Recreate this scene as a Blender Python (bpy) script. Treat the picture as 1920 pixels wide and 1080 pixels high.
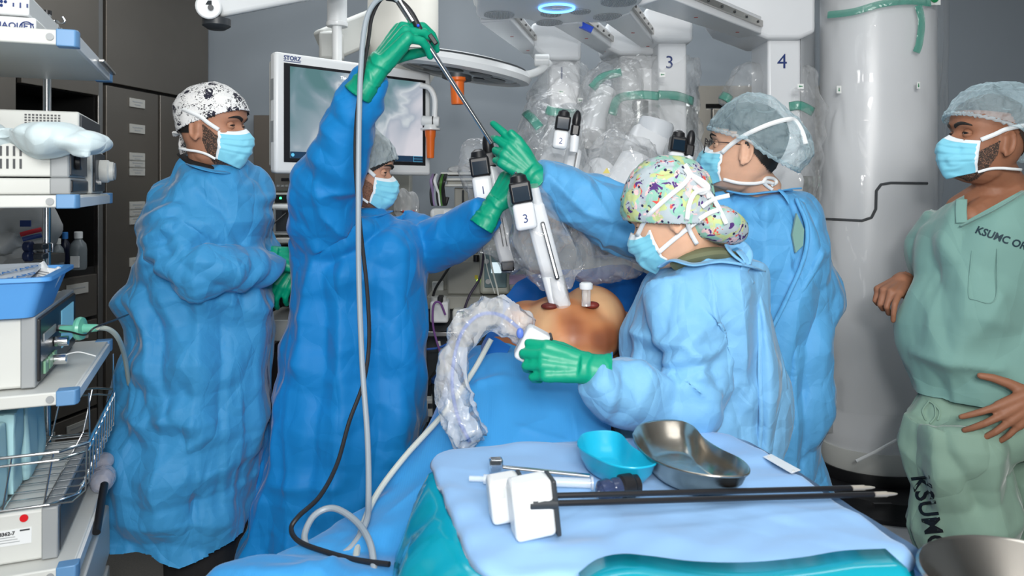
import bpy, math, random
import numpy as np
from mathutils import Vector, Matrix, Euler
from mathutils.bvhtree import BVHTree

random.seed(7)
for _o in list(bpy.data.objects): bpy.data.objects.remove(_o, do_unlink=True)
SC = bpy.context.scene
COL = SC.collection

# ---------------------------------------------------------------- camera
F = 1400.0          # focal length in pixels of the 1920 frame
H = 1.47            # lens height
HY = 353.0          # horizon row
cam = bpy.data.cameras.new('camera'); camo = bpy.data.objects.new('camera', cam); COL.objects.link(camo)
cam.sensor_width = 36.0; cam.lens = 36.0 * F / 1920.0
cam.shift_y = -(540.0 - HY) / 1920.0
cam.clip_start = 0.05
camo.location = (0, 0, H); camo.rotation_euler = (math.pi / 2, 0, 0)
cam.dof.use_dof = True; cam.dof.focus_distance = 2.15; cam.dof.aperture_fstop = 5.0
SC.camera = camo

# ---------------------------------------------------------------- world, exposure
w = bpy.data.worlds.new('world'); SC.world = w; w.use_nodes = True
w.node_tree.nodes['Background'].inputs[0].default_value = (0.75, 0.82, 0.9, 1)
w.node_tree.nodes['Background'].inputs[1].default_value = 0.4
SC.cycles.max_bounces = 6; SC.cycles.diffuse_bounces = 3; SC.cycles.glossy_bounces = 3; SC.cycles.transmission_bounces = 4; SC.cycles.transparent_max_bounces = 10
SC.view_settings.view_transform = 'Standard'; SC.view_settings.look = 'None'
SC.view_settings.gamma = 1; SC.view_settings.use_curve_mapping = False
SC.view_settings.exposure = -0.16

# ---------------------------------------------------------------- lights (ceiling panels, flash above the camera, added low fill)
def area(name, loc, target, sx, sy, power, color=(1, 1, 1)):
    l = bpy.data.lights.new(name, 'AREA'); l.shape = 'RECTANGLE'; l.size = sx; l.size_y = sy
    l.energy = power; l.color = color
    o = bpy.data.objects.new(name, l); COL.objects.link(o); o.location = loc
    o.rotation_euler = (Vector(target) - Vector(loc)).to_track_quat('-Z', 'Y').to_euler()
    return o
area('flash_bounce_light', (0.25, -0.9, 2.3), (0.05, 2.6, 1.0), 1.1, 0.6, 72, (1, 0.985, 0.96))
area('ceiling_light_front', (0.1, 0.9, 2.86), (0.1, 1.3, 0), 1.8, 0.7, 10, (0.95, 0.98, 1))
area('ceiling_light_rear', (0.2, 3.2, 2.86), (0.2, 3.2, 0), 3.4, 0.7, 40, (0.95, 0.98, 1))
area('camera_flash', (0.05, -0.35, 1.72), (0.05, 2.6, 1.8), 0.16, 0.10, 19, (1, 0.99, 0.97))
area('low_fill_light', (-.2, -0.95, 0.95), (0.1, 2.6, 2.0), 1.6, 0.7, 15, (1, 0.99, 0.97))  # added fill, no lamp of the room: brightens the boom underside from below

# ================================================================ helpers
def P(px, py, D):
    """world point seen at column px, row py of the 1920 frame at distance D"""
    return Vector(((px - 960) * D / F, D, H - (py - HY) * D / F))
def M_(px, D): return px * D / F      # length in metres of px pixels at distance D
def R(a): return math.radians(a)

_perm = np.random.RandomState(3).permutation(4096).astype(np.int64)
_vals = np.random.RandomState(5).uniform(-1, 1, 4096)
def _h(i, j, k): return _vals[_perm[(_perm[(_perm[i & 4095] + j) & 4095] + k) & 4095]]
def noise(p):
    p = np.asarray(p, float) + 311.7
    i = np.floor(p).astype(np.int64); f = p - i; u = f * f * f * (f * (f * 6 - 15) + 10)
    x, y, z = i[:, 0], i[:, 1], i[:, 2]; a, b, c = u[:, 0], u[:, 1], u[:, 2]
    l = lambda s, t, w_: s + (t - s) * w_
    return l(l(l(_h(x, y, z), _h(x+1, y, z), a), l(_h(x, y+1, z), _h(x+1, y+1, z), a), b),
             l(l(_h(x, y, z+1), _h(x+1, y, z+1), a), l(_h(x, y+1, z+1), _h(x+1, y+1, z+1), a), b), c)
def worley(p):
    """distances to the nearest and second nearest jittered points"""
    p = np.asarray(p, float) + 211.3; i = np.floor(p).astype(np.int64); f1 = np.full(len(p), 9.); f2 = np.full(len(p), 9.)
    for a in (-1, 0, 1):
        for b in (-1, 0, 1):
            for c in (-1, 0, 1):
                x, y, z = i[:, 0] + a, i[:, 1] + b, i[:, 2] + c
                q = np.stack([x + .5 + .5 * _h(x, y, z), y + .5 + .5 * _h(x + 71, y, z), z + .5 + .5 * _h(x, y + 37, z)], 1)
                d = np.linalg.norm(p - q, axis=1); f2 = np.minimum(f2, np.maximum(f1, d)); f1 = np.minimum(f1, d)
    return f1, f2
def warp(p, amp, fr, seed=0):
    q = p * fr + seed
    return p + amp * np.stack([noise(q), noise(q + 57.3), noise(q + 113.1)], 1)
def ridge(p): return 1 - np.abs(noise(p)) * 2

def smooth01(t): t = np.clip(t, 0, 1); return t * t * (3 - 2 * t)

class MB:
    """collects shapes for ONE mesh"""
    def __init__(s): s.v = []; s.f = []; s.m = []; s.mi = 0
    def add(s, vs, fs):
        n = len(s.v); s.v += [tuple(v) for v in vs]; s.f += [tuple(n + i for i in f) for f in fs]; s.m += [s.mi] * len(fs); return s
    def box(s, c, size, rot=None):
        x, y, z = [a / 2 for a in size]; c = Vector(c)
        vs = [Vector((i * x, j * y, k * z)) for k in (-1, 1) for j in (-1, 1) for i in (-1, 1)]
        if rot is not None: vs = [rot @ v for v in vs]
        return s.add([v + c for v in vs], [(0, 2, 3, 1), (4, 5, 7, 6), (0, 1, 5, 4), (2, 6, 7, 3), (0, 4, 6, 2), (1, 3, 7, 5)])
    def hexa(s, pts):
        """8 corners: bottom 4 (ccw), top 4"""
        return s.add(pts, [(3, 2, 1, 0), (4, 5, 6, 7), (0, 1, 5, 4), (1, 2, 6, 5), (2, 3, 7, 6), (3, 0, 4, 7)])
    def rings(s, rings, closed=False, cap=True):
        n = len(rings[0]); vs = [p for r in rings for p in r]; fs = []
        k = len(rings)
        for i in range(k if closed else k - 1):
            a = i * n; b = ((i + 1) % k) * n
            for j in range(n):
                j2 = (j + 1) % n; fs.append((a + j, a + j2, b + j2, b + j))
        if cap and not closed: fs.append(tuple(range(n))[::-1]); fs.append(tuple((k - 1) * n + j for j in range(n)))
        return s.add(vs, fs)
    def tube(s, pts, r, n=12, cap=True, flat=None, up=None):
        """round tube through pts; r number or list; flat = (width factor, height factor)"""
        pts = [Vector(p) for p in pts]; rs = r if isinstance(r, (list, tuple)) else [r] * len(pts)
        t0 = (pts[1] - pts[0]).normalized()
        a = Vector(up) if up is not None else (Vector((0, 0, 1)) if abs(t0.z) < .9 else Vector((1, 0, 0)))
        u = (a - t0 * a.dot(t0)).normalized(); rg = []
        fx, fy = flat or (1, 1)
        for i, p in enumerate(pts):
            if i == 0: t = t0
            elif i == len(pts) - 1: t = (pts[i] - pts[i-1]).normalized()
            else:
                t = (pts[i+1] - pts[i-1])
                t = t.normalized() if t.length > 1e-9 else t0
            u = (u - t * u.dot(t)); u = u.normalized() if u.length > 1e-6 else Vector((1, 0, 0)); b = t.cross(u)
            rg.append([p + (u * math.cos(q) * fy + b * math.sin(q) * fx) * rs[i] for q in [2 * math.pi * k / n for k in range(n)]])
        return s.rings(rg, cap=cap)
    def cyl(s, a, b, r0, r1=None, n=24): return s.tube([a, b], [r0, r0 if r1 is None else r1], n)
    def capsule(s, a, b, r0, r1=None, n=14):
        a = Vector(a); b = Vector(b); r1 = r0 if r1 is None else r1
        d = (b - a); d = d.normalized() if d.length > 1e-7 else Vector((0, 0, 1))
        pts = []; rs = []
        for k in range(5):
            q = math.pi / 2 * k / 5; pts.append(a - d * r0 * math.cos(q)); rs.append(max(r0 * math.sin(q), r0 * .05))
        pts.append(a); rs.append(r0); pts.append(b); rs.append(r1)
        for k in range(1, 6):
            q = math.pi / 2 * k / 5; pts.append(b + d * r1 * math.sin(q)); rs.append(max(r1 * math.cos(q), r1 * .05))
        return s.tube(pts, rs, n)
    def chain(s, pr, n=14):
        for (a, ra), (b, rb) in zip(pr, pr[1:]): s.capsule(a, b, ra, rb, n)
        return s
    def lathe(s, prof, base=(0, 0, 0), axis=(0, 0, 1), n=32, sx=1, sy=1):
        """prof: list of (radius, height)"""
        ax = Vector(axis).normalized(); q = Vector((0, 0, 1)).rotation_difference(ax); b = Vector(base)
        return s.rings([[b + q @ Vector((r * math.cos(t) * sx, r * math.sin(t) * sy, h)) for t in [2 * math.pi * k / n for k in range(n)]] for r, h in prof], cap=True)
    def ball(s, c, r, rot=None, n=20, k=12):
        c = Vector(c); rx, ry, rz = r if isinstance(r, (tuple, list)) else (r, r, r); rg = []
        for i in range(k + 1):
            q = math.pi * (i + (.02 if i == 0 else -.02 if i == k else 0)) / k
            ring = [Vector((rx * math.sin(q) * math.cos(t), ry * math.sin(q) * math.sin(t), -rz * math.cos(q))) for t in [2 * math.pi * j / n for j in range(n)]]
            rg.append([c + (rot @ v if rot is not None else v) for v in ring])
        return s.rings(rg)
    def prism(s, poly, d):
        """poly: list of 3D points (planar), extruded along vector d"""
        d = Vector(d); a = [Vector(p) for p in poly]; n = len(a)
        return s.add(a + [p + d for p in a], [tuple(range(n))[::-1], tuple(range(n, 2 * n))] + [(i, (i + 1) % n, n + (i + 1) % n, n + i) for i in range(n)])
    def grid(s, fn, nu, nv):
        vs = [fn(i / (nu - 1), j / (nv - 1)) for j in range(nv) for i in range(nu)]
        return s.add(vs, [(j * nu + i, j * nu + i + 1, (j + 1) * nu + i + 1, (j + 1) * nu + i) for j in range(nv - 1) for i in range(nu - 1)])
    def xf(s, m):
        s.v = [tuple(m @ Vector(v)) for v in s.v]; return s
    def join(s, o):
        n = len(s.v); s.v += o.v; s.f += [tuple(n + i for i in f) for f in o.f]; s.m += o.m; return s
    def mesh(s, name='m'):
        me = bpy.data.meshes.new(name); me.from_pydata(s.v, [], s.f); me.update(); return me

def finish(me, mats, smooth=True, angle=35):
    for m in (mats if isinstance(mats, (list, tuple)) else [mats]): me.materials.append(m)
    if smooth:
        me.polygons.foreach_set('use_smooth', [True] * len(me.polygons))
        if angle: me.set_sharp_from_angle(angle=R(angle))
    me.update()

def tag(o, label=None, cat=None, group=None, kind=None):
    if label: o['label'] = label
    if cat: o['category'] = cat
    if group: o['group'] = group
    if kind: o['kind'] = kind
    return o
def link(name, me, parent=None):
    o = bpy.data.objects.new(name, me); COL.objects.link(o)
    if parent is not None:
        o.parent = parent
        if parent.parent is None: o.matrix_parent_inverse = Matrix.Translation(parent.location).inverted()
    return o
def obj(name, mb, mat, parent=None, smooth=True, angle=35, bevel=0, seg=2, solid=0, label=None):
    """links the shapes in mb as ONE object; parts are children of a thing (world coordinates)"""
    me = mb.mesh(name) if isinstance(mb, MB) else mb
    me.name = name
    import bmesh
    b = bmesh.new(); b.from_mesh(me); bmesh.ops.recalc_face_normals(b, faces=b.faces)
    if isinstance(mb, MB) and len(set(mb.m)) > 1:
        for i, f in enumerate(b.faces): f.material_index = mb.m[i]
    b.to_mesh(me); b.free()
    finish(me, mat, smooth, angle)
    o = link(name, me, parent)
    if bevel:
        md = o.modifiers.new('bevel', 'BEVEL'); md.width = bevel; md.segments = seg; md.limit_method = 'ANGLE'; md.angle_limit = R(40)
    if solid:
        md = o.modifiers.new('solid', 'SOLIDIFY'); md.thickness = solid; md.offset = 0
    if label: o['label'] = label
    return o
def thing(name, loc, label, cat, group=None):
    o = bpy.data.objects.new(name, None); COL.objects.link(o); o.location = loc; o.empty_display_size = .05
    return tag(o, label, cat, group)
def single(name, mb, mat, label, cat, group=None, **k):
    return tag(obj(name, mb, mat, **k), label, cat, group)
def copy_tree(o, parent=None):
    c = o.copy(); COL.objects.link(c)
    if parent is not None: c.parent = parent
    for ch in list(o.children): copy_tree(ch, c)
    return c

def fuse(mb, voxel, smooth=2, factor=.5):
    """voxel-unites the shapes of mb into one continuous skin"""
    me = mb.mesh('tmp'); o = bpy.data.objects.new('tmp', me); COL.objects.link(o)
    r = o.modifiers.new('r', 'REMESH'); r.mode = 'VOXEL'; r.voxel_size = voxel
    if smooth:
        s = o.modifiers.new('s', 'SMOOTH'); s.iterations = smooth; s.factor = factor
    dg = bpy.context.evaluated_depsgraph_get(); dg.update()
    out = bpy.data.meshes.new_from_object(o.evaluated_get(dg), depsgraph=dg)
    bpy.data.objects.remove(o, do_unlink=True); bpy.data.meshes.remove(me)
    return out
def cut_planes(me, planes, drop):
    """cuts clean edges along planes (point, normal) and removes the faces whose centre satisfies drop"""
    import bmesh
    b = bmesh.new(); b.from_mesh(me)
    for co, no in planes: bmesh.ops.bisect_plane(b, geom=b.verts[:] + b.edges[:] + b.faces[:], plane_co=co, plane_no=no, dist=1e-5)
    fs = [f for f in b.faces if drop(f.calc_center_median())]
    bmesh.ops.delete(b, geom=fs, context='FACES'); b.to_mesh(me); b.free(); me.update()
def get_co(me):
    a = np.empty(len(me.vertices) * 3); me.vertices.foreach_get('co', a); return a.reshape(-1, 3)
def get_no(me):
    a = np.empty(len(me.vertices) * 3); me.vertices.foreach_get('normal', a); return a.reshape(-1, 3)
def set_co(me, a): me.vertices.foreach_set('co', a.ravel()); me.update()
def keep_verts(me, mask):
    import bmesh
    b = bmesh.new(); b.from_mesh(me); b.verts.ensure_lookup_table()
    bmesh.ops.delete(b, geom=[v for v, k in zip(b.verts, mask) if not k], context='VERTS')
    b.to_mesh(me); b.free(); me.update()

def spline(pts, n=8):
    pts = [Vector(p) for p in pts]; out = []
    q = [pts[0] * 2 - pts[1]] + pts + [pts[-1] * 2 - pts[-2]]
    for i in range(1, len(q) - 2):
        for k in range(n):
            t = k / n; a, b, c, d = q[i-1], q[i], q[i+1], q[i+2]
            out.append(.5 * ((2 * b) + (c - a) * t + (2 * a - 5 * b + 4 * c - d) * t * t + (3 * b - a - 3 * c + d) * t ** 3))
    out.append(pts[-1]); return out
def spl(vals, n=8):
    return [v.x for v in spline([Vector((a, 0, 0)) for a in vals], n)]
def cable(name, pts, r, mat, label, cat='cable', parent=None, n=10, sub=8):
    o = obj(name, MB().tube(spline(pts, sub), r, n), mat, parent)
    if parent is None: tag(o, label, cat)
    return o
def text(name, s, mat, parent, origin, xdir, ydir, size, extrude=.0006, bold=0, align='LEFT', onto=None, gap=.0015, shear=0):
    c = bpy.data.curves.new('t', 'FONT'); c.body = s; c.size = size; c.extrude = extrude; c.offset = bold; c.align_x = align; c.shear = shear
    c.resolution_u = 3
    o = bpy.data.objects.new('t', c); COL.objects.link(o)
    dg = bpy.context.evaluated_depsgraph_get(); dg.update()
    me = bpy.data.meshes.new_from_object(o.evaluated_get(dg)); bpy.data.objects.remove(o, do_unlink=True)
    x = Vector(xdir).normalized(); y = Vector(ydir); y = (y - x * y.dot(x)).normalized(); z = x.cross(y)
    m = Matrix((x, y, z)).transposed().to_4x4(); m.translation = Vector(origin)
    me.transform(m)
    if onto is not None:
        import bmesh
        b = bmesh.new(); b.from_mesh(me)
        bmesh.ops.subdivide_edges(b, edges=[e for e in b.edges if e.calc_length() > .008], cuts=3, use_grid_fill=False)
        b.to_mesh(me); b.free()
        bv = BVHTree.FromPolygons([v.co for v in onto.vertices], [p.vertices for p in onto.polygons])
        for v in me.vertices:
            off = (v.co - Vector(origin)).dot(z)
            dr = (v.co - Vector((0, 0, H))).normalized(); h = bv.ray_cast(Vector((0, 0, H)), dr)
            if h[0] is not None: v.co = h[0] - dr * (gap + off)
    me.materials.clear(); me.name = name
    me.materials.append(mat)
    return link(name, me, parent)

# ================================================================ materials
def mat(name, col, rough=.5, metal=0, spec=.5, bump=None, var=None, sheen=0, emit=None, trans=0, coat=0, sss=0, ior=1.45, aniso=0):
    """bump: list of (kind, scale, strength, distance[, stretch]); var: (scale, amount) colour variation"""
    m = bpy.data.materials.new(name); m.use_nodes = True; nt = m.node_tree; b = nt.nodes['Principled BSDF']
    I = b.inputs; I['Base Color'].default_value = (*col, 1); I['Roughness'].default_value = rough; I['Metallic'].default_value = metal
    I['Specular IOR Level'].default_value = spec; I['IOR'].default_value = ior
    if sheen: I['Sheen Weight'].default_value = sheen; I['Sheen Roughness'].default_value = .4
    if trans: I['Transmission Weight'].default_value = trans
    if coat: I['Coat Weight'].default_value = coat; I['Coat Roughness'].default_value = .08
    if sss: I['Subsurface Weight'].default_value = sss; I['Subsurface Radius'].default_value = (.012, .005, .003); I['Subsurface Scale'].default_value = 1
    if emit: I['Emission Color'].default_value = (*emit[0], 1); I['Emission Strength'].default_value = emit[1]
    tc = nt.nodes.new('ShaderNodeTexCoord')
    last = None
    for bp in (bump or []):
        kind, sc, st, dist = bp[:4]; mp = nt.nodes.new('ShaderNodeMapping'); nt.links.new(tc.outputs['Object'], mp.inputs[0])
        if len(bp) > 4: mp.inputs['Scale'].default_value = bp[4]
        if kind == 'voronoi':
            t = nt.nodes.new('ShaderNodeTexVoronoi'); t.feature = 'SMOOTH_F1'; t.inputs['Scale'].default_value = sc; out = t.outputs['Distance']
        elif kind == 'tri':
            t = nt.nodes.new('ShaderNodeTexWave'); t.wave_profile = 'TRI'; t.inputs['Scale'].default_value = sc
            t.inputs['Distortion'].default_value = 7; t.inputs['Detail'].default_value = 1.5; t.inputs['Detail Scale'].default_value = 1.3
            mp.inputs['Rotation'].default_value = (sc * 1.7, sc * .9, sc * 2.3); out = t.outputs['Fac']
        elif kind == 'crease':
            t = nt.nodes.new('ShaderNodeTexVoronoi'); t.feature = 'DISTANCE_TO_EDGE'; t.inputs['Scale'].default_value = sc; out = t.outputs['Distance']
            nz = nt.nodes.new('ShaderNodeTexNoise'); nz.inputs['Scale'].default_value = sc * .7; nt.links.new(mp.outputs[0], nz.inputs['Vector'])
            sm = nt.nodes.new('ShaderNodeVectorMath'); sm.operation = 'MULTIPLY_ADD'; sm.inputs[1].default_value = (1.1 / sc,) * 3
            nt.links.new(nz.outputs['Color'], sm.inputs[0]); nt.links.new(mp.outputs[0], sm.inputs[2]); src = sm.outputs[0]
        elif kind == 'wave':
            t = nt.nodes.new('ShaderNodeTexWave'); t.inputs['Scale'].default_value = sc; out = t.outputs['Fac']
        else:
            t = nt.nodes.new('ShaderNodeTexNoise'); t.inputs['Scale'].default_value = sc
            if kind == 'ridge': t.noise_type = 'RIDGED_MULTIFRACTAL'; t.inputs['Detail'].default_value = 2
            else: t.inputs['Detail'].default_value = 4
            out = t.outputs['Fac']
            if kind == 'ridge': t.inputs['Distortion'].default_value = .6
        nt.links.new(src if kind == 'crease' else mp.outputs[0], t.inputs['Vector'])
        bn = nt.nodes.new('ShaderNodeBump'); bn.inputs['Strength'].default_value = st; bn.inputs['Distance'].default_value = dist
        nt.links.new(out, bn.inputs['Height'])
        if last: nt.links.new(last.outputs[0], bn.inputs['Normal'])
        last = bn
    if last: nt.links.new(last.outputs[0], I['Normal'])
    if var:
        t = nt.nodes.new('ShaderNodeTexNoise'); t.inputs['Scale'].default_value = var[0]; t.inputs['Detail'].default_value = 5
        nt.links.new(tc.outputs['Object'], t.inputs['Vector'])
        rp = nt.nodes.new('ShaderNodeMapRange'); rp.inputs['From Min'].default_value = .3; rp.inputs['From Max'].default_value = .7
        rp.inputs['To Min'].default_value = 1 - var[1]; rp.inputs['To Max'].default_value = 1 + var[1]
        nt.links.new(t.outputs['Fac'], rp.inputs[0])
        mx = nt.nodes.new('ShaderNodeVectorMath'); mx.operation = 'SCALE'; mx.inputs[0].default_value = col
        nt.links.new(rp.outputs[0], mx.inputs['Scale']); nt.links.new(mx.outputs[0], I['Base Color'])
    return m
def film(name, col=(.93, .95, .96), alpha=.3, rough=.12, bump=((14, .6), (45, .4)), spec=.6, ior=1.3, tri=(), crease=(), edge=.38, refl=.30):
    """thin clear plastic film"""
    m = mat(name, col, rough, spec=spec, bump=[('tri', s, k, .02) for s, k in tri] + [('crease', *q) for q in crease] + [('ridge', s, k, .01) for s, k in bump])
    nt = m.node_tree; b = nt.nodes['Principled BSDF']; o = nt.nodes['Material Output']
    tr = nt.nodes.new('ShaderNodeBsdfTransparent'); gl = nt.nodes.new('ShaderNodeBsdfGlossy'); gl.inputs['Roughness'].default_value = rough
    nt.links.new(b.inputs['Normal'].links[0].from_socket, gl.inputs['Normal'])
    mx = nt.nodes.new('ShaderNodeMixShader'); fc = nt.nodes.new('ShaderNodeLayerWeight'); fc.inputs[0].default_value = .5; pw = nt.nodes.new('ShaderNodeMath'); pw.operation = 'POWER'; pw.inputs[1].default_value = 3.0
    nt.links.new(fc.outputs['Facing'], pw.inputs[0]); ma = nt.nodes.new('ShaderNodeMath'); ma.operation = 'MULTIPLY_ADD'; ma.inputs[1].default_value = edge; ma.inputs[2].default_value = alpha
    nt.links.new(pw.outputs[0], ma.inputs[0]); nt.links.new(ma.outputs[0], mx.inputs[0])
    nt.links.new(tr.outputs[0], mx.inputs[1]); nt.links.new(b.outputs[0], mx.inputs[2])
    lw = nt.nodes.new('ShaderNodeFresnel'); lw.inputs[0].default_value = ior
    nt.links.new(b.inputs['Normal'].links[0].from_socket, lw.inputs['Normal'])
    mx2 = nt.nodes.new('ShaderNodeMixShader'); mn = nt.nodes.new('ShaderNodeMath'); mn.operation = 'MINIMUM'; mn.inputs[1].default_value = refl; nt.links.new(lw.outputs[0], mn.inputs[0]); nt.links.new(mn.outputs[0], mx2.inputs[0])
    nt.links.new(mx.outputs[0], mx2.inputs[1]); nt.links.new(gl.outputs[0], mx2.inputs[2])
    nt.links.new(mx2.outputs[0], o.inputs['Surface'])
    return m
def pattern(name, base, layers, rough=.8):
    """printed cloth: layers of (kind, scale, lo, hi, colour)"""
    m = mat(name, base, rough, bump=[('noise', 60, .15, .002)]); nt = m.node_tree; b = nt.nodes['Principled BSDF']
    tc = [n for n in nt.nodes if n.type == 'TEX_COORD'][0]; cur = None
    for kind, sc, lo, hi, c in layers:
        if kind == 'voronoi':
            t = nt.nodes.new('ShaderNodeTexVoronoi'); out = t.outputs['Distance']
        elif kind == 'ring':
            t = nt.nodes.new('ShaderNodeTexVoronoi'); t.feature = 'DISTANCE_TO_EDGE'; out = t.outputs['Distance']
        else:
            t = nt.nodes.new('ShaderNodeTexNoise'); t.inputs['Detail'].default_value = 3; t.inputs['Distortion'].default_value = 1.2; out = t.outputs['Fac']
        t.inputs['Scale'].default_value = sc
        mp = nt.nodes.new('ShaderNodeMapping'); mp.inputs['Location'].default_value = (sc * .37, lo * 9, hi * 7)
        nt.links.new(tc.outputs['Object'], mp.inputs[0]); nt.links.new(mp.outputs[0], t.inputs['Vector'])
        r = nt.nodes.new('ShaderNodeMapRange'); r.inputs['From Min'].default_value = lo; r.inputs['From Max'].default_value = hi
        nt.links.new(out, r.inputs[0])
        mx = nt.nodes.new('ShaderNodeMix'); mx.data_type = 'RGBA'
        nt.links.new(r.outputs[0], mx.inputs[0])
        if cur is None: mx.inputs[6].default_value = (*base, 1)
        else: nt.links.new(cur, mx.inputs[6])
        mx.inputs[7].default_value = (*c, 1); cur = mx.outputs[2]
    nt.links.new(cur, b.inputs['Base Color'])
    return m
def srgb(r, g, b): return tuple(((c / 255) / 12.92 if c <= 10 else ((c / 255 + .055) / 1.055) ** 2.4) for c in (r, g, b))

CR = [('crease', 4.5, .5, .09, (1, 1, .6)), ('crease', 10, .38, .036, (1, 1, .75)), ('crease', 24, .16, .012), ('noise', 400, .08, .001)]
m_gownA = mat('gown_blue', srgb(56, 138, 190), .6, spec=.3, bump=CR, sheen=.15)
m_gownB = mat('gown_royal_blue', srgb(14, 122, 190), .6, spec=.3, bump=[('crease', 3.2, .5, .09, (1, 1, .6)), ('crease', 9, .30, .036, (1, 1, .7)), ('noise', 400, .08, .001)], sheen=.15)
m_gownC = mat('gown_light_blue', srgb(88, 162, 214), .6, spec=.3, bump=CR, sheen=.15)
m_gownD = mat('gown_pale_blue', srgb(120, 178, 220), .6, spec=.3, bump=CR, sheen=.15)
m_scrub = mat('scrub_green', srgb(118, 156, 148), .75, spec=.25, bump=[('crease', 3.5, .4, .07, (1, 1, .7)), ('tri', 1.2, .25, .02), ('noise', 500, .1, .001)], sheen=.3)
m_scrub2 = mat('scrub_trouser_green', srgb(130, 158, 142), .75, spec=.25, bump=[('crease', 3.5, .5, .07, (1, 1, .6)), ('tri', 1.2, .25, .02), ('noise', 500, .1, .001)], sheen=.3)
m_glove = mat('glove_green', srgb(0, 150, 116), .42, spec=.5, bump=[('ridge', 35, .25, .003)], sss=.05)
m_maskb = mat('mask_blue', srgb(128, 204, 226), .75, bump=[('noise', 300, .15, .001)], sheen=.2)
m_maskw = mat('mask_white', srgb(225, 232, 236), .8, bump=[('noise', 300, .15, .001)])
m_strap = mat('strap_white', srgb(226, 229, 230), .8)
def skin(name, c): return mat(name, srgb(*c), .52, spec=.35, bump=[('noise', 180, .12, .001)], var=(30, .07), sss=.12)
m_skinA = skin('skin_tan', (168, 121, 97)); m_skinB = skin('skin_warm', (188, 141, 117)); m_skinC = skin('skin_light', (210, 166, 140))
m_skinD = skin('skin_fair', (216, 172, 144)); m_skinE = skin('skin_brown', (146, 100, 76)); m_skinP = skin('skin_patient', (165, 105, 70))
m_hair = mat('hair_black', (.012, .010, .009), .6, bump=[('noise', 220, .5, .002, (1, 1, .2))])
m_beard = mat('beard_black', (.04, .026, .02), .8, bump=[('noise', 500, .8, .003)])
m_black = mat('black_plastic', (.012, .012, .014), .35)
m_blackcloth = mat('black_cloth', (.008, .008, .009), .85, bump=[('noise', 30, .3, .01)])
m_white = mat('white_plastic', srgb(226, 229, 230), .3, spec=.5)
m_whiteR = mat('robot_white', srgb(222, 225, 228), .28, spec=.5)
m_greyR = mat('robot_grey', srgb(206, 211, 216), .4)
m_beige = mat('beige_plastic', srgb(205, 207, 203), .45, bump=[('noise', 300, .05, .001)])
m_grey = mat('grey_plastic', srgb(150, 154, 156), .4)
m_dgrey = mat('dark_grey_plastic', srgb(52, 56, 60), .4)
m_chrome = mat('chrome', (.75, .76, .77), .16, 1)
m_steel = mat('brushed_steel', (.52, .5, .47), .3, 1, bump=[('noise', 90, .05, .001, (1, 1, .02))])
m_bluec = mat('corner_blue', srgb(96, 142, 186), .4)
m_orange = mat('orange_plastic', srgb(222, 104, 30), .4)
m_navy = mat('print_navy', srgb(28, 52, 110), .5)
m_ink = mat('print_black', (.01, .012, .016), .5)
m_inkblue = mat('print_blue', srgb(50, 120, 190), .5)
m_rubber = mat('black_rubber', (.015, .015, .017), .45)
m_cgrey = mat('grey_cable', srgb(150, 160, 168), .4)
m_film = film('clear_drape_film', alpha=.12, rough=.06, bump=((9, .3),), tri=((1.2, .9), (4, .4)), crease=((6, .6, .05, (1, 1, .5)), (17, .35, .02)), edge=.30)
m_filmc = film('column_film', alpha=.045, rough=.05, bump=((3, .2),), tri=((1.1, .5),), crease=((4, .6, .06, (1, 1, .22)), (11, .25, .02, (1, 1, .4))), edge=.18, refl=.22)
m_film2 = film('clear_drape_film_dense', alpha=.3, rough=.10, bump=((12, .4),), tri=((3, .7), (8, .5)))
m_gtape = film('green_tape_film', (.04, .42, .30), alpha=.42, rough=.2)

# ================================================================ people: head, hands, clothing
_PZ = [-.122, -.112, -.098, -.07, -.045, -.02, .005, .024, .05, .078, .100, .114, .122]
_PF = [.040, .082, .090, .090, .088, .086, .084, .094, .094, .080, .056, .030, .0]
_PB = [-.000, -.020, -.040, -.062, -.078, -.088, -.095, -.100, -.102, -.090, -.066, -.036, .0]
_PW = [.018, .036, .050, .060, .065, .069, .073, .076, .078, .070, .053, .029, .0]
_PN = [2.0, 2.1, 2.2, 2.3, 2.3, 2.3, 2.3, 2.2, 2.2, 2.1, 2.0, 2.0, 2.0]
def head_xy(th, z, feat=True, off=0.0):
    """surface point of the skull at angle th (0 = left side +x, 90 deg = face +y), height z"""
    f = np.interp(z, _PZ, _PF); b = np.interp(z, _PZ, _PB); w_ = np.interp(z, _PZ, _PW); n = np.interp(z, _PZ, _PN)
    c, s = math.cos(th), math.sin(th)
    x = (w_ + off) * math.copysign(abs(c) ** (2 / n), c)
    y = ((f + off) if s > 0 else -(b - off)) * math.copysign(abs(s) ** (2 / n), s)
    if feat and s > 0:
        ax = abs(x)
        if z < .012:
            t = max(0, min(1, (.010 - z) / .040)); ns = .027 * t if z > -.030 else .027 * max(0, 1 - (-.030 - z) / .016)
            sg = .0085 + .0055 * t
            y += ns * math.exp(-(x / sg) ** 2 / 1.3)
        y -= .016 * math.exp(-((ax - .032) / .014) ** 2) * math.exp(-((z - .002) / .011) ** 2)
        y += .004 * math.exp(-((ax - .030) / .018) ** 2) * math.exp(-((z - .024) / .007) ** 2)
        y += .006 * math.exp(-((ax - .042) / .016) ** 2) * math.exp(-((z + .022) / .018) ** 2)
        y += .006 * math.exp(-(x / .020) ** 2) * (math.exp(-((z + .063) / .005) ** 2) + math.exp(-((z + .076) / .005) ** 2))
        y += .004 * math.exp(-(x / .018) ** 2) * math.exp(-((z + .100) / .012) ** 2)
    return x, y
def hp(deg, z, off=0):
    x, y = head_xy(R(deg), z, False, off); return Vector((x, y, z))
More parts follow.
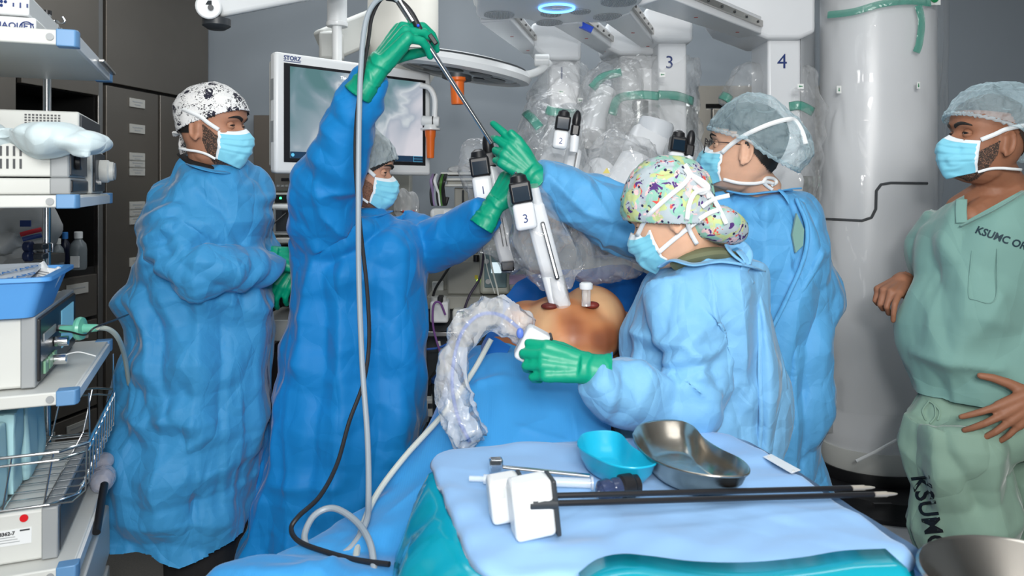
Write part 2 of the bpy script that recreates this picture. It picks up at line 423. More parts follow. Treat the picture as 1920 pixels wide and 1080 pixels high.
def head_mb(m, ear_out=1.0):
    mb = MB(); rg = []
    zs = sorted(set(list(np.linspace(-.1219, .1219, 74)) + [.1205, .1214, -.1212]))
    for z in zs: rg.append([m @ Vector((*head_xy(2 * math.pi * k / 110, z), z)) for k in range(110)])
    mb.rings(rg)
    for s in (-1, 1):       # ears: rim, lobe, inner plate
        base = Vector((s * .0715, -.004, -.009)); q = Matrix.Rotation(s * R(-24), 3, 'Z')
        pts = []
        for k in range(11):
            t = R(-60 + 290 * k / 10); pts.append(base + q @ Vector((s * (.010 + .006 * math.sin(k / 10 * math.pi)) * ear_out, -.016 * math.cos(t - R(90)) * .9 - .004, .030 * math.sin(t - R(90)) * -1.0 + .0)))
        mb2 = MB().tube([base + q @ Vector((s * (.009 + .006 * math.sin(R(a))), -.003 - .0165 * math.sin(R(a)), -.004 - .031 * math.cos(R(a)))) for a in range(-25, 236, 20)], .0042, 8)
        mb2.ball(base + q @ Vector((s * .006, -.004, -.004)), (.0045, .0125, .027), q)
        mb2.ball(base + q @ Vector((s * .009, .000, -.032)), (.0045, .008, .010), q)
        mb2.capsule(base + Vector((0, .004, .012)), base + Vector((0, .002, -.024)), .007, .008)
        mb.join(mb2.xf(m))
    return mb
def head_matrix(pos, yaw, pitch=0, roll=0, scale=1.0):
    """yaw: compass angle in degrees of the face (0 = +X of the scene, 90 = +Y away); pitch down > 0"""
    q = Matrix.Rotation(R(yaw - 90), 4, 'Z') @ Matrix.Rotation(R(-pitch), 4, 'X') @ Matrix.Rotation(R(roll), 4, 'Y')
    return Matrix.Translation(pos) @ q @ Matrix.Scale(scale, 4)

def surf_patch(m, fn_in, off, zr, th=(0, 360), nz=60, nt=140, wr=0, seed=0):
    """shell over the skull where fn_in(x, y, z) is true; off number or function(x, y, z, deg)"""
    vs = []; keep = []; base = []
    for j in range(nz):
        z = zr[0] + (zr[1] - zr[0]) * j / (nz - 1)
        for i in range(nt):
            d = th[0] + (th[1] - th[0]) * i / (nt - 1 if th[1] - th[0] < 359 else nt)
            x, y = head_xy(R(d), z, False); o = off(x, y, z, d) if callable(off) else off
            zz = z / .1225; nv = Vector((x / .075 ** 2 * .006, (y) / .098 ** 2 * .0075, 0))
            x2, y2 = head_xy(R(d), z, False, 0); n = Vector((math.cos(R(d)), math.sin(R(d)), 0)) * math.sqrt(max(0, 1 - max(0, zz) ** 3)) + Vector((0, 0, max(0, zz) ** 2))
            n.normalize(); vs.append(Vector((x2, y2, z)) + n * o); keep.append(fn_in(x, y, z)); base.append((x, y, z))
    if wr:
        a = np.array([tuple(v) for v in vs]); nn = ridge(warp(a, .03, 20, seed) * 22 + seed) + .35 * ridge(a * 60 + seed)
        for k, v in enumerate(vs): vs[k] = v * (1 + wr * (nn[k] - .5))
    fs = []; full = th[1] - th[0] >= 359
    for j in range(nz - 1):
        for i in range(nt if full else nt - 1):
            i2 = (i + 1) % nt; q = (j * nt + i, j * nt + i2, (j + 1) * nt + i2, (j + 1) * nt + i)
            if all(keep[k] for k in q): fs.append(q)
    used = sorted({i for f in fs for i in f}); mp = {u: k for k, u in enumerate(used)}
    return MB().add([m @ vs[u] for u in used], [tuple(mp[i] for i in f) for f in fs])

def add_eyes(root, m, look=0, iris=(.05, .022, .01), open_=1.0, brow=1.0):
    mi = mat('iris', iris, .15, spec=.6); mw = mat('eye_white', (.5, .45, .43), .2, spec=.6)
    for s in (-1, 1):
        c = Vector((s * .0315, .0676, .001)); mb = MB(); r = .0122
        q = Matrix.Rotation(R(look), 3, 'Z'); rg = []; mids = []
        angs = [2, 10, 16, 30, 38, 50, 62, 80, 100]
        for a in angs: rg.append([m @ (c + q @ Vector((r * math.sin(R(a)) * math.cos(t), r * math.cos(R(a)), r * math.sin(R(a)) * math.sin(t)))) for t in [2 * math.pi * k / 20 for k in range(20)]])
        mb.rings(rg, cap=False)
        mb.m = [(2 if k // 20 < 2 else 1 if k // 20 < 4 else 0) for k in range(len(mb.f))]
        mb.f.append(tuple(range(20))); mb.m.append(2)
        e = obj('eye', mb, [mw, mi, m_black], root, angle=0)
        lid = MB()      # lids: two curved shells leaving a slit
        for lo, hi in ((10 * open_, 88), (-88, -8 * open_)):
            def fn(u, v, lo=lo, hi=hi):
                az = R(-100 + 200 * u); el = R(lo + (hi - lo) * v); k = max(0, math.cos(az * 90 / 60)) if abs(az) < R(60) else 0
                edge = lo if abs(lo) < abs(hi) else hi
                el = R((lo + (hi - lo) * v)) if False else R((edge * k ** .7) + ((hi if edge == lo else lo) - edge * k ** .7) * (v if edge == lo else 1 - v))
                rr = .0131
                return m @ (c + Vector((rr * math.sin(az) * math.cos(el), rr * math.cos(az) * math.cos(el), rr * math.sin(el))))
            lid.grid(fn, 34, 10)
        obj('eyelid', lid, root['_skin_mat_'] if False else SKIN[root.name], root, angle=0, solid=.0008)
        lash = MB().tube([m @ (c + Vector((.0137 * math.sin(R(a)), .0137 * math.cos(R(a)), .0137 * math.sin(R(10 * open_ * max(0, math.cos(R(a * 1.5))) ** .7))))) for a in range(-60, 61, 12)], .0009, 6)
        obj('eyelash', lash, m_hair, root, angle=0)
        br = MB(); n = 15
        def bf(u, v):
            x = .010 + .042 * u; z = .0215 + .010 * math.sin(u * 2.6) * (1 - u * .35) - .003 + (v - .5) * (.0078 * brow * (1 - u ** 2 * .75))
            f = np.interp(z, _PZ, _PF); w_ = np.interp(z, _PZ, _PW); nn = 2.2
            y = f * (max(0, 1 - (x / w_) ** nn)) ** (1 / nn) + .0032 + .0015 * math.sin(v * math.pi) - .002 * u
            return m @ Vector((s * x, y, z))
        br.grid(bf, 18, 5)
        obj('eyebrow', br, m_hair, root, angle=0, solid=.001)

def mask_shape(m, w0=.062, seed=0, wrinkle=.0022):
    mb = MB(); nu, nv = 41, 46
    zt = [(-.004), -.030, -.060, -.092, -.122]; yt = [.101, .123, .122, .112, .088]
    yt_s = spl(yt, 12); zt_s = spl(zt, 12)
    a = []
    for j in range(nv):
        v = j / (nv - 1); k = v * (len(yt_s) - 1); i0 = min(int(k), len(yt_s) - 2); fr = k - i0
        y0 = yt_s[i0] * (1 - fr) + yt_s[i0+1] * fr; z0 = zt_s[i0] * (1 - fr) + zt_s[i0+1] * fr
        for i in range(nu):
            u = -1 + 2 * i / (nu - 1); au = abs(u)
            ye = .050 - .006 * v + .004 * math.sin(v * 3); ze = -.016 - .080 * v
            y = y0 + (ye - y0) * au ** 1.9; z = z0 + (ze - z0) * au ** 1.6 + (.010 * (1 - v) * math.sin(au * math.pi) * -.7)
            x = u * (w0 + .004 * math.sin(v * math.pi) - .008 * v ** 3)
            fan = (1 - au ** 3)
            pl = sum(math.exp(-((v - c) / .045) ** 2) - .8 * math.exp(-((v - c - .05) / .03) ** 2) for c in (.24, .42, .6)) * .0036 * (0.35 + .65 * au)
            a.append((x, y + pl * fan ** .3, z))
    a = np.array(a); d = (ridge(warp(a, .02, 22, seed) * 26 + seed) - .5) * wrinkle * 1.5 + noise(a * 60 + seed) * wrinkle * .5
    a[:, 1] += d; a[:, 0] += d * np.sign(a[:, 0]) * .5
    mb.v = [tuple(m @ Vector(p)) for p in a]
    for j in range(nv - 1):
        for i in range(nu - 1):
            mb.f.append((j * nu + i, j * nu + i + 1, (j + 1) * nu + i + 1, (j + 1) * nu + i)); mb.m.append(1 if (j < 5 or i in (0, nu - 2)) else 0)
    return mb
def strap(m, pts, w_=.0056, thick=.0009):
    """flat tape over head points (deg, z, offset) or vectors"""
    q = [(hp(*p) if isinstance(p, tuple) else p) for p in pts]; q = spline(q, 8)
    mb = MB(); rg = []
    for i, p in enumerate(q):
        t = (q[min(i + 1, len(q) - 1)] - q[max(i - 1, 0)]).normalized(); n = Vector((p.x, p.y * .8, 0)).normalized(); n = (n - t * n.dot(t)).normalized(); b = t.cross(n)
        rg.append([m @ (p + b * w_ * a + n * thick * c) for a, c in ((-1, -1), (1, -1), (1, 1), (-1, 1))])
    return mb.rings(rg)

def ribbon_px(name, parent, onto, pts, mt, w_=.0055, gap=.003, D=1.7):
    """tape laid on the surfaces of the meshes onto, through the points seen at the given columns/rows"""
    bvs = [BVHTree.FromPolygons([v.co for v in m.vertices], [p.vertices for p in m.polygons]) for m in onto]; o0 = Vector((0, 0, H)); out = []
    q = spline([Vector((x, y, 0)) for x, y in pts], 6); dist = []
    for p in q:
        d = (P(p.x, p.y, 1) - o0).normalized(); hs = [h[3] for h in (b.ray_cast(o0, d) for b in bvs) if h[0] is not None and h[3] < D + .45]
        dist.append(min(hs) if hs else None)
    known = [i for i, t in enumerate(dist) if t is not None]
    for i, t in enumerate(dist):
        if t is None: dist[i] = dist[min(known, key=lambda k: abs(k - i))] if known else D
    dist = np.convolve(np.pad(dist, 3, mode='edge'), np.ones(7) / 7, mode='valid'); rg = []
    c = [o0 + (P(p.x, p.y, 1) - o0).normalized() * (t - gap - .004) for p, t in zip(q, dist)]
    for i, p in enumerate(c):
        t = (c[min(i + 1, len(c) - 1)] - c[max(i - 1, 0)]).normalized(); n = (p - o0).normalized(); n = (n - t * n.dot(t)).normalized(); b = t.cross(n)
        rg.append([p + b * w_ * a + n * .0009 * k for a, k in ((-1, -1), (1, -1), (1, 1), (-1, 1))])
    return obj(name, MB().rings(rg), mt, parent, angle=0)
# ---- hands
def hand_mb(m, side='R', curls=None, spread=(6, 2, -2, -8), thumb=(35, -20, 15, 20), cuff=.07, sc=1.0, grow=0.0, wrist=.027):
    """local: wrist at origin, fingers +Y, back of hand +Z. side R: thumb on -X.
    thumb: (out from the palm edge, down under the palm, bend 1, bend 2)"""
    s = -1 if side == 'R' else 1
    curls = curls or [(20, 25, 15)] * 4
    mb = MB(); g = grow
    roots = [(.030, .090, .002), (.010, .096, .004), (-.011, .092, .002), (-.030, .082, -.002)]
    lens = [(.042, .026, .021), (.046, .030, .022), (.042, .028, .021), (.034, .021, .019)]
    rad = [(.0096, .0086, .0078, .0068), (.0098, .0088, .008, .007), (.0094, .0084, .0076, .0066), (.0084, .0074, .0068, .006)]
    for k in range(4):      # metacarpals make the palm
        x, y, z = roots[k]
        mb.capsule((s * x * .55, .012, 0), (s * x, y, z - .004), .0155 + g, .0125 + g)
        d = Vector((s * math.sin(R(spread[k])), math.cos(R(spread[k])), 0)); p = Vector((s * x, y, z - .002)); a = 0
        ax = d.cross(Vector((0, 0, 1)))
        for j in range(3):
            a += curls[k][j]; dd = d * math.cos(R(a)) + Vector((0, 0, -1)) * math.sin(R(a)); q = p + dd * lens[k][j]
            mb.capsule(p, q, rad[k][j] + g, rad[k][j+1] + g, 12); p = q
    mb.capsule((s * .012, .03, -.008), (s * .024, .07, -.010), .016 + g, .013 + g)
    mb.capsule((-s * .016, .02, -.008), (-s * .026, .065, -.010), .015 + g, .012 + g)
    out, down, b1, b2 = thumb; p = Vector((s * .018, .016, -.010)); yaw = out; r_ = (.016, .0125, .0105, .0085)
    for j, (L, add) in enumerate(((.044, 0), (.034, b1), (.027, b2))):
        yaw -= add; dd = Vector((s * math.sin(R(yaw)) * math.cos(R(down)), math.cos(R(yaw)) * math.cos(R(down)), math.sin(R(-down)) * -1 if False else -math.sin(R(down))))
        q = p + dd * L; mb.capsule(p, q, r_[j] + g, r_[j+1] + g, 12); p = q
    mb.tube([(0, .016, -.001), (0, 0, 0), (0, -.02, 0), (0, -cuff, 0)], [wrist * .98 + g, wrist + g, wrist * 1.02 + g, wrist * 1.2 + g], 20, flat=(1.05, .82))
    if sc != 1.0: mb.xf(Matrix.Scale(sc, 4))
    return mb.xf(m)
def hand_matrix(wrist, fwd, back):
    f = Vector(fwd).normalized(); z = Vector(back); z = (z - f * z.dot(f)).normalized(); x = f.cross(z)
    m = Matrix((x, f, z)).transposed().to_4x4(); m.translation = Vector(wrist); return m
def glove(root, m, side, name='glove', voxel=.0028, material=None, **k):
    cuff = k.get('cuff', .07)
    me = fuse(hand_mb(m, side, grow=.0022, wrist=.031, **k), voxel, 5, .5)
    a = get_co(me); n = get_no(me); mi = m.inverted(); loc = np.array([tuple(mi @ Vector(p)) for p in a])
    wgt = smooth01((.035 - loc[:, 1]) / .05)          # rings of wrinkles over the wrist
    d = (ridge(warp(loc, .01, 30, 3) * np.array([12, 75, 12])) - .5) * .0022 * wgt + (ridge(loc * 40 + 9) - .5) * .0006
    set_co(me, a + n * d[:, None])
    return obj(name, me, material or m_glove, root, angle=0)

# ---- gowns
def loft_px(secs, n=40, power=2.3, sub=6):
    """secs: (row, left column, right column, distance of the middle, half depth)"""
    s = []
    for y, xl, xr, D, ry in secs:
        a = P(xl, y, D); b = P(xr, y, D); s.append(((a + b) / 2, (b.x - a.x) / 2, ry))
    cs = spline([q[0] for q in s], sub); rx = spl([q[1] for q in s], sub); ry = spl([q[2] for q in s], sub)
    mb = MB(); rg = []
    for c, a, b in zip(cs, rx, ry):
        rg.append([c + Vector((a * math.copysign(abs(math.cos(t)) ** (2 / power), math.cos(t)), b * math.copysign(abs(math.sin(t)) ** (2 / power), math.sin(t)), 0)) for t in [2 * math.pi * k / n for k in range(n)]])
    return mb.rings(rg)
def sleeve_px(pts, n=24, sub=6, flat=None):
    """pts: (column, row, distance, radius in px)"""
    c = spline([P(x, y, D) for x, y, D, r in pts], sub); r = spl([M_(r, D) for x, y, D, r in pts], sub)
    return MB().tube(c, r, n, flat=flat)
def drape_mesh(mb, voxel=.009, sm=3, crumple=.006, folds=.012, fold_z=(1.2, .5), seed=0, arms=(), strokes=(), axis_amp=1.0, facets=.0):
    """fuse + fabric folds. arms: list of centre lines [(Vector)...] ; strokes: (points 3D, amplitude, width)"""
    me = fuse(mb, voxel, sm, .5); a = get_co(me); n = get_no(me)
    d = np.zeros(len(a)); warm = np.zeros(len(a)); ta = np.zeros(len(a)); 
    for pl in arms:
        pl = [np.array(tuple(p)) for p in pl]; best = np.full(len(a), 9.); bt = np.zeros(len(a)); L = 0
        for p, q in zip(pl, pl[1:]):
            v = q - p; l = np.linalg.norm(v); t = np.clip(((a - p) @ v) / (l * l), 0, 1); dist = np.linalg.norm(a - (p + t[:, None] * v), axis=1)
            m = dist < best; best[m] = dist[m]; bt[m] = L + t[m] * l; L += l
        w_ = smooth01((.135 - best) / .05) * smooth01(bt / .08); m = w_ > warm; warm[m] = w_[m]; ta[m] = bt[m]
    # vertical folds of the skirt
    def tri(t): return 4 * np.abs(t - np.floor(t + .5)) - 1
    q = np.stack([a[:, 0] * 11, a[:, 1] * 11, a[:, 2] * 1.1], 1); q = warp(q, .5, .35, seed)
    fv = ridge(q + seed) * .75 + .4 * ridge(q * np.array([2.1, 2.1, 1.3]) + seed + 5)
    amp = folds * smooth01((fold_z[0] - a[:, 2]) / (fold_z[0] - fold_z[1])) + folds * .15
    d += (fv - .4) * amp * .8 * (1 - warm)
    # diagonal creases over sleeves
    aw = warp(a, .05, 5, seed + 3); rs = np.random.RandomState(seed + 1)
    s1 = tri(ta * 8.5 + aw[:, 0] * 5 + aw[:, 2] * 2.5 + noise(a * 3 + seed) * .8); s2 = tri(ta * 12 - aw[:, 2] * 9 + aw[:, 0] * 3 + seed)
    mod = smooth01(noise(a * 5 + seed + 31) * 1.3 + .45); mod2 = smooth01(noise(a * 6 + seed + 77) * 1.3 + .35)
    d += (s1 * .0085 * mod + s2 * .0065 * mod2) * warm * axis_amp
    # crumpled facets: folded triangle waves in random directions, each active in its own patches
    for k in range(7):
        v = rs.normal(size=3); v /= np.linalg.norm(v); fr = rs.uniform(2.5, 9)
        ww = warp(a, .05, 4.5, seed + 13 * k); t = (ww @ v) * fr + rs.uniform(0, 1)
        m = smooth01(noise(a * 3.4 + 19 * k + seed) * 2.2 + .25)
        d += tri(t) * crumple * (5.5 / fr) * 1.45 * m
    f1, f2 = worley(warp(a, .035, 7, seed + 5) * np.array([9, 9, 6.0]) + seed)
    d += (np.minimum(f2 - f1, .6) - .3) * crumple * .8
    c2 = ridge(warp(a, .03, 9, seed + 8) * 15 + seed); d += (c2 - .3) * crumple * .12
    if facets:
        vn = noise(warp(a, .04, 5, seed + 20) * 5 + seed); d += np.abs(vn) * facets
    for pts, A, W in strokes:
        pts = [np.array(tuple(p)) for p in pts]
        best = np.full(len(a), 9.)
        for p, q2 in zip(pts, pts[1:]):
            v = (q2 - p)[[0, 2]]; l = v @ v + 1e-9; t = np.clip(((a[:, [0, 2]] - p[[0, 2]]) @ v) / l, 0, 1)
            dist = np.hypot(*(a[:, [0, 2]] - (p[[0, 2]] + t[:, None] * v)).T); best = np.minimum(best, dist)
        front = smooth01((-n[:, 1] + .15) / .4)
        d += A * np.exp(-(best / W) ** 1.5) * front
    set_co(me, a + n * d[:, None]); return me
def drop_band(px):  return px
SKIN = {}

# ================================================================ the room
m_wall = mat('wall_grey', srgb(128, 136, 143), .5, spec=.3, bump=[('noise', 2, .05, .02)])
m_ceil = mat('ceiling_white', srgb(200, 203, 205), .7)
m_floor = mat('floor_vinyl', srgb(112, 110, 106), .45, bump=[('noise', 200, .05, .001)], var=(160, .16))
m_cab = mat('cabinet_steel', (.22, .20, .175), .42, .8, bump=[('noise', 60, .04, .001, (.03, .03, 1))], var=(1.2, .14))
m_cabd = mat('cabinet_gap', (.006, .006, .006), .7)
m_doorst = mat('door_steel', (.42, .39, .34), .35, 1, bump=[('noise', 60, .04, .001, (1, 1, .03))])
WY = 4.2
m_lab = mat('label_grey', srgb(170, 170, 165), .5)
def struct(name, mb, m): return tag(obj(name, mb, m), kind='structure')
struct('floor', MB().box((.3, 1.6, -.05), (7, 5.6, .1)), m_floor)
struct('ceiling', MB().box((.3, 1.6, 2.95), (7, 5.6, .1)), m_ceil)
struct('wall_back', MB().box((.3, WY + .05, 1.45), (7, .1, 2.9)), m_wall)
struct('wall_right', MB().box((3.05, 1.6, 1.45), (.1, 5.2, 2.9)), m_wall)
struct('wall_left', MB().hexa([(-3.1, -1, 0), (-2.99, -1, 0), (-2.05, WY, 0), (-2.16, WY, 0), (-3.1, -1, 2.9), (-2.99, -1, 2.9), (-2.05, WY, 2.9), (-2.16, WY, 2.9)]), m_wall)
struct('wall_front', MB().box((.3, -1.15, 1.45), (7, .1, 2.9)), m_wall)

# steel door in the back wall, with signal lights in its frame
dx0, dx1, dz = P(1306, 0, WY).x, P(1552, 0, WY).x, P(0, 163, WY).z
mb = MB().box(((dx0 + dx1) / 2, WY - .02, dz - .05), (dx1 - dx0, .05, .10)).box((dx0 + .02, WY - .02, dz / 2 - .05), (.04, .05, dz - .1)).box((dx1 - .05, WY - .02, dz / 2 - .05), (.1, .05, dz - .1))
dr = struct('door_1', mb, m_doorst)
for a, b in ((1315, 1331), (1334, 1425), (1428, 1520)):
    xa, xb = P(a, 0, WY).x, P(b, 0, WY).x
    obj('door_panel', MB().box(((xa + xb) / 2, WY - .012, (dz - .125) / 2), (xb - xa, .03, dz - .125)), m_doorst, dr, bevel=.003)
obj('door_gap', MB().box(((dx0 + dx1) / 2, WY - .006, dz - .110), (dx1 - dx0 - .06, .02, .016)), m_cabd, dr)
lp = obj('signal_panel', MB().box(P(1541, 353, WY - .055), (.045, .02, .20)), m_steel, dr, bevel=.003)
for y, c in ((334, (0.0, 1, .35)), (346, (0, 1, .35)), (374, (1, .16, .04))):
    p = P(1541, y, WY - .07)
    obj('signal_light', MB().cyl(p, p + Vector((0, -.008, 0)), .008), mat('signal_glow', c, .4, emit=(c, 4)), lp)
p = P(1541, 362, WY - .07); obj('signal_light', MB().cyl(p, p + Vector((0, -.008, 0)), .008), m_dgrey, lp)

# steel wall panel behind the left people
sp = thing('steel_wall_panel', (P(548, 0, WY).x, WY - .02, .1), 'brushed steel wall panel with sockets below the tilted monitor', 'wall panel')
obj('panel_plate', MB().box(((P(476, 0, 4.15).x + P(640, 0, 4.15).x) / 2, 4.165, (P(0, 216, 4.15).z) / 2), (M_(164, 4.15), .04, P(0, 216, 4.15).z)), mat('panel_steel', (.30, .27, .24), .36, 1, bump=[('noise', 60, .04, .001, (1, 1, .03))]), sp, bevel=.003)
c = P(538, 341, 4.13)
o = obj('control_plate', MB().box(c, (.13, .02, .10)), m_steel, sp, bevel=.003)
obj('display', MB().box(c + Vector((-.005, -.013, .012)), (.045, .006, .018)), m_black, o)
for k in range(5): obj('button', MB().box(c + Vector((-.045 + k * .024, -.013, -.022)), (.014, .006, .010)), m_grey, o)
c = P(526, 372, 4.13)
o = obj('socket_plate', MB().box(c, (.11, .02, .062)), m_beige, sp, bevel=.003)
obj('socket', MB().box(c + Vector((.006, -.013, -.002)), (.068, .008, .046)), m_black, o, bevel=.002)
obj('indicator_light', MB().ball(c + Vector((.006, -.02, .002)), .006), mat('green_glow', (0, 1, .2), .4, emit=((.05, 1, .25), 5)), o)

# tall steel cabinet wall along the left, face line X = -2.55 + .2 Y
cu = Vector((.2, 1, 0)).normalized(); cn = Vector((1, -.2, 0)).normalized()
def CW(d, z, out=0): return Vector((-2.55 + .2 * d, d, z)) + cn * out       # point on the cabinet face at distance d
cq = Matrix((cu, -cn, Vector((0, 0, 1)))).transposed()
def cdoor(parent, name, d0, d1, z0, z1, m=m_cab, out=.012, t=.024):
    a = CW(d0, z0); b = CW(d1, z1); c = (a + b) / 2 + cn * out
    return obj(name, MB().box(c, ((b - a).xy.length - .006, t, z1 - z0 - .006), cq), m, parent, bevel=.002)
cab = thing('steel_cabinet', CW(3.7, 0), 'tall dark stainless steel cabinet with labelled doors along the left wall', 'cabinet')
a0, a1 = CW(1.9, 0, -.004), CW(WY - .02, 0, -.004)
niche0, niche1, nz0, nz1 = 2.95, 3.36, P(0, 506, 3.2).z, P(0, 160, 3.0).z
def carc(name, d0, d1, z0, z1, m, depth=.42, off=-.004):
    a = CW(d0, 0, off); b = CW(d1, 0, off); k = -cn * depth
    return obj(name, MB().hexa([v + Vector((0, 0, z)) for z in (z0, z1) for v in (a, b, b + k, a + k)]), m, cab)
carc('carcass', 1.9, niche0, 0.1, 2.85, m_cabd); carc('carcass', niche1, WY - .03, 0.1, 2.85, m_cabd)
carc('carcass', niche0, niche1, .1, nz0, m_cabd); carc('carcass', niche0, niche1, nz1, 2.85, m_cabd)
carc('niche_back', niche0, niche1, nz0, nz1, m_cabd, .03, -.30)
carc('shelf_board', niche0, niche1, nz0 - .02, nz0, m_cab, .30, -.006)
zt = P(0, 156, 3.39).z
cdoor(cab, 'door', 3.40, WY - .03, zt + .005, 2.84)
for a, b in ((3.40, 3.755), (3.765, 4.16)):
    dd = cdoor(cab, 'door', a, b, .12, zt - .005)
    for py in ((194, 242, 295, 308, 321, 386, 399, 412, 490) if a < 3.5 else (210, 247, 300, 313, 327, 392)):
        d = (a + b) / 2 + .02; x, y = CW(d, 0).x, d; z = H - (py - HY) * (d) / F
        c = CW(d, z, .028); lf = obj('label_holder', MB().box(c, (.105, .006, .042), cq), m_lab, dd, bevel=.001)
        for r_, wd in ((.006, .07), (-.008, .04)): obj('printed_line', MB().box(c + cn * .0035 + Vector((0, 0, r_)), (wd, .001, .005), cq), m_grey, lf)
for a, b in ((2.62, 2.93),): cdoor(cab, 'door', a, b, .12, 2.84)
cdoor(cab, 'door_jamb', niche1, 3.395, .12, 2.84, m_steel, .006, .02)
for a, b in ((2.0, 2.30), (2.31, 2.61)): cdoor(cab, 'door', a, b, .12, 2.84)
cdoor(cab, 'door', niche0, niche1, nz1, 2.84)
zz = nz0 - .03
for k in range(4):
    h_ = .19; dd = cdoor(cab, 'drawer', niche0 + .01, niche1 - .01, zz - h_, zz, m_cab)
    for q in (.10, .28):
        c = CW(niche0 + q, zz - .055, .028); lf = obj('label_holder', MB().box(c, (.12, .006, .045), cq), m_lab, dd, bevel=.001)
        for r_, wd in ((.004, .08),): obj('printed_line', MB().box(c + cn * .0035 + Vector((0, 0, r_)), (wd, .001, .005), cq), m_grey, lf)
    zz -= h_ + .01

# bottles and a packed bag in the open niche
m_bot = mat('bottle_clear', srgb(150, 160, 165), .2, trans=.5); m_botd = mat('bottle_dark', srgb(20, 24, 44), .2)
def bottle(px, pyt, pyb, D, wpx, m, capm, label, lab=False):
    b = P(px, pyb, D); t = P(px, pyt, D); hh = t.z - b.z; r = M_(wpx / 2, D); b = Vector((b.x, b.y, nz0 + .001)) if False else b
    th = thing('bottle', b, label, 'bottle', 'bottles in the cabinet niche')
    obj('bottle_body', MB().lathe([(r * .9, 0), (r, .01), (r, hh * .55), (r * .9, hh * .68), (r * .45, hh * .8), (r * .4, hh * .84)], b), m, th)
    obj('cap', MB().lathe([(r * .5, hh * .83), (r * .5, hh), (r * .42, hh * 1.01)], b), capm, th)
    if lab: obj('bottle_label', MB().box(b + Vector((r * .1, -r * .95, hh * .22)), (r * 1.1, .004, hh * .3)), m_white, th)
bottle(147, 435, 505, 3.18, 29, m_bot, m_white, 'clear plastic bottle with white cap and label in the niche', True)
bottle(122, 436, 505, 3.24, 20, m_botd, m_inkblue, 'dark bottle with blue cap between two clear bottles')
bottle(108, 448, 505, 3.12, 22, m_bot, m_beige, 'plain clear bottle nearest the trolley pole in the niche')

# ---------------------------------------------------------------- equipment trolley on the left
TU = Vector((.93, .37, 0)).normalized(); TV = Vector((-.37, .93, 0)).normalized(); TO = Vector((-.867, 1.48, 0))
tq = Matrix((TU, TV, Vector((0, 0, 1)))).transposed()
def T(u, v, z): return TO + TU * u + TV * v + Vector((0, 0, z))
def tbox(mb, u0, u1, v0, v1, z0, z1): return mb.box(T((u0 + u1) / 2, (v0 + v1) / 2, (z0 + z1) / 2), (u1 - u0, v1 - v0, z1 - z0), tq)
trol = thing('equipment_trolley', T(-.3, .27, 0), 'white four shelf equipment trolley with blue shelf corners', 'trolley')
for z0, z1 in ((1.752, 1.782), (1.432, 1.456), (1.043, 1.069), (.694, .722)):
    W_ = -.62
    s = obj('shelf', tbox(MB(), W_, -.002, .0, .54, z0, z1), m_beige, trol, bevel=.003)
    obj('side_rail', tbox(MB(), -.004, .004, .04, .50, z0 - .001, z1 - .004), m_white, s, bevel=.001)
    for v0, v1 in ((-.003, .028), (.512, .543)):
        cz = MB().prism([T(-.032, v0, z0 - .002), T(.001, v0, z0 - .002), T(.006, v0 + .008, z0 - .002), T(.006, v1, z0 - .002), T(-.032, v1, z0 - .002)], (0, 0, z1 - z0 + .004))
        obj('corner_bumper', cz, m_bluec, s, bevel=.002)
    c = T(-.042, -.001, (z0 + z1) / 2); obj('screw_cap', MB().cyl(c, c - TV * .003, .007), m_grey, s)
pp = Vector((-1.205, 1.935, 0))
for k in (0, -.5):
    q = pp + TU * k; obj('pole', MB().cyl(q + Vector((0, 0, .08)), q + Vector((0, 0, 1.925)), .0095), m_chrome, trol)
    obj('pole_cap', MB().cyl(q + Vector((0, 0, 1.92)), q + Vector((0, 0, 1.93)), .011), m_black, trol)
obj('base_frame', tbox(MB(), -.62, 0, 0, .54, .06, .12), m_beige, trol, bevel=.01)
for u in (-.05, -.57):
    for v in (.05, .49):
        c = T(u, v, .035); obj('caster', MB().cyl(c - TU * .012, c + TU * .012, .034), m_black, trol)
obj('drawer_unit', tbox(MB(), -.60, -.012, .06, .52, .16, .66), m_white, trol, bevel=.006)
for z in (.2, .36, .52): obj('drawer', tbox(MB(), -.013, .004, .08, .50, z, z + .13), m_beige, trol, bevel=.004)
# side rail handles at the shelf edge
obj('accessory_rail', tbox(MB(), .006, .018, .28, .50, 1.765, 1.772), m_steel, trol, bevel=.002)

# hook clamp on the pole top
hk = thing('hook_clamp', P(80, 45, 1.93), 'small chrome hook clamp on top of the trolley pole', 'hook')
c = P(80, 38, 1.935); obj('clamp', MB().cyl(c - Vector((0, 0, .014)), c + Vector((0, 0, .014)), .016), m_chrome, hk)
for sgn, yy in ((1, 33), (-1, 50)):
    obj('hook', MB().tube(spline([c, P(98, 40, 1.93), P(106, 42 + sgn * -3, 1.92), P(114, 50 - sgn * 8 + 2, 1.92), P(121, 40, 1.92) if sgn > 0 else P(116, 55, 1.92), P(117, 32, 1.92) if sgn > 0 else P(110, 53, 1.92)], 6), .0028, 8), m_chrome, hk)

def box_thing(name, u0, u1, v0, v1, z0, z1, m, label, cat, group=None, bev=.004, part='housing'):
    th = thing(name, T((u0 + u1) / 2, (v0 + v1) / 2, z0), label, cat, group)
    h_ = obj(part, tbox(MB(), u0, u1, v0, v1, z0, z1), m, th, bevel=bev); return th, h_
TZ = Vector((0, 0, 1))
m_logo = m_navy
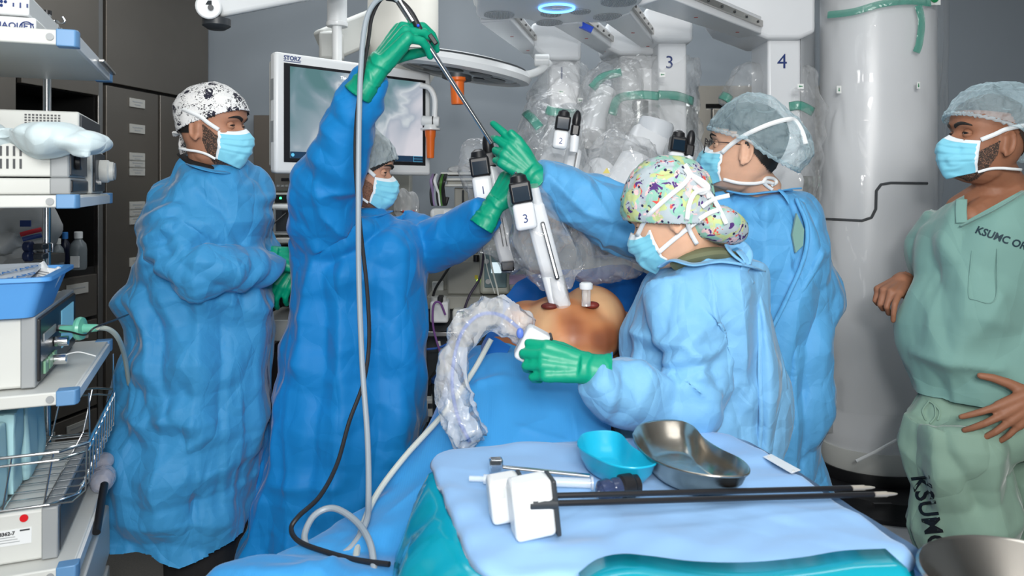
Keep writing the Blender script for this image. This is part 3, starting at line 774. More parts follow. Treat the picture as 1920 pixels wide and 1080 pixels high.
# two cartons on the top shelf (camera side carries print)
th, h_ = box_thing('carton', -.5, -.085, .10, .46, 1.783, 1.822, m_white, 'lower flat white carton on the trolley top shelf', 'box')
text('box_print', 'MAQUET', m_navy, h_, T(-.158, .0985, 1.797), TU, TZ, .017, bold=.0004)
obj('print_ring', MB().tube([T(-.101 + .012 * math.cos(a), .098, 1.80 + .012 * math.sin(a)) for a in [R(k) for k in range(0, 181, 15)]], .0012, 6), m_navy, h_)
th, h_ = box_thing('carton', -.52, -.095, .09, .40, 1.823, 1.868, m_white, 'upper white carton with blue print, stacked on another', 'box')
for q in ((0, 0), (.007, 0), (-.007, 0), (0, .008), (0, -.008)): obj('print_mark', MB().ball(T(-.143 + q[0], .089, 1.848 + q[1]), (.0035, .001, .0035)), m_navy, h_)
for k in range(3): obj('print_mark', MB().box(T(-.122 + k * .012, .0885, 1.843), (.003, .001, .008 + .003 * (k % 2)), tq), m_navy, h_)
text('box_print', 'F', m_navy, h_, T(-.172, .0885, 1.837), TU, TZ, .026, bold=.0006, shear=.3)

# shelf 2: light source stack, rear device, top device
th, h_ = box_thing('light_source_unit', -.5, -.026, .097, .30, 1.494, 1.563, m_beige, 'slotted grey light source unit on the second trolley shelf', 'medical device')
for r_ in range(2):
    for k in range(9): obj('vent_slot', tbox(MB(), -.205 + k * .0115, -.201 + k * .0115, .095, .099, 1.510 + r_ * .026, 1.530 + r_ * .026), m_dgrey, h_)
obj('bezel', tbox(MB(), -.06, -.024, .094, .31, 1.492, 1.565), m_grey, th, bevel=.004)
fp = obj('front_panel', tbox(MB(), -.026, -.02, .10, .30, 1.497, 1.56), m_dgrey, th, bevel=.002)
c = T(-.02, .145, 1.528); obj('knob', MB().cyl(c, c + TU * .012, .019), m_black, fp, bevel=.002)
th, h_ = box_thing('control_unit', -.5, -.024, .097, .30, 1.457, 1.491, m_beige, 'thin grey control unit under the slotted light source', 'medical device')
obj('bezel', tbox(MB(), -.06, -.022, .094, .31, 1.457, 1.492), m_grey, th, bevel=.003)
obj('front_panel', tbox(MB(), -.024, -.018, .10, .30, 1.462, 1.487), m_black, th, bevel=.002)
th, h_ = box_thing('camera_control_unit', -.5, -.012, .315, .50, 1.457, 1.562, m_beige, 'grey unit with a large round knob behind the light source', 'medical device')
obj('front_panel', tbox(MB(), -.012, -.006, .325, .49, 1.462, 1.556), m_dgrey, th, bevel=.002)
c = T(-.006, .40, 1.512); kn = obj('knob', MB().lathe([(.028, 0), (.028, .018), (.024, .022), (.023, .03)], c, TU), m_beige, th); obj('knob_cap', MB().cyl(c + TU * .03, c + TU * .034, .021), m_grey, kn)
c = T(-.006, .345, 1.485); obj('switch', MB().cyl(c, c + TU * .01, .006), m_chrome, th)
th, h_ = box_thing('insufflator_unit', -.5, -.022, .20, .50, 1.57, 1.640, m_beige, 'upper grey unit with perforated vent behind the white pad', 'medical device')
obj('front_panel', tbox(MB(), -.022, -.017, .21, .49, 1.585, 1.634), m_dgrey, th, bevel=.002)
for a in range(10):
    for b in range(4): obj('vent_hole', tbox(MB(), -.125 + a * .007, -.121 + a * .007, .198, .2005, 1.610 + b * .006, 1.6135 + b * .006), m_dgrey, h_)

# white quilted pad lying over the units
mb = MB()
for px, py, D, rx, rz in ((-20, 252, 1.53, 65, 34), (60, 250, 1.53, 60, 33), (110, 258, 1.53, 52, 31), (158, 268, 1.54, 44, 24), (68, 234, 1.55, 34, 18)):
    mb.ball(P(px, py, D), (M_(rx, D), .075, M_(rz, D)))
mb.capsule(P(170, 270, 1.54), P(196, 262, 1.56), .022, .012)
mb.capsule(P(140, 285, 1.50), P(163, 291, 1.50), .010, .006)
me = drape_mesh(mb, .006, 4, .010, .0, seed=3)
m_pad = mat('pad_white', srgb(200, 216, 220), .8, bump=[('wave', 14, .2, .002), ('crease', 12, .5, .03)], sheen=.2)
tag(obj('absorbent_pad', me, m_pad), 'folded white quilted pad draped over the units on second shelf', 'pad')

# shelf 3: bag with stripes behind, insufflator, blue tray with packets
mb = MB().ball(P(15, 440, 2.25), (.135, .12, .085)).ball(P(68, 458, 2.25), (.05, .09, .045)).ball(P(-40, 440, 2.25), (.12, .1, .08))
me = drape_mesh(mb, .008, 3, .014, 0, seed=9)
bg = thing('packed_bag', P(30, 480, 2.3), 'clear bag of folded linen with red and blue stripe behind the pole', 'bag')
bo = obj('bag_body', me, mat('bag_plastic', srgb(168, 170, 170), .35, bump=[('ridge', 20, .4, .006)]), bg)
obj('bag_stand', MB().box(P(0, 488, 2.3), (.28, .2, .03)), m_steel, bg)
for (a, b, wd, mm) in (((38, 440), (78, 430), .008, mat('stripe_red', srgb(180, 30, 45), .5)), ((42, 449), (78, 441), .008, m_navy)):
    p0, p1 = P(*a, 2.118), P(*b, 2.150); obj('stripe', MB().tube([p0, (p0 + p1) / 2 - Vector((0, .006, 0)), p1], wd * .8, 8, flat=(1, .4), up=(0, 1, 0)), mm, bg)
obj('print_mark', MB().box(P(48, 419, 2.13), (.03, .004, .018)), m_navy, bg)

th, h_ = box_thing('insufflator', -.45, -.078, .042, .47, 1.072, 1.212, m_beige, 'large grey insufflator with touch screen under the blue tray', 'medical device', bev=.006)
obj('bezel', tbox(MB(), -.10, -.074, .038, .475, 1.072, 1.214), m_grey, th, bevel=.003)
fp = obj('front_panel', tbox(MB(), -.078, -.068, .055, .46, 1.08, 1.207), m_black, th, bevel=.003)
obj('screen', tbox(MB(), -.068, -.066, .27, .42, 1.105, 1.19), mat('screen_blue', (.12, .3, .42), .15, emit=((.15, .42, .6), .5)), fp)
for k in range(3): obj('key', tbox(MB(), -.068, -.064, .08 + k * .045, .11 + k * .045, 1.09, 1.115), mat('key_green', srgb(120, 165, 135), .4), fp)
obj('label_strip', tbox(MB(), -.068, -.066, .08, .2, 1.155, 1.172), m_grey, fp)
for q, z in ((.19, 1.135), (.17, 1.10)):
    c = T(-.068, q, z); obj('connector', MB().cyl(c, c + TU * .028, .011), m_chrome, fp, bevel=.002)
for v in (.08, .42): c = T(-.10, v, 1.069); obj('foot', MB().cyl(c, c + TZ * .004, .012), m_dgrey, th)
# green filter and hose
fl = thing('breathing_filter', P(140, 618, 1.70), 'green disc filter plugged between insufflator and clear hose', 'filter')
m_fil = mat('filter_green', srgb(110, 190, 165), .3, trans=.15)
ax = Vector((1, .12, .02)).normalized()
obj('filter_disc', MB().lathe([(.008, -.04), (.008, -.008), (.024, -.006), (.026, 0), (.024, .006), (.010, .008), (.008, .035), (.006, .04)], P(150, 616, 1.65), ax), m_fil, fl)
obj('connector', MB().cyl(P(112, 615, 1.68), P(136, 616, 1.66), .0075), m_grey, fl)
cable('gas_hose', [P(183, 614, 1.62), P(205, 618, 1.66), P(222, 635, 1.72), P(234, 670, 1.85), P(242, 720, 2.0)], .0055, mat('hose_clear', srgb(190, 195, 180), .3), 'pale hose curving from the green filter behind the gown', 'hose')
cable('thin_lead', [P(90, 616, 1.66), P(130, 622, 1.62), P(160, 628, 1.6), P(178, 614, 1.6), P(215, 600, 1.7), P(240, 590, 1.95)], .002, m_rubber, 'thin black lead running over the green filter', 'cable')
cable('guide_wire', [P(115, 650, 1.62) + Vector((0, 0, -.02)), P(145, 660, 1.62), P(170, 665, 1.62), P(180, 668, 1.62)], .0012, m_white, 'thin white wire lying on the third shelf', 'wire')

def tray_ring(x0, x1, z, D0, D1, r=.02):
    pts = []
    for cx, cy, a0 in ((x1 - r, D1 - r, 0), (x0 + r, D1 - r, 90), (x0 + r, D0 + r, 180), (x1 - r, D0 + r, 270)):
        for k in range(6): a = R(a0 + 90 * k / 5); pts.append(T(cx + r * math.cos(a), cy + r * math.sin(a), z))
    return pts
ty = thing('supply_tray', T(-.25, .16, 1.215), 'bright blue plastic tray of packets on the insufflator', 'tray')
rg = [tray_ring(-.42, -.075, 1.215, .02, .24), tray_ring(-.45, -.052, 1.285, .0, .26), tray_ring(-.455, -.040, 1.288, -.008, .27), tray_ring(-.455, -.040, 1.296, -.008, .27), tray_ring(-.445, -.056, 1.296, .006, .256), tray_ring(-.415, -.082, 1.222, .03, .23)]
obj('tray_body', MB().rings(rg), mat('tray_blue', srgb(88, 156, 222), .4), ty)
pk = MB().hexa([T(-.44, .03, 1.26), T(-.10, .03, 1.275), T(-.09, .20, 1.30), T(-.44, .20, 1.295), T(-.44, .03, 1.268), T(-.10, .03, 1.283), T(-.09, .20, 1.308), T(-.44, .20, 1.303)])
pkt = thing('packet', T(-.25, .1, 1.26), 'wrap packet with repeated blue lettering in the blue tray', 'packet', None)
o = obj('wrapper', pk, mat('wrapper_white', srgb(214, 222, 230), .4), pkt)
n_ = (T(-.10, .03, 1.283) - T(-.44, .03, 1.268)).normalized()
up_ = (T(-.44, .20, 1.303) - T(-.44, .03, 1.268)).normalized()
for k, (u, v) in enumerate(((-.235, .035), (-.19, .04), (-.15, .038), (-.205, .09), (-.155, .09), (-.25, .11))):
    a = R(35); xd = n_ * math.cos(a) + up_ * math.sin(a); yd = -n_ * math.sin(a) + up_ * math.cos(a)
    z = 1.268 + .015 * (u + .44) / .34 + .035 * (v - .03) / .17 + .0005
    text('packet_print', ['HALYARD', 'O H'][k % 2], m_inkblue, o, T(u, v, z), xd, yd, .019, extrude=.0002, bold=.0003)
pt = thing('packet', T(-.1, .16, 1.28), 'white notched packet standing up at the tray corner', 'packet')
pl = [P(65, 500, 1.62), P(80, 490, 1.62), P(88, 502, 1.62), P(103, 504, 1.62), P(108, 500, 1.62), P(117, 508, 1.62), P(100, 540, 1.60), P(55, 532, 1.60)]
o = obj('card', MB().prism(pl, (0, .006, 0)), m_white, pt)
for k in range(5):
    a = P(72 + k * 1.5 - 3, 509 + k * 5, 1.612); obj('print_line', MB().box(a + Vector((.012, -.001 + k * -.0005, 0)), (.03 - .004 * (k % 3), .001, .0022), Matrix.Rotation(R(12), 3, 'Y')), m_grey, o)
tl = thing('pole_clamp', P(66, 466, 1.93), 'dark blue clamp with knobs gripping the trolley pole', 'clamp')
for y in (462, 480):
    c = P(60, y, 1.90); obj('clamp_knob', MB().cyl(c, c + Vector((-.018, 0, 0)), .014), mat('clamp_navy', srgb(24, 34, 66), .4), tl, bevel=.003)
    obj('clamp_body', MB().box(P(74, y, 1.92), (.035, .03, .015)), m_dgrey, tl, bevel=.003)
obj('ring_bracket', MB().tube([P(88, 456, 1.93), P(99, 457, 1.93), P(99, 472, 1.93), P(88, 472, 1.93)], .002, 8), m_chrome, tl)
# green suction liner end seen above the tray
single('tubing_coil', MB().tube(spline([P(2, 512, 1.75), P(20, 505, 1.8), P(45, 507, 1.8), P(52, 517, 1.78), P(20, 520, 1.75)], 6), .009, 10), m_fil, 'pale green tubing coiled behind the blue tray', 'tube')

# hanging wire basket with folded underpads, below shelf 3
bk = thing('wire_basket', T(-.2, .3, .80), 'chrome wire basket hanging under the third trolley shelf', 'basket')
bz0, bz1 = .835, .945
def brect(z, g=0): return [T(-.5, .02 + g, z), T(-.03 - g, .02 + g, z), T(.015 - g, .06 + g, z), T(.015 - g, .50 - g, z), T(-.03 - g, .53 - g, z), T(-.5, .53 - g, z)]
obj('rim', MB().tube(brect(bz1), .0032, 8), m_chrome, bk); obj('rim', MB().tube(brect(bz1 - .016), .0026, 8), m_chrome, bk)
obj('floor_rim', MB().tube(brect(bz0, .02), .0028, 8), m_chrome, bk)
for k in range(11):
    v = .04 + k * .045; obj('wire', MB().tube([T(-.5, v, bz0), T(-.01, v, bz0), T(.014, v, bz0 + .02), T(.016, v, bz1)], .0019, 6), m_chrome, bk)
for k in range(6):
    u = -.06 - k * .07; obj('wire', MB().tube([T(u + .02, .02, bz1), T(u, .04, bz0), T(u, .52, bz0), T(u + .02, .53, bz1)], .0019, 6), m_chrome, bk)
for v in (.08, .48): obj('hanger', MB().tube([T(.015, v, bz1), T(.012, v + .01, 1.04)], .0022, 6), m_chrome, bk)
m_pad2 = mat('underpad_aqua', srgb(176, 218, 224), .8, bump=[('ridge', 16, .3, .004)])
for k, (u0, u1, v0, v1, zt_) in enumerate(((-.33, -.135, .03, .10, 1.0), (-.34, -.125, .11, .19, 1.005), (-.33, -.12, .20, .30, 1.0), (-.34, -.13, .31, .42, 1.0))):
    mb = tbox(MB(), u0, u1, v0, v1 - .004, bz0 + .004, zt_)
    me = drape_mesh(mb, .006, 1, .0022, .0, (2, 1), seed=k * 5)
    tag(obj('underpad', me, m_pad2), 'folded pale aqua underpads standing in the wire basket, packet %s' % ['nearest the camera', 'second from the front', 'third from the front', 'furthest back'][k], 'underpad', 'folded underpads in the wire basket')
# shelf 4 device
th, h_ = box_thing('recorder_unit', -.45, -.04, .047, .50, .724, .826, m_beige, 'grey unit with asset sticker and red dot on bottom shelf', 'medical device', bev=.006)
obj('bezel', tbox(MB(), -.065, -.036, .043, .505, .724, .828), m_grey, th, bevel=.003)
obj('front_panel', tbox(MB(), -.04, -.034, .06, .49, .73, .82), m_dgrey, th, bevel=.003)
c = T(-.095, .046, .813); obj('red_dot', MB().cyl(c, c - TV * .0015, .0075), mat('dot_red', srgb(205, 10, 25), .4), h_)
st = obj('asset_sticker', tbox(MB(), -.145, -.082, .0455, .047, .762, .793), m_white, h_)
text('sticker_text', '38362-7', m_ink, st, T(-.142, .0450, .783), TU, TZ, .0095, extrude=.0002, bold=.0004)
for k in range(3): obj('print_line', tbox(MB(), -.14, -.11 + .004 * k, .0450, .0456, .778 - k * .005, .7792 - k * .005), m_grey, st)
obj('barcode', tbox(MB(), -.102, -.085, .0450, .0456, .788, .791), m_dgrey, st)
obj('rating_plate', tbox(MB(), -.2, -.168, .0455, .047, .79, .80), m_black, h_)
# things on the bottom shelf edge: bagged mask and black probe
single('bagged_airway', MB().ball(T(.0, .40, .75), (.03, .06, .028), tq).ball(T(-.01, .47, .77), (.028, .03, .022), tq), film('bag_film', (.75, .72, .8), .35, .12), 'crumpled clear bag with lilac mask on the bottom shelf edge', 'bag')
single('probe', MB().tube([T(.012, .20, .70), T(.012, .33, .76)], [.009, .009], 12), m_black, 'black probe leaning against the bottom trolley shelf', 'probe')

# ================================================================ the staff
def torso_mb(hips, chest, neck, hm, r=(.15, .15, .056), legs=None):
    mb = MB()
    nt = hm @ Vector((0, -.014, -.055)); nm = (nt * .45 + neck * .55)
    mb.tube(spline([hm @ Vector((0, -.012, -.02)), nt, nm, neck], 5), spl([.052, .0545, .057, .068], 5), 28)
    mb.capsule(neck + (chest - neck) * .25, chest, .075, r[1] * .8)
    mb.capsule(chest, hips, r[1] * .8, r[0] * .8)
    for l in (legs or []): mb.chain(l)
    return mb
def person(label, floor, hm, skinm, body, voxel=.004, cat='person'):
    th = thing('person', floor, label, cat); SKIN[th.name] = skinm
    me = fuse(head_mb(hm).join(body), voxel, 2, .4)
    obj('body', me, skinm, th, angle=0); return th
def brimz(zf, y):
    return zf + (y - .095) * .24 if y > -.012 else zf - .0257 + (y + .012) * 1.0
def cap_in2(zf): return lambda x, y, z: z > max(brimz(zf, y), -.085)
def cap_in(zf, k): return lambda x, y, z: z > zf + (y - .095) * k
def m_beardmix(c): return pattern('beard_' + str(c[0]), (.035, .024, .018), [('noise', 330, .52, .60, srgb(*c)), ('noise', 520, .50, .56, (.03, .02, .016))], .75)
def beard_patch(th, hm, hi=.0, k=.5, y0=.004, c=(150, 108, 86)):
    o = obj('beard', surf_patch(hm, lambda x, y, z: y > y0 + max(0, -z - .045) * .35 and z < hi - .004 - .85 * max(0, y - .012), .0022, (-.121, .0), (-10, 190), 70, 160, wr=.012, seed=4), m_beardmix(c), th, angle=0)
def std_mask(th, hm, seed=0, straps=True, top=None, bot=None, **k):
    o = obj('mask', mask_shape(hm, seed=seed, **k), [m_maskb, m_maskw], th, angle=0, solid=.0012)
    for s in ((-1, 1) if straps else ()):
        t = top(s) if top else [Vector((s * .0635, .052, -.014)), Vector((s * .078, .028, .003)), Vector((s * .084, .004, .020)), Vector((s * .083, -.04, .036)), Vector((s * .05, -.095, .048)), Vector((0, -.115, .05))]
        b = bot(s) if bot else [Vector((s * .057, .043, -.097)), Vector((s * .062, .016, -.084)), Vector((s * .0635, -.012, -.078)), Vector((s * .0635, -.036, -.076)), Vector((s * .046, -.074, -.072)), Vector((0, -.092, -.070))]
        obj('strap', strap(hm, t), m_strap, o, angle=0); obj('strap', strap(hm, b, .0035), m_strap, o, angle=0)
    return o
def collar(parent, pts, mtl, r=.009, flat=(1.6, .35), name='collar'):
    return obj(name, MB().tube(spline(pts, 8), r, 12, flat=flat), mtl, parent, angle=0)
def open_bottom(me, zmin):
    a = get_co(me); keep_verts(me, a[:, 2] > zmin(a) if callable(zmin) else a[:, 2] > zmin)

# ---------------- person A: left, printed cap, arms folded
hmA = head_matrix(P(399, 236, 2.08), -6, 3, 0, .95)
nk = P(398, 318, 2.13); legsA = [[(P(370, 700, 2.1), .09), (P(375, 1000, 2.1), .075), (Vector((-.88, 2.1, .1)), .06)], [(P(400, 700, 2.25), .09), (P(425, 1000, 2.2), .075), (Vector((-.80, 2.2, .1)), .06)]]
tA = person('person in blue gown and black and white printed cap, arms folded', (-.85, 2.15, 0), hmA, m_skinA, torso_mb(P(380, 700, 2.15), P(390, 420, 2.15), nk, hmA, legs=legsA))
add_eyes(tA, hmA, look=-36, brow=1.25, open_=1.35)
m_capA = pattern('cap_print_black_white', (.78, .78, .77), [('noise', 150, .555, .57, (.03, .03, .04)), ('noise', 75, .62, .64, (.02, .02, .03)), ('voronoi', 24, .37, .35, (.78, .78, .77)), ('voronoi', 24, .31, .29, (.015, .015, .03)), ('noise', 110, .55, .57, (.72, .72, .72))])
beard_patch(tA, hmA, .004, .55)
obj('hair', surf_patch(hmA, lambda x, y, z: z > -.03 and (y < -.03 or (z > .004 + y * .4 and y < .045)), .0025, (-.06, .122), (0, 360), 50, 130, wr=.01), m_hair, tA, angle=0)
cp = obj('cap', surf_patch(hmA, cap_in(.047, .42), lambda x, y, z, d: .0075 + .004 * max(0, -y / .1), (-.05, .122), (0, 360), 70, 180, wr=.012, seed=2), m_capA, tA, angle=0, solid=.0015)
obj('cap_tail', MB().tube([hmA @ Vector(v) for v in ((-.02, -.105, -.028), (-.028, -.112, -.055), (-.03, -.106, -.078), (-.034, -.11, -.10))], [.008, .010, .012, .004], 8, flat=(1.6, .5)), m_capA, cp)
obj('cap_tail', MB().tube([hmA @ Vector(v) for v in ((-.02, -.105, -.028), (-.03, -.128, -.024), (-.034, -.136, -.034))], [.006, .010, .004], 8, flat=(1.6, .5)), m_capA, cp)
std_mask(tA, hmA, 1)
g = loft_px([(308, 366, 446, 2.14, .07), (324, 332, 468, 2.15, .12), (352, 306, 486, 2.16, .17), (400, 284, 496, 2.16, .20), (450, 268, 500, 2.16, .19), (510, 248, 503, 2.16, .18), (560, 230, 500, 2.16, .18), (600, 238, 500, 2.16, .18), (640, 240, 503, 2.16, .19), (700, 232, 502, 2.15, .20), (800, 212, 500, 2.15, .22), (900, 205, 487, 2.15, .23), (1040, 215, 448, 2.15, .22)])
armA = [(348, 380, 2.08, 52), (338, 440, 2.02, 54), (355, 498, 1.98, 50), (400, 510, 1.97, 42), (455, 504, 2.05, 39), (502, 498, 2.17, 33)]
armA2 = [(455, 425, 2.28, 38), (488, 475, 2.26, 34), (494, 492, 2.2, 30)]
g.join(sleeve_px(armA)).join(sleeve_px(armA2[:3]))
st = [([P(270, 540, 2), P(300, 600, 2), P(330, 760, 2)], -.018, .02), ([P(225, 560, 2), P(262, 580, 2), P(285, 640, 2)], .02, .03), ([P(340, 560, 1.9), P(350, 700, 1.9), P(340, 900, 1.9)], .014, .02),
      ([P(430, 560, 1.9), P(440, 760, 1.9)], .012, .025), ([P(385, 600, 1.9), P(395, 980, 1.9)], -.014, .02), ([P(300, 430, 1.9), P(345, 480, 1.9), P(420, 470, 1.9)], .012, .018), ([P(330, 340, 1.9), P(390, 400, 1.9), P(420, 480, 1.9)], -.010, .015),
      ([P(410, 350, 1.9), P(440, 440, 1.9), P(455, 460, 1.9)], .010, .018), ([P(225, 770, 2), P(300, 790, 2), P(340, 760, 2)], .010, .018)]
me = drape_mesh(g, .0062, 3, .008, .010, (1.25, .8), seed=11, arms=[[P(*q[:3]) for q in armA]], strokes=st, facets=.012)
hemA = lambda c: P(0, 1000, 2.05).z - .03 * math.cos((c.x + .85) * 9) + .01 * math.sin(c.x * 31)
cut_planes(me, [(Vector((x, 0, hemA(Vector((x, 0, 0))))), Vector((-(hemA(Vector((x + .03, 0, 0))) - hemA(Vector((x - .03, 0, 0)))) / .06, 0, 1)).normalized()) for x in np.arange(-1.2, -.6, .06)], lambda c: c.z < hemA(c) - .001)
gA = obj('gown', me, m_gownA, tA, angle=0)
collar(gA, [P(345, 300, 2.10), P(372, 313, 2.03), P(410, 322, 2.03), P(445, 320, 2.10), P(462, 312, 2.18)], m_gownA)
obj('shirt_collar', MB().tube(spline([P(348, 290, 2.14), P(362, 302, 2.07), P(395, 316, 2.045), P(430, 321, 2.07)], 6), .016, 12, flat=(1.5, .5)), m_blackcloth, tA)
obj('trousers', fuse(MB().chain(legsA[0]).chain(legsA[1]).capsule(P(385, 760, 2.15), P(385, 700, 2.15), .13).xf(Matrix.Identity(4)), .01, 2), m_blackcloth, tA) if False else None
mb = MB()
for l in legsA: mb.chain([(p, r + .022) for p, r in l])
obj('trousers', fuse(mb, .01, 2), m_blackcloth, tA, angle=0)
for k in (0, 1): obj('shoe', MB().ball((-.84 + .07 * k, 2.08 + .12 * k, .045), (.13, .05, .045)), m_black, tA)
glove(tA, hand_matrix(P(508, 482, 2.22), (.90, .25, -.10), (-.05, -.75, .66)), 'R', curls=[(45, 50, 35)] * 4, thumb=(30, 30, 20, 20), cuff=.03, sc=1.08)
glove(tA, hand_matrix(P(560, 486, 2.30), (-.52, -.35, -.78), (-.1, -1, .3)), 'L', curls=[(25, 30, 20), (25, 35, 20), (25, 35, 20), (28, 35, 20)], spread=(3, 1, -1, -3), thumb=(15, 20, 20, 20), cuff=.02, sc=1.02)

# ---------------- person B: middle, right arm raised
hmB = head_matrix(P(678, 318, 2.22), 4, 9, 0, .95)
nk = P(668, 392, 2.25)
tB = person('person in royal blue gown raising a green gloved hand', (-.46, 2.2, 0), hmB, m_skinB, torso_mb(P(660, 760, 2.25), P(665, 480, 2.25), nk, hmB, legs=[[(P(620, 760, 2.2), .09), (Vector((-.5, 2.2, .1)), .06)], [(P(690, 760, 2.3), .09), (Vector((-.42, 2.32, .1)), .06)]]))
add_eyes(tB, hmB, look=-34, open_=1.3, brow=1.15)
obj('beard', surf_patch(hmB, lambda x, y, z: y > .0 and z < -.02 - .5 * max(0, y - .012), .0012, (-.121, -.02), (-10, 190), 40, 100), mat('stubble', srgb(120, 84, 66), .7, bump=[('noise', 500, .6, .002)], var=(260, .45)), tB, angle=0)
obj('hair', surf_patch(hmB, lambda x, y, z: z > .030 + (y - .08) * .9, .004, (-.07, .122), (0, 360), 50, 120, wr=.01), m_hair, tB, angle=0)
m_bouf_w = film('bouffant_white', srgb(200, 214, 218), .42, .7, ((40, .5), (100, .3)), .3, crease=((18, .6, .02),), edge=.5, refl=.08)
obj('cap', surf_patch(hmB, cap_in(.047, .65), lambda x, y, z, d: .010 + .014 * smooth01((.09 - y) / .12), (-.05, .122), (0, 360), 60, 160, wr=.05, seed=6), m_bouf_w, tB, angle=0)
std_mask(tB, hmB, 5)
g = loft_px([(392, 640, 705, 2.26, .07), (400, 615, 735, 2.27, .12), (420, 575, 780, 2.27, .17), (450, 545, 796, 2.26, .18), (500, 552, 797, 2.25, .17), (560, 552, 797, 2.25, .17), (620, 540, 797, 2.25, .18), (700, 522, 797, 2.25, .19), (800, 505, 792, 2.25, .21), (900, 482, 770, 2.25, .22), (1000, 465, 740, 2.25, .23), (1080, 455, 730, 2.25, .23)])
armB = [(612, 470, 2.20, 55), (606, 410, 2.14, 62), (620, 345, 2.08, 64), (640, 285, 2.03, 58), (660, 230, 1.99, 50), (680, 180, 1.96, 42), (700, 140, 1.94, 27)]
armB2 = [(745, 440, 2.32, 48), (800, 455, 2.30, 50), (850, 440, 2.25, 46), (890, 418, 2.2, 40), (915, 400, 2.15, 33)]
g.join(sleeve_px(armB)).join(sleeve_px(armB2))
st = [([P(600, 365, 1.95), P(700, 360, 1.95)], .008, .012), ([P(720, 410, 2), P(660, 470, 2), P(610, 500, 2)], -.022, .022), ([P(575, 345, 1.9), P(585, 400, 1.9), P(625, 470, 1.9)], .012, .016), ([P(580, 470, 2), P(560, 560, 2), P(540, 700, 2)], .020, .03),
      ([P(630, 480, 2), P(625, 600, 2), P(640, 900, 2)], .016, .03), ([P(590, 500, 2), P(598, 700, 2), P(560, 1000, 2)], -.018, .03), ([P(740, 480, 2), P(745, 980, 2)], .018, .035), ([P(700, 520, 2), P(705, 900, 2)], -.014, .03), ([P(500, 930, 2), P(620, 925, 2)], .012, .02), ([P(545, 330, 2), P(548, 430, 2)], .01, .03)]
me = drape_mesh(g, .0062, 3, .0042, .013, (1.25, .8), seed=23, arms=[[P(*q[:3]) for q in armB], [P(*q[:3]) for q in armB2]], strokes=st, facets=.006, axis_amp=.75)
open_bottom(me, P(0, 1050, 2.25).z + 0)
gB = obj('gown', me, m_gownB, tB, angle=0)
collar(gB, [P(640, 398, 2.2), P(668, 408, 2.14), P(705, 405, 2.16), P(730, 396, 2.24)], m_gownB)
for k in (0, 1): obj('shoe', MB().ball((-.47 + .08 * k, 2.19 + .12 * k, .045), (.13, .05, .045)), m_black, tB)
mb = MB()
for a, b in ((P(620, 760, 2.2), Vector((-.5, 2.2, .1))), (P(690, 760, 2.3), Vector((-.42, 2.32, .1)))): mb.capsule(a, b, .11, .085)
obj('trousers', fuse(mb, .01, 2), m_scrub2, tB, angle=0)
glove(tB, hand_matrix(P(710, 122, 1.93), (.58, -.03, .80), (-.62, -.55, .5)), 'R', curls=[(50, 50, 25), (52, 42, 25), (58, 38, 22), (66, 36, 20)], spread=(4, 0, -5, -10), thumb=(25, 45, 15, 20), cuff=.08, sc=1.2)
glove(tB, hand_matrix(P(928, 383, 2.12), (.50, -.02, .80), (-.5, -.8, .3)), 'L', curls=[(30, 55, 35)] * 4, thumb=(25, 40, 15, 20), cuff=.075, sc=1.0)

# ---------------- person C: glasses and blue bouffant, seen from behind
hmC = head_matrix(P(1398, 277, 2.13), 156, -7, 0, 1.05)
nk = P(1422, 360, 2.17)
legsC = [[(P(1440, 700, 2.15), .09), (Vector((.74, 2.15, .1)), .06)], [(P(1450, 700, 2.35), .09), (Vector((.78, 2.35, .1)), .06)]]
tC = person('person with glasses and pale blue bouffant cap, reaching with left arm', (.74, 2.25, 0), hmC, m_skinC, torso_mb(P(1440, 700, 2.25), P(1440, 460, 2.22), nk, hmC, legs=legsC))
add_eyes(tC, hmC, look=36, open_=1.3)
obj('hair', surf_patch(hmC, lambda x, y, z: z > (.035 if y > .02 else .035 + (y - .02) * 1.1) + max(0, y - .02) * .15, .006, (-.085, .122), (0, 360), 60, 140, wr=.02), m_hair, tC, angle=0)
m_bouf = film('bouffant_blue', srgb(196, 226, 236), .26, .6, ((20, .7), (60, .4)), .3, crease=((14, .6, .02),), edge=.55, refl=.08)
def offC(x, y, z, d):
    b = max(0, -y) / .1; return .010 + .020 * smooth01((.08 - y) / .10) + .050 * smooth01((b - .25) / .7) * smooth01((.10 - z) / .12)
cp = obj('cap', surf_patch(hmC, cap_in2(.044), offC, (-.075, .122), (0, 360), 80, 200, wr=.045, seed=3), m_bouf, tC, angle=0)
# gathered elastic edge
def brim(hm, zf, k, off, r, mt, par, n=120, amp=.002):
    pts = []
    for i in range(n + 1):
        d = 360 * i / n; z = 0
        for _ in range(12):
            x, y = head_xy(R(d), z, False); z = z * .4 + .6 * brimz(zf, y)
        z = max(z, -.085); p = hp(d, z, 0); nn = Vector((p.x, p.y, 0)).normalized()
        pts.append(hm @ (p + nn * (off(x, y, z, d) if callable(off) else off) + Vector((0, 0, amp * math.sin(i * 2.3)))))
    return obj('cap_edge', MB().tube(pts, [r * (1 + .3 * math.sin(i * 2.9)) for i in range(n + 1)], 8), mt, par, angle=0)
brim(hmC, .044, .60, lambda *a: offC(*a) * .92, .005, m_bouf, cp)
mC = std_mask(tC, hmC, 9, straps=False)
for pts in ([(1353, 287), (1372, 270), (1400, 252), (1440, 234), (1475, 224), (1490, 226), (1503, 245), (1511, 270)], [(1356, 336), (1385, 343), (1415, 344), (1436, 341), (1452, 345)], [(1430, 343), (1437, 334), (1450, 335), (1456, 342), (1446, 348)], [(1432, 343), (1440, 350), (1449, 356)]):
    ribbon_px('strap', mC, [cp.data, tC.children[0].data], pts, m_strap, w_=.0062 if len(pts) == 8 else .0045, D=2.1)
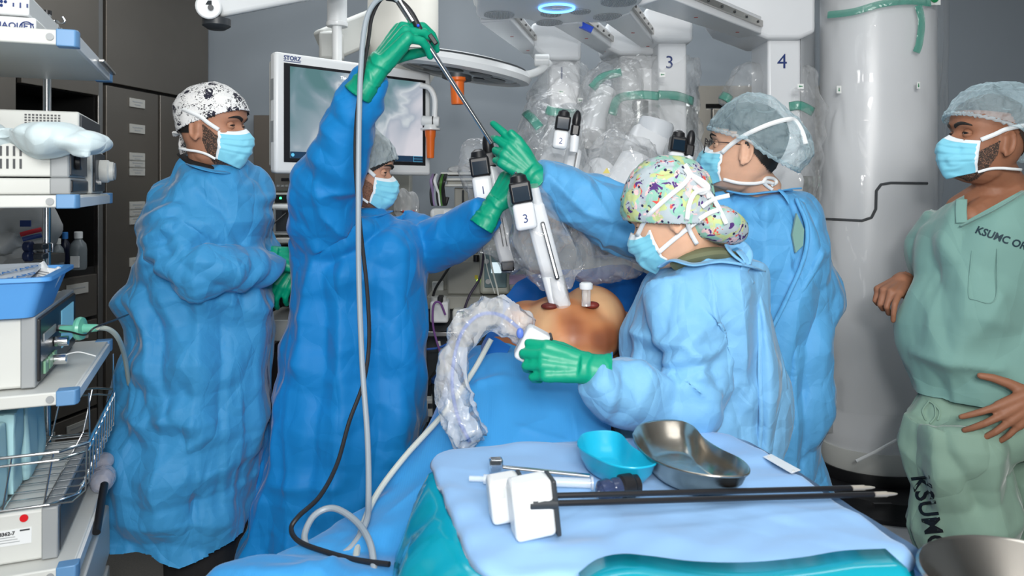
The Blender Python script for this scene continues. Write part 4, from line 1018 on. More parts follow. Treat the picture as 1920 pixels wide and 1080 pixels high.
m_gl = mat('glasses_metal', (.06, .05, .05), .3, .8)
gl = obj('glasses', MB().tube([hmC @ Vector(v) for v in ((-.011, .106, .0), (0, .110, .003), (.011, .106, .0))], .0014, 8), m_gl, tC)
for s in (-1, 1): obj('temple', MB().tube([hmC @ Vector((s * a, b, c)) for a, b, c in ((.078, -.005, .004), (.076, .04, .006), (.068, .095, .004))], .0013, 8), m_gl, gl)
for s in (-1, 1):
    pts = [hmC @ Vector((s * (.037 + .026 * math.cos(t)), .104 - .006 * abs(math.cos(t)), -.006 + .020 * math.sin(t))) for t in [R(k) for k in range(0, 361, 24)]]
    obj('lens_rim', MB().tube(pts, .0014, 8), m_black, gl)
g = loft_px([(357, 1385, 1470, 2.19, .075), (366, 1352, 1502, 2.2, .12), (384, 1338, 1516, 2.21, .16), (420, 1335, 1526, 2.22, .18), (480, 1335, 1545, 2.22, .18), (540, 1335, 1566, 2.22, .18), (600, 1335, 1560, 2.22, .18), (660, 1335, 1550, 2.22, .19), (740, 1330, 1543, 2.22, .2), (820, 1330, 1535, 2.22, .2), (900, 1320, 1530, 2.22, .2), (1010, 1320, 1525, 2.22, .2)])
armC = [(1360, 400, 2.16, 46), (1290, 415, 2.14, 56), (1215, 430, 2.14, 66), (1140, 410, 2.12, 62), (1070, 372, 2.09, 50), (1006, 336, 2.055, 34)]
g.join(sleeve_px(armC))
st = [([P(1540, 480, 2), P(1500, 560, 2), P(1440, 640, 2)], .024, .018), ([P(1500, 380, 2), P(1520, 440, 2), P(1505, 500, 2)], -.016, .02), ([P(1450, 380, 2), P(1440, 560, 2)], .010, .02), ([P(1500, 640, 2), P(1490, 880, 2)], .016, .02), ([P(1525, 600, 2), P(1515, 880, 2)], -.014, .016),
      ([P(1105, 350, 2), P(1150, 420, 2), P(1135, 480, 2)], .012, .012), ([P(1030, 330, 2), P(1100, 400, 2), P(1180, 420, 2)], .010, .012)]
me = drape_mesh(g, .0062, 3, .007, .009, (1.2, .8), seed=37, arms=[[P(*q[:3]) for q in armC]], strokes=st, facets=.011)
gC = obj('gown', me, m_gownC, tC, angle=0)
def panel(rows, amp, seed, m, par, nu=50, nv=70):
    R2 = [spline([P(*q) for q in r], 8) for r in rows]; n = len(R2[0]); cs = [spline([r[i] for r in R2], 8) for i in range(n)]
    def fn(u, v):
        c = u * (n - 1); i = min(int(c), n - 2); f = c - i; L = len(cs[0]) - 1; k = v * L; j = min(int(k), L - 1); g_ = k - j
        return cs[i][j].lerp(cs[i][j+1], g_).lerp(cs[i+1][j].lerp(cs[i+1][j+1], g_), f)
    me = MB().grid(fn, nu, nv).mesh(); a = get_co(me); d = (ridge(warp(a, .05, 6, seed) * np.array([10, 10, 4]) + seed) - .4) * amp
    f1, f2 = worley(warp(a, .035, 7, seed) * 9); d += (np.minimum(f2 - f1, .6) - .3) * amp * .8
    a[:, 1] -= d; set_co(me, a); o = obj('gown_flap', me, m, par, angle=0, solid=.003)
    e = [r[0] for r in R2]; obj('flap_edge', MB().tube(spline([p + Vector((0, -.004, 0)) for p in e], 6), .006, 8), m, o, angle=0); return o
panel([[(1492, 372, 2.06), (1508, 380, 2.06), (1520, 392, 2.12)], [(1512, 425, 2.03), (1528, 430, 2.04), (1544, 440, 2.14)], [(1506, 485, 2.015), (1540, 492, 2.03), (1566, 520, 2.16)], [(1474, 560, 2.01), (1520, 570, 2.02), (1568, 570, 2.16)], [(1440, 635, 2.02), (1500, 640, 2.02), (1550, 645, 2.16)], [(1425, 730, 2.02), (1480, 730, 2.02), (1540, 730, 2.16)], [(1420, 900, 2.03), (1470, 900, 2.03), (1526, 900, 2.16)]], .006, 5, m_gownC, gC)
obj('back_opening', MB().prism([P(1494, 400, 2.03), P(1508, 430, 2.02), P(1506, 460, 2.02), P(1492, 474, 2.02), P(1486, 440, 2.02)], (0, .01, 0)), m_scrub, gC)
collar(gC, [P(1365, 358, 2.12), P(1400, 364, 2.09), P(1440, 360, 2.09), P(1480, 357, 2.12)], m_gownC)
obj('gown_tie', MB().tube([P(1462, 356, 2.07), P(1474, 368, 2.05), P(1480, 382, 2.04)], [.006, .007, .002], 8, flat=(1.3, .4)).tube([P(1462, 358, 2.07), P(1485, 354, 2.06), P(1502, 353, 2.06)], [.006, .006, .006], 8, flat=(1.3, .4)), m_gownC, gC)
mb = MB()
for l in legsC: mb.capsule(l[0][0], l[1][0], .11, .085)
obj('trousers', fuse(mb, .01, 2), m_scrub2, tC, angle=0)
for k in (0, 1): obj('shoe', MB().ball((.72 + .03 * k, 2.15 + .2 * k, .045), (.13, .05, .045)), m_black, tC)
glove(tC, hand_matrix(P(1000, 328, 2.05), (-.68, -.02, .60), (-.1, -1, .25)), 'L', curls=[(14, 14, 10), (34, 38, 20), (52, 55, 30), (58, 60, 30)], spread=(5, 0, -4, -8), thumb=(22, -8, 8, 12), cuff=.03, sc=1.05)

# ---------------- person D: front, floral cap, bending over
hmD = head_matrix(P(1254, 402, 1.77), 164, 24, 0, .97)
nk = P(1312, 482, 1.82)
tD = person('person in pale blue gown and colourful floral cap, head bowed', (.5, 1.82, 0), hmD, m_skinD, torso_mb(P(1330, 800, 1.9), P(1320, 600, 1.86), nk, hmD, legs=[[(P(1320, 800, 1.85), .09), (Vector((.5, 1.88, .1)), .06)], [(P(1380, 800, 1.95), .09), (Vector((.56, 1.98, .1)), .06)]]))
add_eyes(tD, hmD, open_=.2)
m_capD = pattern('cap_print_floral', srgb(172, 184, 190), [('noise', 17, .49, .55, srgb(140, 190, 172)), ('noise', 23, .56, .60, srgb(186, 198, 138)), ('noise', 30, .60, .62, srgb(226, 190, 190)), ('noise', 38, .64, .66, srgb(214, 84, 76)), ('noise', 34, .615, .63, srgb(80, 48, 116)), ('voronoi', 50, .20, .16, srgb(36, 34, 70)), ('noise', 60, .68, .69, srgb(40, 30, 60))])
obj('hair', surf_patch(hmD, lambda x, y, z: z > -.03 + max(0, y + .06) * .6 and y < .06, .005, (-.07, .122), (0, 360), 50, 120, wr=.01), m_hair, tD, angle=0)
cp = obj('cap', surf_patch(hmD, lambda x, y, z: z > .030 + (y - .095) * .55, lambda x, y, z, d: .012 + .012 * smooth01((.08 - y) / .1) + .008 * math.exp(-((y + .005) / .03) ** 2) * smooth01((.03 - z) / .04), (-.09, .122), (0, 360), 90, 180, wr=.022, seed=12), m_capD, tD, angle=0, solid=.0015)
me = drape_mesh(MB().ball(hmD @ Vector((.0, -.078, -.055)), (.072, .058, .040), Matrix.Rotation(R(18), 3, 'Y')), .004, 3, .006, 0, seed=2)
obj('cap_pouch', me, m_capD, cp, angle=0)
mD = std_mask(tD, hmD, 14, straps=False)
onD = [cp.data, [c for c in cp.children][0].data, tD.children[0].data, mD.data]
for pts in ([(1194, 443), (1215, 405), (1250, 372), (1280, 347), (1292, 330), (1284, 316)], [(1234, 474), (1262, 450), (1300, 420), (1325, 402), (1347, 393)]):
    ribbon_px('strap', mD, onD, pts, m_strap, w_=.0052)
for pts in ([(1284, 308), (1298, 330), (1322, 352), (1345, 385), (1362, 420)], [(1316, 388), (1338, 374), (1368, 366)], [(1288, 412), (1292, 385), (1303, 362), (1322, 358), (1330, 372)], [(1287, 408), (1294, 434), (1307, 458)], [(1290, 325), (1318, 340), (1328, 352), (1316, 362), (1300, 350)]):
    ribbon_px('strap_tail', mD, onD, pts, m_strap, w_=.0050, gap=.006)
obj('earring', MB().tube([hmD @ (Vector((.078, -.002, -.030)) + Vector((0, .006 * math.cos(t), .006 * math.sin(t)))) for t in [R(k) for k in range(0, 361, 30)]], .0008, 6), mat('gold', (.8, .55, .2), .25, 1), tD)
g = loft_px([(487, 1262, 1402, 1.83, .085), (496, 1238, 1425, 1.84, .13), (512, 1215, 1428, 1.85, .16), (540, 1200, 1428, 1.85, .17), (600, 1186, 1430, 1.86, .17), (660, 1176, 1434, 1.87, .17), (720, 1172, 1440, 1.88, .18), (800, 1170, 1440, 1.88, .18), (900, 1170, 1440, 1.88, .19), (1080, 1165, 1450, 1.88, .2)])
armD = [(1262, 535, 1.77, 52), (1280, 610, 1.73, 56), (1298, 690, 1.71, 56), (1298, 750, 1.70, 56), (1235, 750, 1.67, 52), (1165, 733, 1.63, 44), (1112, 706, 1.60, 30)]
g.join(sleeve_px(armD))
st = [([P(1330, 505, 1.7), P(1335, 640, 1.7), P(1300, 690, 1.7)], .012, .012), ([P(1215, 660, 1.6), P(1290, 655, 1.6), P(1320, 680, 1.6)], .014, .014), ([P(1150, 690, 1.5), P(1230, 740, 1.5), P(1340, 770, 1.5)], .014, .014), ([P(1180, 700, 1.5), P(1170, 790, 1.5)], -.010, .014), ([P(1380, 540, 1.7), P(1400, 760, 1.7)], .010, .02), ([P(1260, 540, 1.7), P(1235, 640, 1.7)], -.010, .015), ([P(1345, 700, 1.6), P(1380, 800, 1.6)], -.014, .016)]
me = drape_mesh(g, .0060, 3, .007, .009, (1.1, .8), seed=51, arms=[[P(*q[:3]) for q in armD]], strokes=st, facets=.011)
gD = obj('gown', me, m_gownD, tD, angle=0)
panel([[(1412, 520, 1.74), (1420, 522, 1.73), (1430, 528, 1.76)], [(1424, 620, 1.72), (1438, 618, 1.71), (1452, 622, 1.77)], [(1424, 700, 1.71), (1448, 700, 1.70), (1474, 705, 1.77)], [(1426, 780, 1.71), (1450, 780, 1.70), (1474, 780, 1.78)], [(1420, 880, 1.72), (1440, 880, 1.71), (1450, 880, 1.80)]], .006, 8, m_gownD, gD)
collar(gD, [P(1238, 500, 1.74), P(1262, 488, 1.72), P(1300, 496, 1.69), P(1350, 490, 1.69), P(1400, 498, 1.70), P(1424, 506, 1.76)], m_gownD, r=.010)
obj('undershirt', MB().tube(spline([P(1272, 494, 1.76), P(1300, 484, 1.735), P(1340, 479, 1.745), P(1378, 492, 1.78)], 6), .024, 14, flat=(1.5, .8)), mat('olive_cloth', srgb(104, 108, 82), .8), tD)
for pts in ([P(1385, 470, 1.72), P(1402, 492, 1.70), P(1395, 510, 1.70), P(1408, 535, 1.70)], [P(1398, 495, 1.70), P(1375, 478, 1.71), P(1365, 462, 1.73), P(1385, 456, 1.74), P(1402, 475, 1.72), P(1398, 495, 1.70)]):
    obj('gown_tie', MB().tube(spline(pts, 6), .010, 10, flat=(1.2, .35)), m_gownD, gD, angle=0)
glove(tD, hand_matrix(P(1100, 690, 1.60), (-.94, -.02, .18), (.05, -.9, .42)), 'L', curls=[(30, 60, 40), (34, 62, 40), (38, 62, 40), (42, 62, 40)], spread=(7, 2, -3, -8), thumb=(25, 10, 20, 25), cuff=.05, sc=1.02)
mb = MB()
for a, b in ((P(1320, 800, 1.85), Vector((.5, 1.88, .1))), (P(1380, 800, 1.95), Vector((.56, 1.98, .1)))): mb.capsule(a, b, .11, .08)
obj('trousers', fuse(mb, .01, 2), m_scrub2, tD, angle=0)
for k in (0, 1): obj('shoe', MB().ball((.48 + .05 * k, 1.88 + .1 * k, .045), (.12, .045, .04)), m_black, tD)

# ---------------- person E: right, green scrubs
hmE = head_matrix(P(1850, 261, 1.95), 179, -9, 0, .98)
nk = P(1880, 362, 1.99)
mR = hand_matrix(P(1690, 530, 2.14), (-.72, -.62, -.16), (-.1, -.25, .93))
mL = hand_matrix(P(1950, 742, 1.79), (-.80, .05, -.56), (.0, -1, .25))
elR, elL = P(1800, 590, 2.2), P(2030, 660, 1.85)
body = torso_mb(P(1890, 760, 1.96), P(1892, 480, 1.98), nk, hmE, legs=[[(P(1820, 800, 1.97), .085), (Vector((1.20, 1.97, .1)), .05)], [(P(1950, 800, 1.99), .085), (Vector((1.42, 1.99, .1)), .05)]])
body.join(hand_mb(mR, 'R', curls=[(30, 45, 20), (58, 70, 35), (64, 72, 40), (66, 70, 40)], spread=(6, 2, -2, -5), thumb=(35, 25, 15, 25), cuff=.03, wrist=.028)).join(hand_mb(mL, 'L', curls=[(8, 12, 8), (12, 18, 10), (14, 20, 10), (16, 22, 10)], spread=(12, 3, -8, -18), thumb=(62, 5, 8, 10), cuff=.04, wrist=.03))
body.capsule(mR.translation, elR, .029, .045).capsule(elR, P(1850, 430, 2.12), .045, .055).capsule(mL.translation, elL, .031, .045).capsule(elL, P(1990, 430, 1.95), .045, .055)
# chest under the neckline
body.capsule(P(1846, 414, 1.945), P(1900, 398, 1.96), .058, .08).capsule(P(1862, 364, 1.97), P(1806, 394, 2.02), .05, .045).capsule(P(1822, 408, 1.935), P(1850, 400, 1.95), .034, .05)
tE = person('person in green scrubs and blue bouffant cap, hand on hip', (1.32, 1.95, 0), hmE, m_skinE, body, voxel=.0038)
add_eyes(tE, hmE, look=28, open_=1.5, brow=1.3)
beard_patch(tE, hmE, -.006, .6)
obj('hair', surf_patch(hmE, lambda x, y, z: z > max(-.055, .060 - max(0, -y) * 1.25) and y < .088, .002, (-.06, .122), (0, 360), 50, 130, wr=.006), mat('hair_short', (.05, .032, .024), .8, bump=[('noise', 400, .5, .002)]), tE, angle=0)
def offE(x, y, z, d): return .012 + .016 * smooth01((.10 - y) / .06) + .022 * smooth01((-y + .02) / .08)
cp = obj('cap', surf_patch(hmE, cap_in2(.052), offE, (-.05, .122), (0, 360), 80, 200, wr=.05, seed=31), m_bouf, tE, angle=0)
brim(hmE, .052, .42, lambda *a: offE(*a) * .9, .0045, m_bouf, cp)
std_mask(tE, hmE, 17)
g = loft_px([(356, 1842, 1950, 2.0, .07), (368, 1806, 1990, 2.0, .11), (392, 1778, 2015, 2.0, .145), (430, 1752, 2030, 2.0, .16), (480, 1730, 2035, 2.0, .16), (540, 1718, 2030, 2.0, .16), (600, 1708, 2030, 2.0, .16), (645, 1703, 2030, 2.0, .16), (690, 1716, 2030, 2.0, .16), (725, 1724, 2025, 2.0, .16), (742, 1722, 2022, 2.0, .155)])
aR = [(1800, 420, 2.08, 62), (1770, 480, 2.12, 60), (1762, 520, 2.14, 52)]; aL = [(1985, 430, 1.95, 62), (2010, 520, 1.9, 60), (2018, 570, 1.88, 52)]
g.join(sleeve_px(aR)).join(sleeve_px(aL))
st = [([P(1830, 450, 1.8), P(1850, 560, 1.8), P(1830, 700, 1.8)], .012, .03), ([P(1700, 640, 1.8), P(1760, 690, 1.8), P(1900, 700, 1.8)], .016, .018), ([P(1725, 520, 1.8), P(1735, 620, 1.8)], -.012, .02), ([P(1800, 560, 1.8), P(1790, 680, 1.8)], -.012, .03), ([P(1900, 560, 1.8), P(1860, 640, 1.8)], .012, .025)]
me = drape_mesh(g, .0085, 4, .0045, .006, (1.2, .9), seed=61, strokes=st, facets=.010)
o0 = Vector((0, 0, H)); vl = lambda a, b: (P(a[0], a[1], 1) - o0).cross(P(b[0], b[1], 1) - o0).normalized()
n1 = vl((1808, 300), (1808, 416)); n2 = vl((1808, 416), (1935, 346))
def inV(c):
    px, py = 960 + c.x / c.y * F, HY - (c.z - H) / c.y * F
    return (c.y < 1.99 and px > 1808 and py < 416 - (px - 1808) * .551) or c.z < P(0, 736, 2).z
cut_planes(me, [(o0, n1), (o0, n2), (Vector((0, 0, P(0, 736, 2).z)), Vector((0, 0, 1)))], inV)
topE = obj('scrub_top', me, m_scrub, tE, angle=0)
neckl = [P(1807, 366, 1.90), P(1807, 395, 1.86), P(1808, 416, 1.835), P(1850, 394, 1.835), P(1895, 369, 1.845), P(1935, 348, 1.88)]
bvE = BVHTree.FromPolygons([v.co for v in me.vertices], [p.vertices for p in me.polygons])
def snap(p, gap=.003):
    h = bvE.find_nearest(p); return h[0] + (p - h[0]).normalized() * 0 + Vector((0, -gap, 0))
def rayE(px, py, gap=.003):
    d = (P(px, py, 1) - o0).normalized(); h = bvE.ray_cast(o0, d); return (h[0] - d * gap) if h[0] is not None else P(px, py, 1.86)
collar(topE, [rayE(*q) for q in ((1803, 374), (1802, 395), (1803, 418))], m_scrub, r=.010, flat=(1.3, .3)); collar(topE, [rayE(*q) for q in ((1802, 424), (1825, 413), (1860, 396), (1900, 373), (1922, 360))], m_scrub, r=.010, flat=(1.3, .3))
text('chest_print', 'KSUMC OR', mat('print_dark_green', srgb(28, 52, 62), .7), topE, P(1827, 436, 1.83), P(1908, 464, 1.83) - P(1827, 436, 1.83), (0, 0, 1), .0262, extrude=.0003, bold=.0006, onto=me, shear=.15)
seam = [snap(P(*q)) for q in ((1790, 460, 1.8), (1792, 540, 1.8), (1820, 556, 1.8), (1870, 556, 1.8), (1880, 470, 1.8))]
obj('pocket_seam', MB().tube(spline(seam, 8), .0012, 6), m_scrub, topE)
# trousers
g = loft_px([(708, 1745, 1995, 2.0, .09), (742, 1722, 2010, 2.0, .12), (780, 1708, 2020, 1.99, .15), (830, 1703, 2025, 1.99, .155)])
g.join(loft_px([(780, 1703, 1885, 1.96, .13), (880, 1703, 1885, 1.95, .13), (960, 1718, 1885, 1.95, .12), (1060, 1742, 1885, 1.95, .11), (1200, 1750, 1880, 1.95, .10), (1350, 1755, 1880, 1.95, .09)]))
g.join(loft_px([(780, 1870, 2065, 2.0, .13), (880, 1872, 2065, 2.0, .13), (960, 1875, 2060, 2.0, .12), (1060, 1880, 2060, 2.0, .11), (1200, 1885, 2050, 2.0, .10), (1350, 1885, 2040, 2.0, .09)]))
st = [([P(1790, 760, 1.8), P(1800, 860, 1.8), P(1850, 960, 1.8)], -.016, .02), ([P(1740, 780, 1.8), P(1735, 960, 1.8)], .012, .025), ([P(1880, 800, 1.8), P(1870, 1000, 1.8)], .012, .03), ([P(1820, 760, 1.8), P(1780, 800, 1.8)], .012, .02)]
me = drape_mesh(g, .0062, 4, .006, .012, (.95, .5), seed=71, strokes=st, facets=.010)
keep_verts(me, get_co(me)[:, 2] > .06)
tr = obj('trousers', me, m_scrub2, tE, angle=0)
bvT = BVHTree.FromPolygons([v.co for v in me.vertices], [p.vertices for p in me.polygons])
def rayT(px, py, bv=bvT, gap=.004):
    d = (P(px, py, 1) - Vector((0, 0, H))).normalized(); h = bv.ray_cast(Vector((0, 0, H)), d); return (h[0] - d * gap) if h[0] else P(px, py, 1.85)
for pts in ([(1742, 752), (1752, 760), (1754, 780), (1744, 794)], [(1742, 752), (1730, 770), (1736, 788)], [(1752, 758), (1762, 772), (1758, 788)]):
    obj('drawstring', MB().tube(spline([rayT(*q) for q in pts], 6), .0022, 8), m_scrub2, tr)
text('leg_print', 'KSUMC', m_ink, tr, P(1708, 893, 1.85), P(1750, 1060, 1.85) - P(1708, 893, 1.85), (1, -.3, .2), .058, extrude=.0003, bold=.0012, onto=me)
for k in (0, 1): obj('shoe', MB().ball((1.16 + .12 * k, 1.93 + .05 * k, .045), (.13, .05, .045)), m_black, tE)

# ================================================================ hanging equipment and monitor
def rq(x, z):   # rotation matrix with given local x and z axes
    x = Vector(x).normalized(); z = Vector(z); z = (z - x * z.dot(x)).normalized(); return Matrix((x, z.cross(x), z)).transposed()
# surgical monitor
c0 = P(515, 100, 2.50); c1 = P(789, 134, 2.93); c2 = P(504, 322, 2.50)
mx = Vector((c1.x - c0.x, c1.y - c0.y, 0)).normalized(); W_ = .655; Hh = .405
mz = Vector((-.02, -.02, 1)); mz = (mz - mx * mz.dot(mx)).normalized(); mn = mx.cross(mz)   # away from the viewer
if mn.y < 0: mn = -mn
mq = Matrix((mx, mn, mz)).transposed(); mo = P(513, 325, 2.48) - Vector((0, 0, 0))
def MO(x, z, out=0): return mo + mx * x + mz * z - mn * out
def mrect(mb, x0, x1, z0, z1, o0, o1): return mb.box(MO((x0 + x1) / 2, (z0 + z1) / 2, (o0 + o1) / 2), (x1 - x0, abs(o1 - o0), z1 - z0), mq)
mon = thing('monitor', MO(W_ / 2, 0), 'white framed monitor hanging behind the raised arm, grey scan picture', 'monitor')
obj('housing', mrect(MB(), 0, W_, 0, Hh, -.03, .012), m_white, mon, bevel=.012, seg=3)
obj('back_housing', mrect(MB(), .015, W_ - .015, .02, Hh - .02, -.07, -.03), m_beige, mon, bevel=.01)
fr = obj('screen_surround', mrect(MB(), .03, W_ - .03, .038, Hh - .035, .012, .0135), m_black, mon)
# screen picture (the screen gives off its own light)
m_scr = bpy.data.materials.new('screen_picture'); m_scr.use_nodes = True; nt = m_scr.node_tree; nt.nodes.clear()
out = nt.nodes.new('ShaderNodeOutputMaterial'); em = nt.nodes.new('ShaderNodeEmission'); em.inputs[1].default_value = .85
tc = nt.nodes.new('ShaderNodeTexCoord'); mp = nt.nodes.new('ShaderNodeMapping'); nt.links.new(tc.outputs['Generated'], mp.inputs[0]); mp.inputs['Scale'].default_value = (1.6, 1.6, 1)
ns = nt.nodes.new('ShaderNodeTexNoise'); ns.inputs['Scale'].default_value = 1.3; ns.inputs['Detail'].default_value = 3; ns.inputs['Distortion'].default_value = .9; ns.inputs['Roughness'].default_value = .45
nt.links.new(mp.outputs[0], ns.inputs['Vector'])
gr = nt.nodes.new('ShaderNodeSeparateXYZ'); nt.links.new(tc.outputs['Generated'], gr.inputs[0])
ad = nt.nodes.new('ShaderNodeMath'); ad.operation = 'MULTIPLY_ADD'; nt.links.new(gr.outputs[0], ad.inputs[0]); ad.inputs[1].default_value = .30; nt.links.new(ns.outputs['Fac'], ad.inputs[2])
cr = nt.nodes.new('ShaderNodeValToRGB'); sb_ = nt.nodes.new('ShaderNodeMath'); sb_.operation = 'MULTIPLY_ADD'; sb_.inputs[1].default_value = -.22; nt.links.new(gr.outputs[2], sb_.inputs[0]); ad2 = nt.nodes.new('ShaderNodeMath'); ad2.inputs[1].default_value = .10; nt.links.new(ad.outputs[0], ad2.inputs[0]); nt.links.new(ad2.outputs[0], sb_.inputs[2]); nt.links.new(sb_.outputs[0], cr.inputs[0]); e = cr.color_ramp.elements
e[0].position = .38; e[0].color = (*srgb(104, 146, 150), 1); e[1].position = .85; e[1].color = (*srgb(240, 238, 246), 1)
for p_, c_ in ((.5, (128, 160, 170)), (.60, (168, 186, 198)), (.66, (226, 234, 240)), (.70, (190, 200, 214)), (.78, (222, 224, 234))):
    q = e.new(p_); q.color = (*srgb(*c_), 1)
nt.links.new(cr.outputs[0], em.inputs[0]); nt.links.new(em.outputs[0], out.inputs[0])
scn = obj('screen', mrect(MB(), .052, W_ - .045, .052, Hh - .045, .0136, .0150), m_scr, mon)
m_bar = mat('screen_bar', srgb(20, 40, 60), .3, emit=(srgb(40, 70, 100), .5))
mrr = mrect(MB(), .052, W_ - .045, .052, .074, .0150, .0156); bar = obj('status_bar', mrr, m_bar, scn)
m_cy = mat('screen_line', srgb(60, 150, 190), .3, emit=(srgb(90, 170, 200), .8))
for x in (.165, .2, W_ - .09): obj('status_line', mrect(MB(), x, x + .0015, .053, .073, .0156, .0160), m_cy, bar)
for z in (.0525, .063, .0735): obj('status_line', mrect(MB(), .165, .20, z - .0005, z + .0008, .0156, .0160), m_cy, bar); obj('status_line', mrect(MB(), W_ - .09, W_ - .047, z - .0005, z + .0008, .0156, .0160), m_cy, bar)
obj('status_icon', MB().cyl(MO(.061, .063, .0156), MO(.061, .063, .0162), .006), m_cy, bar)
text('status_text', '1', m_white, bar, MO(.0592, .0598, .0164), mx, mz, .009, extrude=.0001)
m_glowt = mat('screen_text', (.9, .95, 1), .4, emit=((.9, .95, 1), 1))
text('screen_caption', 'The surge', m_glowt, scn, MO(.245, Hh - .068, .0155), mx, mz, .015, extrude=.0001, bold=.0002)
text('maker_name', 'STORZ', m_navy, mon, MO(.030, Hh - .024, .0125), mx, mz, .020, extrude=.0003, bold=.0006)
obj('maker_line', mrect(MB(), .030, .092, Hh - .030, Hh - .0275, .012, .0128), m_navy, mon)
for z in (.11, .25): obj('side_label', MB().box(MO(-.001, z + .03, -.010), (.001, .022, .07), mq), m_grey, mon)
# monitor pole
pl_ = thing('monitor_mount', P(632, 0, 2.78), 'white ceiling drop pole carrying the tilted monitor', 'mount')
obj('sleeve', MB().lathe([(.038, 0), (.040, .004), (.040, .014), (.036, .016), (.036, .55)], P(632, 50, 2.78)), m_white, pl_)
obj('pole', MB().cyl(P(632, 50, 2.78) + Vector((0, 0, .02)), P(632, 128, 2.78), .0185), m_white, pl_)
obj('tilt_joint', MB().box(P(632, 150, 2.80), (.12, .05, .08)), m_beige, pl_, bevel=.01)
# ceiling arm top left
ca = thing('ceiling_arm', P(460, 0, 2.3), 'white ceiling boom arm crossing the top left corner', 'boom arm')
a, b = P(378, 12, 2.20), P(720, -50, 2.75); d = (b - a).normalized()
obj('arm_box', MB().tube([a + d * .03, b], [.052, .052], 4, flat=(.9, 1), up=(0, 0, 1)).xf(Matrix.Identity(4)), m_white, ca, bevel=.012) if False else obj('arm_box', MB().box((a + b) / 2 + d * .02, ((b - a).length, .10, .085), rq(d, (0, 0, 1))), m_white, ca, bevel=.014, seg=3)
obj('end_cover', MB().cyl(P(391, 12, 2.14), P(391, 12, 2.24), .036), m_white, ca, bevel=.005)
obj('lower_joint', MB().lathe([(.025, -.03), (.04, -.02), (.04, .0)], P(406, 36, 2.2)), m_dgrey, ca)
obj('lock', MB().cyl(P(395, 14, 2.135), P(395, 14, 2.14), .008), m_dgrey, ca); obj('display', MB().box(P(390, 5, 2.138), (.02, .004, .012)), m_dgrey, ca)
# second arm behind the monitor pole (beige)
ab = thing('support_arm', P(650, 90, 3.2), 'beige support arm running behind the monitor pole', 'boom arm')
a, b = P(605, 88, 3.1), P(720, 40, 3.3); d = (b - a).normalized(); obj('arm_box', MB().box((a + b) / 2, ((b - a).length, .08, .14), rq(d, (0, 0, 1))), m_beige, ab, bevel=.015)
obj('end_block', MB().box(P(622, 88, 3.1), (.09, .09, .12)), m_beige, ab, bevel=.015)
# big lamp housing dome
ld = thing('lamp_housing', P(755, 60, 3.3), 'large cream cylinder housing above the surgical light', 'lamp housing')
obj('housing', MB().lathe([(.05, -.02), (.12, 0), (.148, .05), (.155, .14), (.155, .5)], P(756, 155, 3.3), n=40), mat('cream_housing', srgb(214, 212, 204), .35), ld)
# surgical light disc
sl = thing('surgical_light', P(868, 135, 3.0), 'round dished surgical light with orange centre handle', 'surgical light')
sc_ = P(868, 128, 2.95); ax = Vector((.165, -.035, 1)).normalized()
obj('light_rim', MB().lathe([(.03, .045), (.20, .038), (.262, .018), (.275, -.002), (.268, -.022), (.235, -.030), (.225, -.020), (.05, -.012)], sc_, ax, n=56), m_white, sl)
obj('rim_seal', MB().lathe([(.235, .0305), (.2500, .028), (.252, .022), (.235, .022)], sc_, ax, n=56), m_dgrey, sl)
obj('lens', MB().lathe([(.01, -.022), (.20, -.024), (.222, -.0205), (.01, -.018)], sc_, ax, n=48), mat('lens_glass', (.10, .11, .12), .1), sl)
for k in range(7):
    t = R(k * 51.4); q = Vector((0, 0, 1)).rotation_difference(ax); p = sc_ + q @ Vector((.13 * math.cos(t), .13 * math.sin(t), -.0245)); obj('lamp_lens', MB().lathe([(.045, 0), (.04, -.004), (.01, -.006)], p, ax), m_grey, sl)
hd = obj('handle_base', MB().lathe([(.055, 0), (.055, -.018), (.03, -.026)], P(857, 140, 2.78), (0.1, 0, 1)), m_dgrey, sl)
obj('handle', MB().lathe([(.034, 0), (.033, -.01), (.026, -.016), (.024, -.09), (.022, -.098), (.015, -.098)], P(857, 146, 2.75), (-.02, 0, 1)), m_orange, sl)
obj('yoke', MB().tube(spline([P(965, 138, 2.9), P(990, 140, 2.9), P(1012, 132, 2.92), P(1030, 118, 2.95)], 6), .016, 12), m_white, sl)
obj('yoke_joint', MB().cyl(P(1002, 113, 2.93), P(1030, 113, 2.93), .024), m_white, sl, bevel=.004)
# light handle on bent tube, right of the monitor
cl = thing('lamp_mount', P(807, 260, 2.9), 'bent white tube beside the monitor ending in an orange handle', 'lamp arm')
obj('bent_tube', MB().tube(spline([P(788, 160, 2.85), P(805, 165, 2.85), P(815, 185, 2.85), P(815, 220, 2.85)], 8), .0105, 14), m_white, cl)
obj('knuckle', MB().cyl(P(790, 226, 2.85), P(824, 228, 2.85), .019), m_white, cl, bevel=.004)
obj('ring', MB().cyl(P(811, 227, 2.85), P(813, 227, 2.85), .0198), m_black, cl)
obj('flange', MB().lathe([(.022, .012), (.026, 0), (.038, -.001), (.038, -.008), (.02, -.010)], P(807, 240, 2.85)), m_white, cl)
obj('handle', MB().lathe([(.021, 0), (.020, -.02), (.017, -.03), (.014, -.10), (.013, -.105)], P(807, 245, 2.85)), m_orange, cl)

# ================================================================ the surgical robot
rb = thing('surgical_robot_boom', P(1200, 50, 2.7), 'white overhead robot boom with numbered arm carriages one to four', 'surgical robot')
def extr(poly_px, D0, D1, m, name, par, bevel=.006):
    """a solid whose silhouette corners lie at columns/rows poly_px on its near face, pushed straight back"""
    a = [P(x, y, D0) for x, y in poly_px]
    return obj(name, MB().prism(a, (0, D1 - D0, 0)), m, par, bevel=bevel, seg=3)
